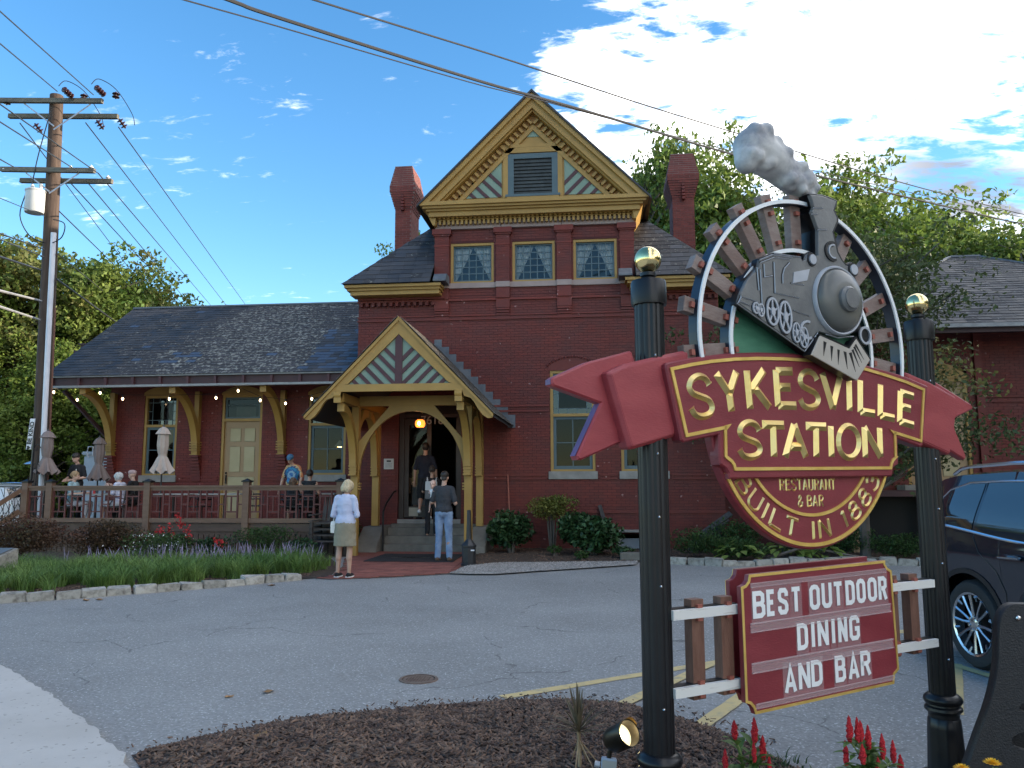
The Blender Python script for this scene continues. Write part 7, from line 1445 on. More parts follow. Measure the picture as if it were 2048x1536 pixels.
person('black haired woman in a tank top seated with her back to the rail', (-6.9, 18.72, DZ), R(2), 1.68, None, SIT, SK2, hair_cap(DBR, (.086, .105, .10), (0, -.02, .04), [((0, -.08, .08), (.04, .05, .05))]), mat('black_tank', (.03, .03, .034), rough=.85) if 0 else BLKF, 0, BLKF, 1., 'pants', BLKF, True, .014)
person('child with curly brown hair seated beside the woman in the tank top', (-7.32, 18.72, DZ), R(-10), 1.42, dict(), SIT, SK2, hair_cap(MBR, (.105, .12, .12), (0, -.02, .02), [((0, -.06, -.05), (.09, .06, .08))], .028, 34), BLKF, .4, BLKF, 1., 'pants', BLKF, False, .015)
# ================================================================ vegetation
BARK = mat('tree_bark', (.07, .055, .045), (.16, .14, .12), scale=4, rough=.9, bump=.6, bscale=20, stretch=(1, 1, .3), local=True)
def leaves_np(C, size, rng, up=.35, asp=.55, jit=.3):
    n = len(C); s = size*rng.uniform(.65, 1.3, n); N_ = rng.normal(0, 1, (n, 3)); N_[:, 2] += up*2; N_ /= np.linalg.norm(N_, axis=1)[:, None]
    T_ = rng.normal(0, 1, (n, 3)); T_ -= (T_*N_).sum(1)[:, None]*N_; T_ /= np.linalg.norm(T_, axis=1)[:, None]; B_ = np.cross(N_, T_)
    V = np.zeros((n, 4, 3)); V[:, 0] = C-T_*s[:, None]*.5; V[:, 2] = C+T_*s[:, None]*.5-N_*s[:, None]*.12; V[:, 1] = C+B_*s[:, None]*asp*.5+N_*s[:, None]*.08; V[:, 3] = C-B_*s[:, None]*asp*.5+N_*s[:, None]*.08
    return V.reshape(-1, 3), np.arange(n*4).reshape(n, 4)
def make_tree_meshes(name, h, cr, ch, trunk_h, nend, nleaf, lsize, leafm, seed, spread=.55, narrow=1.0, trunk_r=.2, droop=0.):
    """skeleton of limbs that ends in leaf clusters spread unevenly through the crown"""
    rng = np.random.default_rng(seed); rr = random.Random(seed); mb = MB(); tr = []
    for k in range(7): t_ = k/6; tr.append((.12*math.sin(t_*3+seed)*t_, .12*math.cos(t_*2.5+seed)*t_, h*.86*t_))
    mb.tube(tr, [trunk_r*(1.15-t_*.95/1) for t_ in [k/6 for k in range(7)]], 8)
    cz = trunk_h+ch/2; ends = []
    lobes = [(rr.uniform(-.55, .55)*cr, rr.uniform(-.55, .55)*cr, cz+rr.uniform(-.38, .40)*ch, rr.uniform(.38, .62)) for _ in range(9)]+[(0, 0, cz+ch*.33, .42)]
    while len(ends) < nend:
        lx, ly, lz, lr = rr.choice(lobes); d = Vector((rr.gauss(0, 1), rr.gauss(0, 1), rr.gauss(0, .8))).normalized()*rr.uniform(.35, 1)**.5
        p = Vector((lx+d.x*cr*lr, ly+d.y*cr*lr, lz+d.z*ch*.5*lr*narrow))
        if p.z > trunk_h*.75 and p.z < trunk_h+ch: ends.append(p)
    cents = []
    for e in ends:
        zt = max(trunk_h*.5, min(h*.8, e.z-rr.uniform(.25, .6)*math.hypot(e.x, e.y)-.3)); a = Vector((.12*math.sin(zt/h*3+seed)*zt/h, .12*math.cos(zt/h*2.5+seed)*zt/h, zt)); mid_ = a.lerp(e, .55)+Vector((rr.uniform(-.3, .3), rr.uniform(-.3, .3), rr.uniform(0, .5)))
        mb.tube([a, mid_, e], [trunk_r*.32, trunk_r*.18, .015], 5)
        cents.append((e, 1.)); cents.append((mid_.lerp(e, .55), .75))
        for _ in range(2): cents.append((e+Vector((rr.gauss(0, 1), rr.gauss(0, 1), rr.gauss(0, .7)))*spread*.9, .7))
    per = max(4, nleaf//len(cents)); P = []
    for c, k in cents:
        q = rng.normal(0, 1, (int(per*k*rr.uniform(.6, 1.4)), 3)); q /= np.linalg.norm(q, axis=1)[:, None]; q *= (rng.uniform(.1, 1, len(q))**.45)[:, None]*spread*k*np.array([1.15, 1.15, .75]); P.append(q+np.array(c)-np.array([0, 0, droop]))
    V, F = leaves_np(np.concatenate(P), lsize, rng)
    return mb.mesh(name+'_trunk', BARK, True), np_mesh(name+'_crown', V, F, leafm)
LFA = leafmat('sycamore_leaves', (0.084, 0.15, 0.0312), (0.186, 0.24, 0.054)); LFB = leafmat('sunlit_leaves', (0.102, 0.168, 0.03), (0.21, 0.264, 0.054)); LFC = leafmat('tinged_leaves', (0.084, 0.132, 0.03), (0.192, 0.18, 0.054)); LFD2 = leafmat('bright_leaves', (0.108, 0.174, 0.03), (0.204, 0.264, 0.054)); LFD = leafmat('small_dark_leaves', (.045, .070, .024), (.10, .12, .045), tr=.25)
KINDS = [make_tree_meshes('a', 11, 3.9, 9.6, 1.5, 140, 32000, .235, LFA, 1, spread=.80), make_tree_meshes('b', 11, 3.4, 9.8, 1.4, 130, 30000, .235, LFB, 2, spread=.78), make_tree_meshes('c', 11, 3.7, 9.4, 1.7, 130, 30000, .235, LFC, 5, spread=.76), make_tree_meshes('d', 11, 3.6, 9.0, 2., 135, 30000, .23, LFD2, 9, spread=.75)]
def tree(kind, x, y, top, label, wide=1.0, group=None, rz=None):
    t_ = thing('broadleaf_tree', label, 'tree', (x, y, 0), group); t_.rotation_euler = (0, 0, random.uniform(0, 6.28) if rz is None else rz); s = top/11.2; t_.scale = (s*wide, s*wide, s)
    for me, nm in zip(KINDS[kind], ('trunk', 'crown')): o = bpy.data.objects.new(nm, me); COL.objects.link(o); o.parent = t_
    return t_
gl = 'woods at the left behind the deck'; gr = 'tall trees behind the station'
ll = 'tall leafy tree in the dark woods left of the station'
for i, (k, x, y, top, lb) in enumerate([(0, -24.5, 26, 10.8, 'leafy tree at the far left edge, its crown cut by the frame'), (2, -23.0, 29, 11.3, 'yellow tinged tree left of the utility pole behind the white car'), (0, -21.8, 30.5, 10.5, 'tree whose crown stands directly behind the utility pole'), (2, -20.9, 33, 11.1, 'brown tinged tree just right of the utility pole'), (0, -21.6, 36.5, 10.6, 'rounded tree showing above the left end of the wing roof'), (1, -17.6, 29, 7.6, 'lower pale green tree filling the gap beside the wing corner'), (1, -19.5, 26.5, 6.6, 'low leafy tree behind the waiter and grey tank'), (0, -27.5, 30, 9.4, 'leafy tree behind the left patio heater at the frame edge'), (1, -22.3, 26, 7.2, 'low pale tree between the pole and the white car'), (0, -15.6, 31.5, 6.8, 'low dark tree seen under the wing eave beside the corner'), (0, -24.5, 34, 9.0, 'dark green tree deep in the woods behind the white car')]):
    tree(k, x, y, top, lb, 1.08 if top < 9 else .98, gl)
for i, (k, x, y, top, wd, lb) in enumerate([(1, -9.6, 39, 13.2, .6, 'tree peeking out behind the left chimney'), (0, 2.2, 39.5, 18.4, .62, 'slim dark tree rising between the gable and the right chimney'), (1, 5.6, 36, 16.3, .85, 'tall green tree just right of the right chimney'), (3, 8.2, 35, 14.6, .9, 'sunlit tree behind the smokestack of the sign'), (1, 11.4, 36.5, 15.8, .8, 'tallest pointed tree right of the carved smoke'), (3, 12.4, 31.5, 12.6, .95, 'bright yellow green tree above the right gilded ball'), (1, 16.0, 36, 13.2, 1.0, 'tree in the dip right of the yellow green tree'), (0, 15.6, 30.0, 11.2, 1.05, 'broad dark tree behind the right wing roof at the frame edge'), (3, 20.0, 28, 11.6, 1.1, 'leafy tree at the right edge of the picture')]):
    tree(k, x, y, top, lb, wd, gr)
# unseen trees added right of view, continuing the woods to shade the car park
for i, (k, x, y, top) in enumerate([(0, 27, 21, 12.2), (2, 29, 14, 12.6), (3, 28, 7.5, 12.0), (1, 29.5, 1, 12.4), (0, 28, -6, 12.3), (3, 29, -13, 12.0), (1, 34, 18, 13.5), (0, 35, 4, 13.8), (2, 34, -8, 13.2), (1, 33, 11, 13.6), (3, 25, 26, 11.5)]):
    tree(k, x, y, top, 'tall unseen tree added beyond the car park for shade, right of the picture', 1.15, 'unseen shade trees right of the car park')
# undergrowth closing the view under the left woods
P = np.stack([RNG.uniform(-44, -14.5, 16000), RNG.uniform(30, 42, 16000), np.abs(RNG.normal(0, 1.6, 16000))], 1); V, F = leaves_np(P, .42, RNG); tag(link('undergrowth', np_mesh('undergrowth', V, F, LFA)), kind='stuff')
P = np.stack([RNG.uniform(-14, 40, 9000), RNG.uniform(40, 48, 9000), np.abs(RNG.normal(0, 2.6, 9000))], 1); V, F = leaves_np(P, .6, RNG); tag(link('undergrowth', np_mesh('undergrowth', V, F, LFA)), kind='stuff')
# small-leaved street tree before the right wing
tm_, cm_ = make_tree_meshes('e', 6.3, 3.1, 4.0, 2.3, 150, 36000, .105, LFD, 21, spread=.55, trunk_r=.10, droop=.1)
t_ = thing('street_tree', 'small dark leaved tree behind the sign, twigs drooping before the right wing', 'tree', (5.4, 17.3, 0))
for me, nm in ((tm_, 'trunk'), (cm_, 'crown')): o = bpy.data.objects.new(nm, me); COL.objects.link(o); o.parent = t_
tm_, cm_ = make_tree_meshes('f', 3.2, 1.3, 2.2, 1.5, 34, 2600, .10, LFD, 23, spread=.4, trunk_r=.05)
P = np.concatenate([RNG.normal(0, 1, (26, 3))*.22+np.array([7.0+.9*k/6, 17.2, 4.25-.13*k]) for k in range(7)]+[RNG.normal(0, 1, (22, 3))*.2+np.array([6.9+.5*k/5, 17.0, 3.9-.2*k]) for k in range(5)])
V, F = leaves_np(P-np.array([5.4, 17.3, 0]), .12, RNG); o = bpy.data.objects.new('hanging_spray', np_mesh('hanging_spray', V, F, leafmat('yellowing_leaves', (.12, .14, .04), (.26, .22, .08)))); COL.objects.link(o); o.parent = t_; o['kind'] = 'stuff'

# ---------------------------------------------------------------- shrubs
def shrub(name, label, cat, x, y, rx, ry, h, n, ls, m, z0=.0, seed=0, lobes=7, asp=.55, shell=.5, group=None, stem=True):
    rng = np.random.default_rng(seed+100); rr = random.Random(seed); t_ = thing(name, label, cat, (x, y, 0), group); P = []; mb = MB()
    for k in range(lobes):
        a = 2*math.pi*k/lobes+rr.uniform(-.4, .4); q = rr.uniform(.25, .6) if k else 0; c = np.array([x+math.cos(a)*rx*q, y+math.sin(a)*ry*q, z0+h*rr.uniform(.42, .62)]); r_ = np.array([rx, ry, h*.5])*rr.uniform(.5, .72)
        d = rng.normal(0, 1, (n//lobes, 3)); d /= np.linalg.norm(d, axis=1)[:, None]; rad = rng.uniform(shell**3, 1.05, (len(d), 1))**(1/3); P.append(c+d*rad*r_)
        mb.tube([(x+.05*math.cos(a), y+.05*math.sin(a), 0), tuple((c*.5+np.array([x, y, z0])*.5)), tuple(c)], [.022, .014, .006], 5)
    P = np.concatenate(P); P[:, 2] = np.maximum(P[:, 2], .03); V, F = leaves_np(P, ls, rng, up=.5, asp=asp)
    link_o = link('foliage', np_mesh('foliage', V, F, m)); attach(link_o, t_)
    if stem: mb.build('stem', BARK, t_)
    return t_
RHO = leafmat('laurel_leaves', (.022, .055, .022), (.045, .095, .035), tr=.15, rough=.4); AZA = leafmat('azalea_leaves', (.10, .15, .03), (.21, .20, .05)); NAN = leafmat('barberry_leaves', (.045, .050, .020), (.115, .050, .032), tr=.2); FRN = leafmat('fern_leaves', (.04, .085, .025), (.075, .13, .04)); HOS = leafmat('hosta_leaves', (.14, .20, .04), (.22, .28, .07), rough=.45); ROS = leafmat('mixed_bed_leaves', (.05, .09, .03), (.09, .14, .05))
shrub('laurel_bush', 'round dark laurel bush beside the porch cheek wall', 'bush', -1.98, 18.3, .56, .5, 1.06, 1500, .13, RHO, seed=1)
shrub('azalea_bush', 'open yellow green azalea on bare stems between the two laurel bushes', 'bush', -1.08, 18.75, .60, .45, .78, 2200, .065, AZA, z0=.62, seed=2)
shrub('laurel_bush', 'larger dark laurel bush in front of the lower tower window', 'bush', -.12, 17.9, .74, .6, 1.08, 2600, .13, RHO, seed=3)
shrub('low_plant', 'small sprig of leaves in the soil below the larger laurel', 'plant', -.35, 16.75, .22, .15, .26, 160, .07, FRN, seed=4, lobes=3); shrub('low_plant', 'leafy sprig beside the basement hatch', 'plant', .55, 17.2, .3, .2, .3, 260, .08, RHO, seed=5, lobes=3); shrub('low_plant', 'small weed at the foot of the azalea', 'plant', -.95, 17.6, .25, .18, .3, 160, .07, FRN, seed=6, lobes=3)
shrub('barberry_hedge', 'wide reddish barberry shrub in front of the deck stairs', 'hedge', -11.6, 15.2, 1.25, .7, 1.12, 7500, .055, NAN, seed=7, lobes=10); shrub('barberry_hedge', 'lower reddish shrub right of the wide barberry, before the skirting', 'hedge', -9.95, 15.5, .95, .6, 1.0, 5200, .055, NAN, seed=8, lobes=8)
for i, (x, y, rx, h, lb) in enumerate([(2.1, 17.3, .65, .72, 'ferny clump behind the left sign post base'), (3.0, 18.0, .7, .95, 'taller ferny clump against the brick wall behind the medallion'), (2.85, 16.9, .6, .55, 'low ferny clump behind the medallion, next to the kerb'), (5.1, 17.5, .7, .75, 'ferny clump under the loading platform edge'), (6.0, 17.0, .7, .65, 'ferny clump left of the right sign post'), (4.3, 18.1, .6, .8, 'dark fern at the wall left of the platform'), (7.0, 17.2, .6, .6, 'ferny clump hidden behind the right sign post')]):
    shrub('fern', lb, 'fern', x, y, rx, .5, h, 1500, .085, FRN, seed=30+i, lobes=6, asp=.3, stem=False)
def hosta(x, y, label, n=42, r_=.42, seed=0):
    rr = random.Random(seed); t_ = thing('hosta', label, 'plant', (x, y, 0))
    lm = MB(); lm.add([(0, 0, 0), (.05, .06, .02), (.065, .14, .035), (.03, .21, .02), (0, .25, 0), (-.03, .21, .02), (-.065, .14, .035), (-.05, .06, .02), (0, .14, .012)], [(0, 1, 8), (1, 2, 8), (2, 3, 8), (3, 4, 8), (4, 5, 8), (5, 6, 8), (6, 7, 8), (7, 0, 8)]); me = lm.mesh('leaf', HOS)
    for k in range(n):
        a = rr.uniform(0, 6.28); q = rr.uniform(.05, 1)**.6*r_; o = link('leaf', me, None, (x+q*math.cos(a), y+q*math.sin(a)*.8, .10+.28*(1-q/r_)+rr.uniform(0, .12))); attach(o, t_); o.rotation_euler = (rr.uniform(-.7, -.1), rr.uniform(-.3, .3), a-1.57); s = rr.uniform(.7, 1.15); o.scale = (s, s, s)
hosta(3.75, 16.95, 'large yellow green hosta below the medallion, behind the message board', seed=1, n=60, r_=.6); hosta(2.75, 16.6, 'smaller hosta clump left of the large yellow green one', seed=2, n=26, r_=.35); hosta(4.45, 16.75, 'hosta at the kerb right of the large yellow green one', seed=3, n=30, r_=.35)
shrub('flower_bed_plant', 'grey green leafy perennials with tiny white flowers right of the barberry', 'plant', -8.95, 15.5, .75, .4, .72, 1500, .06, ROS, seed=50, lobes=7)
shrub('flower_bed_plant', 'fresh green fern-like perennial against the skirting boards', 'plant', -7.1, 16.9, .75, .4, .78, 1900, .07, FRN, seed=51, lobes=7, asp=.3); shrub('flower_bed_plant', 'dark green perennial between the red flowers and the fern-like one', 'plant', -8.35, 16.9, .45, .3, .55, 700, .07, RHO, seed=52, lobes=5); shrub('flower_bed_plant', 'dark foliage at the end of the deck beside the stacked chairs', 'plant', -6.3, 16.75, .4, .3, .5, 700, .07, RHO, seed=53, lobes=5); shrub('flower_bed_plant', 'shrubby greenery beside the left cheek wall behind the woman in white', 'plant', -5.75, 18.3, .3, .3, 1.0, 900, .06, RHO, seed=54, lobes=5)
REDF = mat('red_petals', (.40, .018, .022), (.58, .03, .03), scale=40, rough=.7, island=.3); WHF = mat('white_petals', (.75, .75, .75), rough=.7); PURF = mat('lilac_petals', (.20, .16, .25), (.30, .26, .36), scale=30, rough=.8, island=.3)
t_ = shrub('red_flower_plant', 'bushy plant with scarlet plumes in front of the deck skirting', 'plant', -9.05, 16.7, .5, .3, .62, 800, .07, ROS, seed=60, lobes=5)
P = np.concatenate([RNG.normal(0, 1, (26, 3))*np.array([.035, .035, .05])+np.array([-9.05+u, 16.45+.1*math.sin(u*9), h]) for u, h in [(-.35, .55), (-.22, .62), (-.05, .66), (.08, .86), (.12, .72), (.28, .62), (.38, .52), (.0, .5), (.95, .36), (1.15, .34)]])
V, F = leaves_np(P, .06, RNG); o = link('flower_plumes', np_mesh('flower_plumes', V, F, REDF)); attach(o, t_); o['kind'] = 'stuff'
P = np.stack([RNG.normal(-8.75, .45, 90), RNG.normal(15.15, .15, 90), RNG.uniform(.3, .62, 90)], 1); V, F = leaves_np(P, .03, RNG); o = tag(link('white_flowers', np_mesh('white_flowers', V, F, WHF)), kind='stuff')
# liriope: long grassy blades in tufts with lilac spikes
LIR = [(-12.5, 10.6), (-10.2, 10.0), (-8.9, 10.35), (-8.1, 10.75), (-7.3, 11.4), (-6.5, 12.15), (-5.7, 13.0), (-5.2, 13.65), (-4.95, 14.3), (-5.2, 15.3), (-6.2, 15.6), (-7.5, 15.0), (-8.9, 14.2), (-10.4, 13.6), (-12.5, 13.2)]
LFG = leafmat('liriope_blades', (.095, .18, .04), (.21, .30, .075), tr=.3, isl=.3, rough=.5)
def blades(name, poly, ntuft, per, h, wid, m, rng=RNG, tr_=.14):
    T = np.array(scatter(poly, ntuft)); n = ntuft*per; C = np.repeat(T, per, 0)+rng.normal(0, tr_*.35, (n, 2)); hh = np.repeat(rng.uniform(.75, 1.2, ntuft), per)*rng.uniform(.6, 1.1, n)*h; a = rng.uniform(0, 6.28, n); lean = rng.uniform(.25, 1.0, n)*hh*.95
    V = np.zeros((n, 8, 3))
    for k, t_ in enumerate((0, .4, .75, 1.)):
        ox = np.cos(a)*lean*t_**1.7; oy = np.sin(a)*lean*t_**1.7; z = hh*(t_-.38*t_**2.6); w_ = wid*(1-.85*t_)
        V[:, 2*k] = np.stack([C[:, 0]+ox-np.sin(a)*w_, C[:, 1]+oy+np.cos(a)*w_, z+.02], 1); V[:, 2*k+1] = np.stack([C[:, 0]+ox+np.sin(a)*w_, C[:, 1]+oy-np.cos(a)*w_, z+.02], 1)
    b_ = np.arange(n)[:, None]*8; F = np.concatenate([b_+np.array([[2*k, 2*k+1, 2*k+3, 2*k+2]]) for k in range(3)], 0)
    return tag(link(name, np_mesh(name, V.reshape(-1, 3), F, m)), kind='stuff')
blades('liriope_grass', LIR, 620, 46, .46, .0065, LFG)
n = 170; P = np.array(scatter([(-9.8, 13.6), (-7.8, 13.9), (-6.2, 14.5), (-5.3, 14.7), (-5.2, 15.3), (-6.2, 15.6), (-7.5, 15.1), (-8.9, 14.4)], n)); mb = MB()
for x, y in P: h = random.uniform(.36, .49); dx_, dy_ = random.uniform(-.12, .12), random.uniform(-.1, .1); mb.tube([(x, y, .15), (x+dx_*.5, y+dy_*.5, h-.12), (x+dx_, y+dy_, h)], [.002, .007, .002], 5)
tag(mb.build('liriope_flowers', PURF), kind='stuff')
blades('weeds', [(-.75, 5.75), (-.2, 5.95), (.15, 5.85), (-.1, 5.55), (-.6, 5.5)], 46, 10, .07, .006, FRN.copy() if 0 else FRN, tr_=.2)
blades('weeds', [(.15, 5.2), (.55, 5.3), (.6, 5.05), (.2, 4.95)], 22, 9, .06, .006, FRN, tr_=.2); blades('weeds', [(.85, 4.95), (1.05, 4.85), (1.0, 4.6), (.8, 4.6)], 16, 10, .08, .005, FRN, tr_=.2)
# ---------------------------------------------------------------- foreground plants
CELL = leafmat('celosia_leaves', (.085, .16, .035), (.16, .24, .06), tr=.3); STM = mat('plant_stem', (.14, .20, .06), (.22, .25, .09), scale=9, rough=.6); CEL = mat('celosia_red', (.42, .008, .016), (.62, .022, .03), scale=70, rough=.75, bump=1., bscale=160, bdist=.01, island=.15)
def leaf_piece(base, d, L_, wd, m, parent, fold=.25):
    base, d = Vector(base), Vector(d).normalized(); sd_ = d.cross(Vector((0, 0, 1))); sd_ = sd_.normalized() if sd_.length > .1 else Vector((1, 0, 0)); nn = sd_.cross(d).normalized(); vs = []; K_ = 6
    for k in range(K_+1): t_ = k/K_; w_ = wd*math.sin(math.pi*min(.97, t_*.92+.06))**.8; c = base+d*L_*t_-Vector((0, 0, 1))*L_*.35*t_*t_; vs += [c-sd_*w_+nn*w_*fold, c, c+sd_*w_+nn*w_*fold]
    mb = MB(); mb.add(vs, [(3*k+j, 3*k+j+1, 3*k+j+4, 3*k+j+3) for k in range(K_) for j in (0, 1)]); return mb.build('leaf', m, parent, True)
def celosia(label, base, tips, seed):
    rr = random.Random(seed); bx, by = base; bz = mound_z(bx, by); t_ = thing('celosia_plant', label, 'plant', (bx, by, bz))
    for (x, y, z) in tips:
        L_ = rr.uniform(.085, .13); rad = rr.uniform(.012, .019); mid_ = (bx*.55+x*.45, by*.55+y*.45, bz+(z-bz)*.5)
        mb = MB(); mb.tube([(bx, by, bz), mid_, (x, y, z-L_*.9)], [.006, .005, .004], 6); mb.build('stem', STM, t_)
        mb = MB(); rows = 15; n_ = 11; vs = []
        for i in range(rows+1):
            q = i/rows; r_ = rad*(math.sin(math.pi*(.10+.86*q))**.7)*(1-.45*q) if i < rows else .0008
            for k in range(n_): a = 2*math.pi*k/n_+i*.5; r2 = r_*(1+rr.uniform(-.28, .38)); vs.append((x+r2*math.cos(a)+rr.uniform(-.001, .001), y+r2*math.sin(a), z-L_+L_*q+rr.uniform(-.003, .003)))
        mb.add(vs, [(i*n_+k, i*n_+(k+1) % n_, (i+1)*n_+(k+1) % n_, (i+1)*n_+k) for i in range(rows) for k in range(n_)]); Fs = mb.build('flower_spike', CEL, t_)
        for _ in range(13):
            q = rr.uniform(.2, 1.0); zz_ = bz+(z-L_-bz)*q; px_ = bx+(x-bx)*q*.9; py_ = by+(y-by)*q*.9; a = rr.uniform(0, 6.28); leaf_piece((px_, py_, zz_), (math.cos(a), math.sin(a), rr.uniform(.4, 1.3)), rr.uniform(.075, .13), rr.uniform(.012, .021), CELL, t_)
celosia('red celosia in front of the lower left corner of the message board', (.70, 4.2), [(.639, 4.162, .447), (.736, 4.171, .462), (.776, 4.186, .374), (.593, 4.175, .309), (.806, 4.201, .277), (.725, 4.14, .36)], 1)
celosia('red celosia with many plumes in front of the right sign post', (1.30, 4.29), [(1.21, 4.273, .455), (1.249, 4.278, .447), (1.266, 4.282, .43), (1.302, 4.289, .406), (1.371, 4.301, .364), (1.191, 4.286, .332), (1.257, 4.24, .33), (1.424, 4.311, .332), (1.46, 4.323, .263), (1.33, 4.25, .27)], 2)
ORA = mat('marigold_petals', (.75, .36, .01), (.85, .50, .02), scale=20, rough=.7)
def marigold(label, x, y, z, seed):
    rr = random.Random(seed); bz = .1; t_ = thing('marigold', label, 'flower', (x, y, bz)); mb = MB(); mb.tube([(x+.01, y+.02, bz), (x, y, z-.012)], .003, 6); mb.build('stem', STM, t_)
    for ring, (n_, r_, tilt) in enumerate(((14, .042, .15), (12, .034, .45), (10, .024, .9), (6, .014, 1.4))):
        for k in range(n_):
            a = 2*math.pi*k/n_+ring*.2; d = Vector((math.cos(a)*math.cos(tilt), math.sin(a)*math.cos(tilt), math.sin(tilt))); s_ = Vector((-math.sin(a), math.cos(a), 0)); c = Vector((x, y, z))+Vector((0, 0, .002*ring)); mb = MB(); mb.add([c, c+d*r_*.6+s_*r_*.18, c+d*r_, c+d*r_*.6-s_*r_*.18], [(0, 1, 2, 3)]); mb.build('petal', ORA, t_)
    for k in range(9): a = rr.uniform(0, 6.28); leaf_piece((x, y, z-rr.uniform(.03, .12)), (math.cos(a), math.sin(a), .5), .06, .008, CELL, t_)
marigold('orange marigold bloom at the bottom right beside the black bench', 1.695, 3.878, .372, 1); marigold('orange marigold half cut by the bottom edge, right of the sign post', 1.609, 3.979, .312, 2)
# spiky cordyline
t_ = thing('spiky_plant', 'small burgundy spiky cordyline on a thin bare stem in the mulch', 'plant', (-.12, 4.28, .14)); CORD = leafmat('cordyline_blades', (.10, .075, .05), (.17, .13, .07), tr=.2, rough=.4); CORT = mat('tan_stem', (.30, .19, .10), (.40, .28, .16), scale=9, rough=.8)
mb = MB(); mb.tube([(-.12, 4.28, .10), (-.115, 4.28, .22), (-.12, 4.28, .335)], [.013, .009, .010], 8); mb.build('stem', CORT, t_)
for k in range(34):
    a = k*2.4; el = (1.45, 1.25, 1.0, .75, .5, .3)[k % 6]+random.uniform(-.1, .1); d = Vector((math.cos(a)*math.cos(el), math.sin(a)*math.cos(el), math.sin(el))); L_ = random.uniform(.17, .25); b0 = Vector((-.12, 4.28, .325+.012*math.sin(el))); sd_ = d.cross(Vector((0, 0, 1))).normalized(); nn = sd_.cross(d); vs = []
    for i in range(6): q = i/5; w_ = .0068*math.sin(math.pi*(.12+.86*q))+.0005; c = b0+d*L_*q-Vector((0, 0, 1))*L_*.22*(q**2.2)*math.cos(el); vs += [c-sd_*w_+nn*w_*.4, c, c+sd_*w_+nn*w_*.4]
    mb = MB(); mb.add(vs, [(3*i+j, 3*i+j+1, 3*i+j+4, 3*i+j+3) for i in range(5) for j in (0, 1)]); mb.build('leaf', CORD, t_)
for k in range(6): a = random.uniform(0, 6.28); mb = MB(); mb.tube([(-.12, 4.28, .30), (-.12+.05*math.cos(a), 4.28+.05*math.sin(a), .24), (-.12+.12*math.cos(a), 4.28+.10*math.sin(a), .155)], [.004, .004, .002], 4); mb.build('dry_leaf', CORT, t_)
# ================================================================ utility pole and wires
WOODP = mat('pole_wood', (0.045, 0.027, 0.0192), (0.096, 0.063, 0.045), scale=3, det=8, rough=.85, bump=.5, bscale=18, stretch=(6, 6, .5)); ARMW = mat('crossarm_wood', (.10, .095, .075), (.17, .155, .12), scale=4, rough=.85, bump=.4, stretch=(1, 5, 5)); INS = mat('brown_porcelain', (.035, .012, .012), (.05, .018, .018), rough=.2); GALV = mat('galvanised_steel', (.38, .39, .42), (.50, .51, .54), scale=6, rough=.45, metal=.4); TRG = mat('transformer_grey', (.50, .51, .50), (.56, .57, .56), scale=5, rough=.45)
U_ = thing('utility_pole', 'tall weathered timber utility pole with two pairs of crossarms and a grey transformer', 'utility pole', (-14.1, 19, 0))
mb = MB(); mb.tube([(-14.02, 19, 0), (-14.12, 19, 4), (-14.22, 19, 8), (-14.33, 19, 11.95)], [.205, .195, .18, .165], 18); mb.build('pole', WOODP, U_, True)
for a, b_ in (((-16.1, 18.76, 11.80), (-12.84, 18.76, 11.60)), ((-15.85, 19.22, 11.56), (-12.68, 19.22, 11.38)), ((-15.6, 18.78, 9.86), (-12.95, 18.78, 9.70)), ((-15.35, 19.2, 9.70), (-12.72, 19.2, 9.56))): mb = MB(); mb.obox(a, b_, .10, .12); mb.build('crossarm', ARMW, U_)
for a, b_ in (((-14.2, 18.8, 11.0), (-15.1, 18.8, 11.68)), ((-14.2, 18.8, 10.9), (-13.2, 18.8, 11.55)), ((-14.2, 18.8, 9.2), (-14.9, 18.8, 9.74)), ((-14.2, 18.8, 9.15), (-13.4, 18.8, 9.66))): mb = MB(); mb.obox(a, b_, .035, .012, (0, 1, 0)); mb.build('arm_brace', GALV, U_)
def insulator(p, d, n_=4, r_=.085, m=INS):
    p, d = Vector(p), Vector(d).normalized(); prof = [(.015, 0)]
    for k in range(n_): prof += [(.03, .03+.085*k), (r_, .045+.085*k), (r_*.9, .065+.085*k), (.03, .085+.085*k)]
    prof += [(.015, .03+.085*n_)]; mb = MB(); mb.lathe(p, prof, 14, axis=d); return mb.build('insulator', m, U_, True)
for x in (-13.75, -12.85, -15.95): insulator((x+.1, 18.7, 11.72), (-.1, -1, .22), 4); insulator((x+.35, 18.8, 11.66), (0, 0, 1), 2, .095)
for x in (-13.3, -12.66, -15.1): insulator((x-.05, 19.3, 11.36), (.35, .75, -.75), 3, .10)
WPOR = mat('white_porcelain', (.70, .69, .66), rough=.25)
for x in (-15.5, -13.62, -13.05): insulator((x, 18.78, 9.80-.06*(x+15.5)/2.5), (0, 0, 1), 1, .06, WPOR)
insulator((-12.85, 19.2, 9.62), (0, 0, 1), 1, .06, WPOR)
mb = MB(); mb.lathe((-14.52, 18.72, 8.60), [(.0, 0), (.22, .0), (.235, .03), (.235, .56), (.25, .57), (.25, .60), (.2, .63), (0, .65)], 28); TRF = mb.build('transformer', TRG, U_, True)
for x in (-14.62, -14.38): mb = MB(); mb.lathe((x, 18.72, 9.24), [(.05, 0), (.05, .05), (.035, .06), (.05, .09), (.03, .14), (0, .15)], 10); mb.build('bushing', TRG, TRF, True)
mb = MB(); mb.tube([(-13.95, 18.74, 8.05), (-13.90, 18.74, 5.5), (-13.83, 18.74, 2.4), (-13.78, 18.74, .0)], .065, 12); mb.build('conduit', mat('pale_conduit', (.60, .60, .64), (.68, .68, .72), scale=4, rough=.4), U_, True)
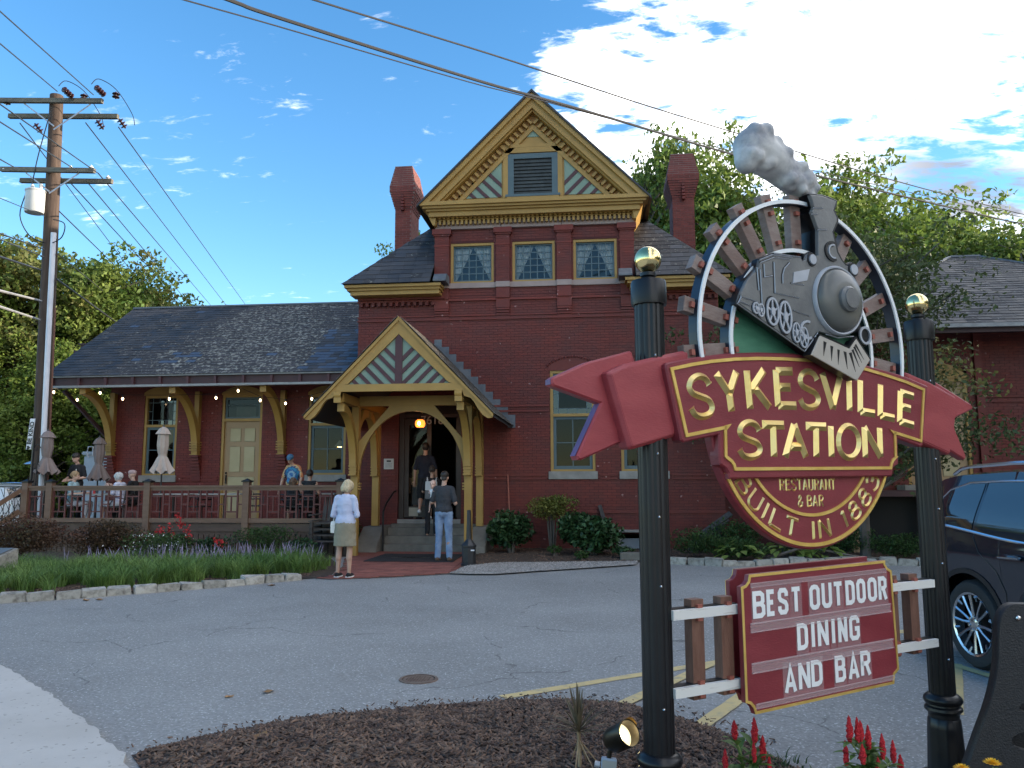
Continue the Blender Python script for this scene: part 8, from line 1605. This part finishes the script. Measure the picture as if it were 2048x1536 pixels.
mb = MB(); mb.tube([(-13.88, 18.9, 6.1), (-13.72, 18.9, 0)], .022, 6); mb.build('ground_wire', mat('rusty_pipe', (.16, .07, .045), rough=.7), U_)
for pts in ([(-14.62, 18.7, 9.38), (-14.5, 18.7, 10.2), (-14.28, 18.75, 11.4)], [(-14.7, 18.6, 9.1), (-14.82, 18.6, 8.5), (-14.6, 18.7, 8.0), (-14.2, 18.75, 7.8)], [(-13.95, 18.7, 8.4), (-13.6, 18.65, 8.25), (-13.65, 18.65, 7.9), (-13.98, 18.7, 7.75)]): mb = MB(); mb.tube(smoothpts(pts, 5), .014, 6); mb.build('jumper_wire', BLK, U_)
for x in (-13.75, -12.85): mb = MB(); mb.tube(smoothpts([(x+.06, 18.2, 11.78), (x+.12, 18.4, 12.02), (x+.35, 18.8, 11.92), (x+.5, 19.3, 11.5), (x+.48, 19.5, 11.25)], 5), .010, 6); mb.build('jumper_wire', BLK, U_)
WIRE = mat('black_cable', (.016, .016, .018), rough=.5); CABL = mat('pale_cable', (.28, .28, .28), rough=.5)
def wire(label, pts, r_, m=WIRE, ext0=0., ext1=0., sag=0., group='overhead wires'):
    P = [Vector(p) for p in pts]
    if ext0: P.insert(0, P[0]+(P[0]-P[1])*ext0)
    if ext1: P.append(P[-1]+(P[-1]-P[-2])*ext1)
    if sag and len(P) == 2: P = [P[0].lerp(P[1], k/12)-Vector((0, 0, sag*4*(k/12)*(1-k/12))) for k in range(13)]
    mb = MB(); mb.tube(smoothpts(P, 4) if len(P) > 3 else P, r_, 6); o = mb.build('power_line', m, None, True); return tag(o, label, 'wire', group)
for lb, p in (('wire leaving the right end of the top crossarm, rightmost of those reaching the wing ridge', [(-12.38, 18.81, 10.88), (-22.66, 48.84, 13.14)]), ('wire from the middle insulator under the top crossarm down behind the ridge', [(-13.23, 18.7, 10.99), (-23.89, 48.72, 13.08)]), ('wire from the right end of the lower crossarm down behind the ridge', [(-12.93, 18.9, 9.68), (-24.89, 48.61, 13.08)]), ('wire second from the right end of the lower crossarm going behind the ridge', [(-13.26, 18.89, 9.5), (-26.15, 48.48, 13.02)]), ('wire from the lower crossarm nearest the pole going behind the ridge', [(-13.64, 18.86, 9.41), (-26.57, 48.44, 13.02)]), ('wire from the left insulator of the top crossarm passing behind the pole', [(-14.95, 18.52, 10.99), (-27.4, 46, 13.0)])): wire(lb, p, .016)
for lb, p, r_, m in (('wire running up left from the insulator beside the pole top', [(-13.63, 18.08, 11.57), (-10.29, 12.14, 9.24)], .013, WIRE), ('highest wire running up left from the right end of the top crossarm', [(-12.71, 18.19, 11.48), (-10.28, 12.07, 9.8)], .013, WIRE), ('wire crossing the pole to the right end of the lower crossarm', [(-12.63, 18.45, 9.49), (-10.31, 12.27, 8.19)], .013, WIRE), ('wire crossing the pole to the inner right insulator of the lower crossarm', [(-13.14, 18.39, 9.54), (-10.31, 12.31, 7.88)], .013, WIRE), ('wire to the left insulator of the lower crossarm', [(-14.68, 18.22, 9.6), (-10.32, 12.39, 7.23)], .013, WIRE),
    ('thin service wire reaching the pole just below the transformer', [(-13.93, 18.35, 8.36), (-10.34, 12.47, 6.56)], .008, WIRE), ('upper of the twin cables meeting the pole near the conduit top', [(-13.96, 18.44, 7.53), (-10.34, 12.54, 5.94)], .014, WIRE), ('lower of the twin cables meeting the pole near the conduit top', [(-13.97, 18.47, 7.34), (-10.35, 12.56, 5.84)], .012, WIRE), ('thick black telephone cable ending at the pole below the twin cables', [(-14.04, 18.5, 7.0), (-10.35, 12.59, 5.54)], .020, WIRE), ('upper pale telephone cable crossing the left woods', [(-14.05, 18.6, 6.22), (-10.36, 12.66, 4.95)], .024, CABL), ('lower pale telephone cable crossing the left woods', [(-14.09, 18.65, 5.74), (-10.36, 12.7, 4.67)], .024, CABL),
    ('cable going right from the pole below the transformer into the trees', [(-13.69, 18.55, 8.55), (-22.86, 36.88, 11.41)], .016, WIRE), ('cable going right from the conduit top into the trees', [(-13.78, 18.67, 7.49), (-21.44, 33.19, 9.7)], .016, WIRE), ('thick cable going right from the pole toward the wing rake', [(-13.79, 18.75, 6.82), (-18.93, 29.62, 7.88)], .028, WIRE)):
    wire(lb, p, r_, m, ext1=.0 if p[1][1] > 20 else 2.2)
wire('thick twisted cable crossing the sky above the gable', [(-4.04, 8.02, 6.99), (-3.71, 8.64, 7.13), (-1.77, 11.52, 7.74), (-.84, 12.6, 7.93), (.21, 13.8, 8.13), (2.51, 16.15, 8.40), (5.06, 18.51, 8.68), (11.51, 23.61, 9.09), (12.99, 24.77, 9.22)], .022, WIRE, 2.5, 3.)
wire('thin wire hanging just above the thick cable over the gable', [(-4.53, 7.97, 6.99), (-3.95, 9.2, 7.37), (-1.98, 11.88, 7.92), (-.87, 13.08, 8.13), (2.9, 16.68, 8.58), (4.89, 18.48, 8.82), (11.6, 23.6, 9.26), (13., 24.74, 9.41)], .009, WIRE, 2.5, 3.)
wire('separate wire crossing the sky to the right of the gable peak', [(-3.43, 9.03, 7.59), (-2.31, 10.62, 7.98), (-1.22, 12.01, 8.27), (.87, 14.23, 8.55), (3.32, 16.68, 8.86), (7.3, 20.12, 9.11), (11.77, 23.61, 9.33), (13., 24.73, 9.49)], .013, WIRE, 2.5, 3.)
# vertical banner on the pole
t_ = thing('banner_sign', 'narrow white vertical sign reading BE KIND beside the pole', 'sign', (-14.18, 18.72, 2.5)); WPL = mat('white_plastic', (.70, .70, .72), rough=.5)
mb = MB(); mb.add([(-14.265, 18.70, 2.45), (-14.135, 18.70, 2.45), (-14.075, 18.70, 3.22), (-14.205, 18.70, 3.22), (-14.265, 18.72, 2.45), (-14.135, 18.72, 2.45), (-14.075, 18.72, 3.22), (-14.205, 18.72, 3.22)], [(0, 1, 2, 3), (7, 6, 5, 4), (0, 4, 5, 1), (1, 5, 6, 2), (2, 6, 7, 3), (3, 7, 4, 0)]); mb.build('board', WPL, t_)
vs, fs = text_mesh('BE KIND', size=.155, extrude=.002, offset=.004); mb = MB(); q = .078; mb.add([(-14.165-(v[1]-.055)+(v[0])*q, 18.694+v[2], 2.86+v[0]*.98) for v in vs], fs); mb.build('lettering', BLK, t_)
mb = MB(); hpts = [(0, -.05), (.045, 0), (.045, .03), (.022, .045), (0, .025), (-.022, .045), (-.045, .03), (-.045, 0)]; mb.prism(hpts, lambda a, b_, d: (-14.197-b_, d, 2.495+a), 18.69, 18.699); mb.build('heart', BLK, t_)
# iron scroll post, patio heaters, fence, grey tank, white car at the left
t_ = thing('iron_scroll_post', 'slim black wrought iron post with scrolls in front of the pole', 'post', (-13.7, 18.2, 0)); mb = MB(); mb.tube([(-13.72, 18.2, 0), (-13.68, 18.2, 2.7)], .03, 8); mb.tube([(-13.58, 18.2, 0), (-13.56, 18.2, 2.3)], .015, 6); mb.build('shaft', BLK, t_)
for z in (2.45, 2.0, 1.6, 1.2): mb = MB(); mb.tube([(-13.66+.10*(1-k/14)*math.cos(k*.55)+.06, 18.2, z+.12*(1-k/14)*math.sin(k*.55)) for k in range(13)], .010, 5); mb.build('scroll', BLK, t_)
for x, y, lb in ((-14.55, 19.6, 'patio heater with a bright steel hood just left of the taupe umbrella'), (-15.75, 18.9, 'patio heater with a steel hood at the far left edge')):
    t_ = thing('patio_heater', lb, 'heater', (x, y, 0), 'patio heaters'); mb = MB(); mb.lathe((x, y, 2.10), [(.36, 0), (.34, .03), (.12, .12), (.0, .14)], 20); mb.build('hood', mat('steel_hood', (.62, .66, .72), rough=.22, metal=.9), t_, True); mb = MB(); mb.lathe((x, y, 0), [(.2, 0), (.2, .7), (.12, .75), (.045, .8), (.045, 1.8), (.09, 1.82), (.09, 2.1)], 16); mb.build('stand', GALV, t_, True)
t_ = thing('iron_fence', 'black iron fence with diamond lattice at the left end of the deck', 'fence', (-14.6, 18.4, 0))
for z in (.75, 1.52): mb = MB(); mb.obox((-16.6, 18.4, z), (-13.62, 18.4, z), .03, .03); mb.build('rail', BLK, t_)
for k in range(21): x = -16.55+k*.145; mb = MB(); mb.tube([(x, 18.4, .02), (x, 18.4, 1.5)], .008, 5); mb.build('picket', BLK, t_)
for k in range(6):
    for sgn in (-1, 1): mb = MB(); x = -14.6+k*.16; mb.tube([(x, 18.37, .8), (x+sgn*.32, 18.37, 1.48)], .007, 5); mb.build('lattice_bar', BLK, t_)
t_ = thing('storage_tank', 'pale grey boxy storage tank with a lid behind the waiter', 'tank', (-14.4, 22.2, 0)); TNK = mat('grey_plastic', (.36, .39, .44), (.42, .45, .50), scale=4, rough=.5); mb = MB(); mb.box(-14.95, -13.95, 22.0, 23.0, .0, 2.42); mb.build('body', TNK, t_, bevel=.04); mb = MB(); mb.box(-15.0, -13.92, 21.95, 23.05, 2.42, 2.52); mb.build('lid', TNK, t_, bevel=.03); mb = MB(); mb.tube([(-14.75, 21.93, 2.35), (-14.75, 21.85, 2.5), (-14.75, 21.9, 2.66), (-14.6, 21.9, 2.66), (-14.6, 21.9, 2.4)], .02, 6); mb.build('handle', WPL, t_)
# ================================================================ cars
def smst(v, a, b_): t_ = max(0., min(1., (v-a)/(b_-a))); return t_*t_*(3-2*t_)
def car(label, px_, py_, az, paint, sc=1., group=None, wheelm=None):
    """px, py: axle line centre of the rear axle on the ground; az: direction of travel"""
    t_ = thing('parked_car', label, 'car', (px_, py_, 0), group); F_ = Vector((math.cos(az), math.sin(az), 0)); Rn = Vector((F_.y, -F_.x, 0))
    W_ = lambda x, y, z: tuple(Vector((px_, py_, 0))+F_*x*sc-Rn*y*sc+Vector((0, 0, z*sc)))
    def interp(x, T):
        for i in range(len(T)-1):
            if x <= T[i+1][0]: q = (x-T[i][0])/(T[i+1][0]-T[i][0]); q = q*q*(3-2*q) if 0 else q; return T[i][1]+(T[i+1][1]-T[i][1])*q
        return T[-1][1]
    UPT = [(-1.08, 1.02), (-1.03, 1.12), (-.92, 1.33), (-.80, 1.48), (-.70, 1.58), (-.60, 1.615), (-.3, 1.65), (.4, 1.675), (1.2, 1.665), (1.7, 1.62), (2.1, 1.50), (2.5, 1.35), (2.9, 1.16), (3.3, 1.08), (3.8, .98), (4.02, .86), (4.10, .70)]
    def zlow(x):
        z = .27+.12*smst(-x, .5, 1.05)+.08*smst(x, 3.6, 4.05)
        for c in (0, 3.07):
            if abs(x-c) < .455: z = max(z, .36+math.sqrt(max(0, .455**2-(x-c)**2))*.98)
        return z
    def hw(x, z): 
        zb = 1.10+.09*smst(-x, -.8, .9)
        b_ = .985-.225*smst(z, zb-.05, 1.80)-.03*smst(.55-z, 0, .3)+.012*math.exp(-((z-.98)/.08)**2); b_ *= 1-.10*smst(-x, .3, .8)-.20*smst(-x, .75, 1.1)-.10*smst(x, 3.0, 3.7)-.22*smst(x, 3.6, 4.12); return b_
    xs = sorted(set([-1.08+k*.06 for k in range(87)]+[UPT[-1][0]]+[c+d for c in (0, 3.07) for d in (-.455, -.4545, -.44, -.40, .40, .44, .4545, .455)])); xs = [x for x in xs if -1.081 <= x <= 4.101]; NS = 16; vs = []
    for sd_ in (-1, 1):
        for x in xs:
            zl, zu = zlow(x), interp(x, UPT)
            for k in range(NS+1): z = zl+(zu-zl)*(k/NS); vs.append(W_(x, sd_*hw(x, z), z))
    n_ = len(xs); fs = []; o2 = n_*(NS+1)
    for i in range(n_-1):
        for k in range(NS): a = i*(NS+1)+k; fs.append((a, a+NS+1, a+NS+2, a+1)); b_ = o2+a; fs.append((b_, b_+1, b_+NS+2, b_+NS+1))
        # crowned roof/bonnet joins both sides
    mb = MB(); mb.add(vs, fs); NC = 8; vs = []; fs = []
    for x in xs:
        zu = interp(x, UPT); h = hw(x, zu)
        for k in range(NC+1): u = -1+2*k/NC; vs.append(W_(x, h*u, zu+.035*(1-u**2)*smst(zu, .9, 1.3)+.025*(1-u**2)))
    for i in range(n_-1):
        for k in range(NC): a = i*(NC+1)+k; fs.append((a, a+1, a+NC+2, a+NC+1))
    mb.add(vs, fs)
    for xe in (xs[0], xs[-1]):
        zl, zu = zlow(xe), interp(xe, UPT); vs = [W_(xe, sd_*hw(xe, zl+(zu-zl)*k/8), zl+(zu-zl)*k/8) for k in range(9) for sd_ in (-1, 1)]; mb.add(vs, [(2*k, 2*k+1, 2*k+3, 2*k+2) for k in range(8)])
    body = mb.build('body', paint, t_, True)
    mb = MB(); vs = []
    for x in xs[::3]: vs += [W_(x, -hw(x, zlow(x))+.25, .33), W_(x, hw(x, zlow(x))-.25, .33), W_(x, -hw(x, .5)+.26, 1.0 if x < 3.6 else .6), W_(x, hw(x, .5)-.26, 1.0 if x < 3.6 else .6)]
    m_ = len(xs[::3]); mb.add(vs, [(4*i+a, 4*i+4+a, 4*i+4+b_, 4*i+b_) for i in range(m_-1) for a, b_ in ((0, 1), (0, 2), (1, 3))]); mb.build('underbody', LBLK, t_)
    # glazing follows the flank, with a chrome line round it
    off = .005
    def flank(pts, sd_, o=off): return [W_(x, sd_*(hw(x, z)+o), z) for x, z in pts]
    CHR = mat('chrome_trim', (.62, .66, .74), rough=.12, metal=1.0); TINT = mat('tinted_glass', (.012, .014, .018), rough=.03, spec=.9, coat=.5)
    bot = lambda x: 1.125+.105*smst(-x, -.9, .62); topz = lambda x: interp(x, UPT)-.085-.02*smst(x, 1., 2.)
    for sd_ in (-1, 1):
        for x0, x1, nm in ((-.66, .10, 'quarter_window'), (.15, 1.05, 'rear_door_window'), (1.10, 2.05, 'front_door_window')):
            mb = MB(); K_, N_ = 14, 8; vs = []
            for i in range(K_+1):
                x = x0+(x1-x0)*i/K_; zb = bot(x); zt = topz(x)
                if x0 < 0: zt = zb+(zt-zb)*smst(i/K_, -.05, .62)*1.0
                if x1 > 2: zt = min(zt, zb+.01+(topz(1.6)-zb)*(1-smst(x, 1.5, 2.06)))
                for k in range(N_+1): z = zb+(max(zb+.004, zt)-zb)*k/N_; vs.append(W_(x, sd_*(hw(x, z)+off), z))
            mb.add(vs, [(i*(N_+1)+k, (i+1)*(N_+1)+k, (i+1)*(N_+1)+k+1, i*(N_+1)+k+1) for i in range(K_) for k in range(N_)]); mb.build(nm, TINT, t_, True)
        low = [(-.72+k*.1, bot(-.72+k*.1)-.012) for k in range(28)]; hi = [(-.72, bot(-.72)), (-.60, 1.36), (-.45, 1.47), (-.30, 1.55)]+[(-.1+k*.2, topz(-.1+k*.2)+.012) for k in range(9)]
        for ln, r_ in ((low, .013), ([(-.73, bot(-.73)-.01), (-.66, 1.30), (-.50, 1.42), (-.36, 1.52)]+hi[4:], .009)): mb = MB(); mb.tube(flank(ln, sd_, .004), r_*sc, 6); mb.build('chrome_strip', CHR, t_, True)
        mb = MB(); mb.tube(flank([(.125, .42), (.10, .62), (.30, .78), (.44, .92), (.16, 1.12)] if 0 else [(.50, .45), (.50, .70), (.40, .86), (.20, 1.0), (.13, 1.12), (.125, 1.60)], sd_, .002), .004, 5); mb.build('door_seam', LBLK, t_)
        mb = MB(); mb.tube(flank([(1.075, .34), (1.075, 1.62)], sd_, .002), .004, 5); mb.build('door_seam', LBLK, t_)
        for hx_ in (.62, 1.72): mb = MB(); mb.tube(flank([(hx_-.13, .985), (hx_-.07, .995), (hx_+.07, .998), (hx_+.13, .99)], sd_, .022), [.012, .022, .022, .012], 8); mb.build('door_handle', paint, t_, True); mb = MB(); mb.tube(flank([(hx_-.12, .988), (hx_+.12, .994)], sd_, .042), .006, 5); mb.build('handle_strip', CHR, t_)
        mb = MB(); mb.tube([W_(x, sd_*(hw(x, interp(x, UPT))-.04), interp(x, UPT)+.075-.05*smst(-x, .25, .5)-.05*smst(x, 1.4, 1.7)) for x in [-.45+k*.12 for k in range(18)]], .018*sc, 6); mb.build('roof_rail', CHR, t_, True)
        mb = MB(); vs = flank([(-1.0, .86), (-.62, .98), (-.60, 1.06), (-1.0, 1.06)], sd_, .006); mb.add(vs, [(0, 1, 2, 3)]) ; mb.build('tail_light', mat('tail_light_red', (.25, .01, .012), rough=.15), t_)
        # cladding round the arches
        for c in (0, 3.07):
            mb = MB(); vs = []
            for k in range(19):
                a = R(8+164*k/18)
                for r_ in (.455, .50): x = c+r_*math.cos(a); z = .36+r_*math.sin(a)*.98; vs.append(W_(x, sd_*(hw(x, z)+.007), z))
            mb.add(vs, [(2*k, 2*k+1, 2*k+3, 2*k+2) for k in range(18)]); mb.build('arch_cladding', LBLK, t_)
            # wheel
            ax = Vector(W_(0, sd_, 0))-Vector(W_(0, 0, 0)); ax.normalize(); ctr = Vector(W_(c, sd_*.86, .375)); TY_ = mat('tyre_rubber', (.014, .014, .015), (.02, .02, .021), scale=30, rough=.75); RIMM = mat('alloy_rim', (.50, .52, .56), rough=.22, metal=.95)
            mb = MB(); mb.lathe(ctr, [(.25*sc, -.12*sc), (.345*sc, -.12*sc), (.372*sc, -.09*sc), (.377*sc, 0), (.372*sc, .075*sc), (.35*sc, .105*sc), (.29*sc, .115*sc), (.262*sc, .10*sc), (.258*sc, .03*sc)], 40, axis=ax, cap=False); WH = mb.build('wheel', TY_, t_, True)
            mb = MB(); mb.lathe(ctr, [(.262*sc, .102*sc), (.268*sc, .108*sc), (.25*sc, .10*sc), (.243*sc, .02*sc)], 40, axis=ax, cap=False); mb.build('rim', RIMM, WH, True)
            mb = MB(); mb.lathe(ctr, [(.245*sc, -.02*sc), (.0, -.02*sc)], 30, axis=ax); mb.build('brake_shadow', LBLK, WH)
            u1 = ax.cross(Vector((0, 0, 1))).normalized(); u2 = Vector((0, 0, 1)); mb = MB()
            for k in range(6):
                a = R(60*k+15)
                for e in (-.20, .20):
                    d0 = u1*math.cos(a+e*.4)+u2*math.sin(a+e*.4); dm = u1*math.cos(a+e*1.15)+u2*math.sin(a+e*1.15); d1 = u1*math.cos(a+e)+u2*math.sin(a+e); mb.tube([ctr+ax*.075*sc+d0*.04*sc, ctr+ax*.088*sc+dm*.14*sc, ctr+ax*.095*sc+d1*.246*sc], [.017*sc, .012*sc, .015*sc], 6)
                dd = u1*math.cos(a+R(30))+u2*math.sin(a+R(30)); mb.tube([ctr+ax*.085*sc+dd*.205*sc, ctr+ax*.10*sc+dd*.248*sc], [.008*sc, .016*sc], 6)
            mb.lathe(ctr+ax*.06*sc, [(.07*sc, 0), (.068*sc, .025*sc), (.045*sc, .035*sc), (.0, .037*sc)], 20, axis=ax); mb.build('spokes', RIMM, WH, True)
            for k in range(6): a = R(60*k+45); p = ctr+ax*.088*sc+(u1*math.cos(a)+u2*math.sin(a))*.058*sc; mb = MB(); mb.lathe(p, [(.012*sc, 0), (.012*sc, .012*sc), (0, .014*sc)], 8, axis=ax); mb.build('lug_nut', STEEL, WH)
    # rear screen and windscreen
    for a, b_, nm in ((-.98, -.74, 'rear_window'), (1.85, 2.72, 'windscreen')):
        mb = MB(); vs = []
        for i in range(7):
            x = a+(b_-a)*i/6; zu = interp(x, UPT); h = hw(x, zu)*.88
            for k in range(9): u = -1+k/4; vs.append(W_(x-(.004 if a < 0 else 0), h*u, zu+.038*(1-(u*.88)**2)*smst(zu, .9, 1.3)+.03*(1-(u*.88)**2)+.004))
        mb.add(vs, [(i*9+k, i*9+k+1, i*9+10+k, i*9+9+k) for i in range(6) for k in range(8)]); mb.build(nm, TINT, t_, True)
    return t_
NAVYC = mat('dark_blue_car_paint', (.010, .014, .024), (.012, .017, .03), scale=200, rough=.22, metal=.35, coat=1.0); WCAR = mat('white_car_paint', (.68, .69, .70), rough=.25, coat=.8)
az = R(-80); F_ = Vector((math.cos(az), math.sin(az))); Rn = Vector((F_.y, -F_.x)); c = Vector((3.23, 7.49))-Rn*.92
car('dark blue parked suv with silver wheels behind the right sign post', c.x, c.y, az, NAVYC)
car('white car parked at the far left beyond the deck', -18.6, 23.6, R(172), WCAR, .93)
# ================================================================ small foreground and wall-side things
sx, sy = .02, 4.16; sz = mound_z(sx, sy)
t_ = thing('spotlight', 'lit bronze spotlight on a small grey box in the mulch, aimed up at the sign', 'spotlight', (sx, sy, sz)); BRZ = mat('bronze_black', (.022, .018, .014), (.04, .03, .02), scale=8, rough=.35, metal=.5)
mb = MB(); mb.obox((sx, sy, sz-.02), (sx+.012, sy+.01, sz+.105), .075, .045, (0, 1, 0)); mb.build('junction_box', mat('grey_box_paint', (.42, .47, .55), (.50, .54, .60), scale=6, rough=.45), t_, bevel=.004)
mb = MB(); mb.obox((sx+.002, sy-.026, sz-.012), (sx+.013, sy-.018, sz+.10), .068, .004, (0, 1, 0)); mb.build('cover_plate', mat('pale_metal', (.45, .45, .44)), t_); mb = MB(); mb.tube([(sx-.035, sy+.01, sz+.07), (sx-.06, sy+.01, sz+.075)], .016, 8); mb.build('conduit_stub', GALV, t_)
hd0 = Vector((sx+.045, sy+.01, sz+.195)); ld = Vector((.60, -.62, .46)).normalized(); mb = MB(); mb.tube([(sx+.01, sy+.01, sz+.10), (sx+.015, sy+.01, sz+.135), tuple(hd0+ld*.01)], [.012, .012, .016], 8); mb.build('knuckle', BRZ, t_)
mb = MB(); mb.lathe(hd0, [(.0, -.055), (.035, -.05), (.056, -.03), (.063, 0), (.064, .105), (.0635, .108), (.0605, .107), (.060, .045)], 32, axis=ld); mb.build('hood', BRZ, t_, True)
sdv = ld.cross(Vector((0, 0, 1))).normalized(); upv = sdv.cross(ld); mb = MB(); vs = []
for k in range(19):
    a = R(-75+150*k/18+90); d = sdv*math.cos(a)+upv*math.sin(a); e = .03*math.sin(math.pi*k/18); vs += [hd0+ld*.104+d*.0645, hd0+ld*(.108+e)+d*.066]
mb.add(vs, [(2*k, 2*k+1, 2*k+3, 2*k+2) for k in range(18)]); mb.build('visor', mat('worn_bronze', (.12, .07, .02), (.3, .17, .04), scale=12, rough=.35, metal=.7), t_, True)
mb = MB(); mb.lathe(hd0, [(.060, .045), (.056, .05), (.0, .058)], 28, axis=ld); mb.build('lens', mat('lens_glass', (.55, .48, .33), rough=.15, emit=(1, .82, .45, .55)), t_, True); mb = MB(); mb.ball(tuple(hd0+ld*.060), .022, 12); mb.build('lamp_core', mat('lamp_core_light', (1, .9, .6), emit=(1, .83, .45, 5.)), t_, True)
# black slotted bench end
def plate_holes(name, outline, holes, th_, fn, m, parent):
    c = bpy.data.curves.new(name, 'CURVE'); c.dimensions = '2D'; c.fill_mode = 'BOTH'; c.extrude = th_/2
    for pts in [outline]+holes:
        sp_ = c.splines.new('POLY'); sp_.points.add(len(pts)-1); sp_.use_cyclic_u = True
        for i, (a, b_) in enumerate(pts): sp_.points[i].co = (a, b_, 0, 1)
    o = bpy.data.objects.new(name, c); COL.objects.link(o); me = evalmesh(o, name); bpy.data.objects.remove(o)
    for v in me.vertices: v.co = fn(v.co.x, v.co.y, v.co.z)
    me.materials.clear(); me.materials.append(m); bm = bmesh.new(); bm.from_mesh(me); bmesh.ops.remove_doubles(bm, verts=bm.verts, dist=1e-5); bmesh.ops.recalc_face_normals(bm, faces=bm.faces); bm.to_mesh(me); bm.free(); return link(name, me, parent)
t_ = thing('slatted_bench', 'black moulded bench end with oval holes at the lower right corner', 'bench', (2.0, 4.3, 0)); PLA = mat('black_moulded_plastic', (.010, .010, .012), (.018, .018, .02), scale=30, rough=.55, bump=.35, bscale=120)
out = smoothpts([(1.834, .744), (1.85, .90), (1.872, .985), (1.917, 1.024), (1.966, 1.027), (2.07, 1.027), (2.12, 1.02), (2.17, .985), (2.19, .90), (2.206, .744), (2.25, .585), (2.316, .427), (2.38, .27), (2.48, .09), (2.54, 0), (1.50, .0), (1.56, .09), (1.658, .27), (1.724, .427), (1.79, .585)], 3, True)
hl = [[(2.02+.11*math.cos(R(a)), .563+.036*math.sin(R(a))) for a in range(0, 360, 20)], [(2.03+.165*math.cos(R(a)), .415+.057*math.sin(R(a))) for a in range(0, 360, 20)], [(2.03+.21*math.cos(R(a)), .22+.06*math.sin(R(a))) for a in range(0, 360, 20)]]
for yy, xo in ((4.10, 0), (4.72, .42)): plate_holes('bench_end', out, hl, .07, lambda a, b_, d, yy=yy, xo=xo: (a+xo, yy+d, b_), PLA, t_)
for k, (x, z) in enumerate([(1.99, .80), (2.06, .70), (2.16, .47), (2.24, .46), (2.32, .46)]): mb = MB(); mb.obox((x+.04, 4.136, z), (x+.46, 4.684, z), .06, .04); mb.build('slat', PLA, t_)
mb = MB(); mb.lathe((1.935, 4.063, .965), [(.012, 0), (.012, .004), (.005, .008), (0, .008)], 10, axis=(0, -1, 0)); mb.build('bolt', STEEL, t_)
# ash receptacle
t_ = thing('ash_bollard', 'black hexagonal smokers post with a tall thin neck beside the man in jeans', 'bollard', (-2.5, 15.5, 0)); BPL = mat('black_plastic', (.014, .015, .017), (.02, .021, .024), scale=9, rough=.4)
mb = MB(); mb.lathe((-2.5, 15.5, .0), [(.155, .02), (.155, .05), (.135, .06), (.135, .36), (.145, .37), (.145, .40), (.06, .50), (.052, .52)], 8); mb.build('base', BPL, t_); mb = MB(); mb.lathe((-2.5, 15.5, .0), [(.052, .521), (.038, 1.06), (.025, 1.07), (0, 1.07)], 14); mb.build('neck', BPL, t_, True); mb = MB(); mb.box(-2.44, -2.37, 15.352, 15.362, .30, .325); mb.build('tag', WPL, t_)
mb = MB(); mb.tube([(-2.2, 19.56, 1.79), (-2.10, 19.2, .35)], .014, 8); tag(mb.build('broom_handle', mat('reddish_stick', (.30, .09, .06), (.36, .12, .08), scale=8, rough=.6)), 'thin reddish stick leaning on the tower wall behind the laurel', 'stick')
# broken timber planter
t_ = thing('timber_planter', 'broken weathered timber planter leaning by the wall between window and ferns', 'planter', (2.35, 18.4, 0))
for k, (dx_, rz_) in enumerate([(-.28, .5), (-.14, .52), (0, .55), (.14, .58), (.28, .62)]): mb = MB(); p = Vector((2.15+dx_*.6, 18.3+.03*k, .08+.10*k)); mb.obox(p, p+Vector((.62, .12, .34+.02*k)), .14, .03, (0, -.6, .8)); mb.build('plank', WOD, t_)
mb = MB(); mb.obox((2.2, 18.5, .0), (2.9, 18.55, .55), .10, .05); mb.build('brace', WOD, t_)
mb = MB(); mb.obox((.28, 19.2, .2), (.02, 19.5, 1.05), .09, .02, (0, 1, 0)); tag(mb.build('loose_board', WOD), 'grey board leaning on the tower wall behind the larger laurel', 'board')
# granite plaque at the left edge
t_ = thing('stone_plaque', 'low granite marker with a dark sloping plaque at the left edge of the grass', 'plaque', (-10.2, 12.7, 0)); mb = MB(); mb.yz([(12.1, 0), (12.1, .36), (12.75, .52), (12.75, 0)], -11.3, -9.72); mb.build('stone', GRAN, t_, bevel=.01); mb = MB(); mb.yz([(12.16, .385), (12.70, .518), (12.70, .528), (12.16, .395)], -11.24, -9.78); mb.build('plaque_face', mat('slate_plaque', (.10, .11, .12), (.14, .15, .16), scale=6, rough=.4), t_)
# fallen branch in the fern bed
mb = MB(); mb.tube(smoothpts([(3.3, 16.62, .06), (3.7, 16.55, .22), (4.1, 16.6, .30), (4.9, 16.5, .16), (5.5, 16.6, .10)], 4), [.03]*9+[.022]*8, 6); tag(mb.build('fallen_branch', BARK, None, True), 'bare fallen branch lying across the hostas', 'branch')
# concrete block by the hatch
mb = MB(); mb.box(.42, .95, 16.75, 17.05, 0, .16); tag(mb.build('concrete_block', CONC, None, bevel=.012), 'pale concrete block on the ground below the basement hatch', 'block')
bpy.data.scenes.remove(WORK)
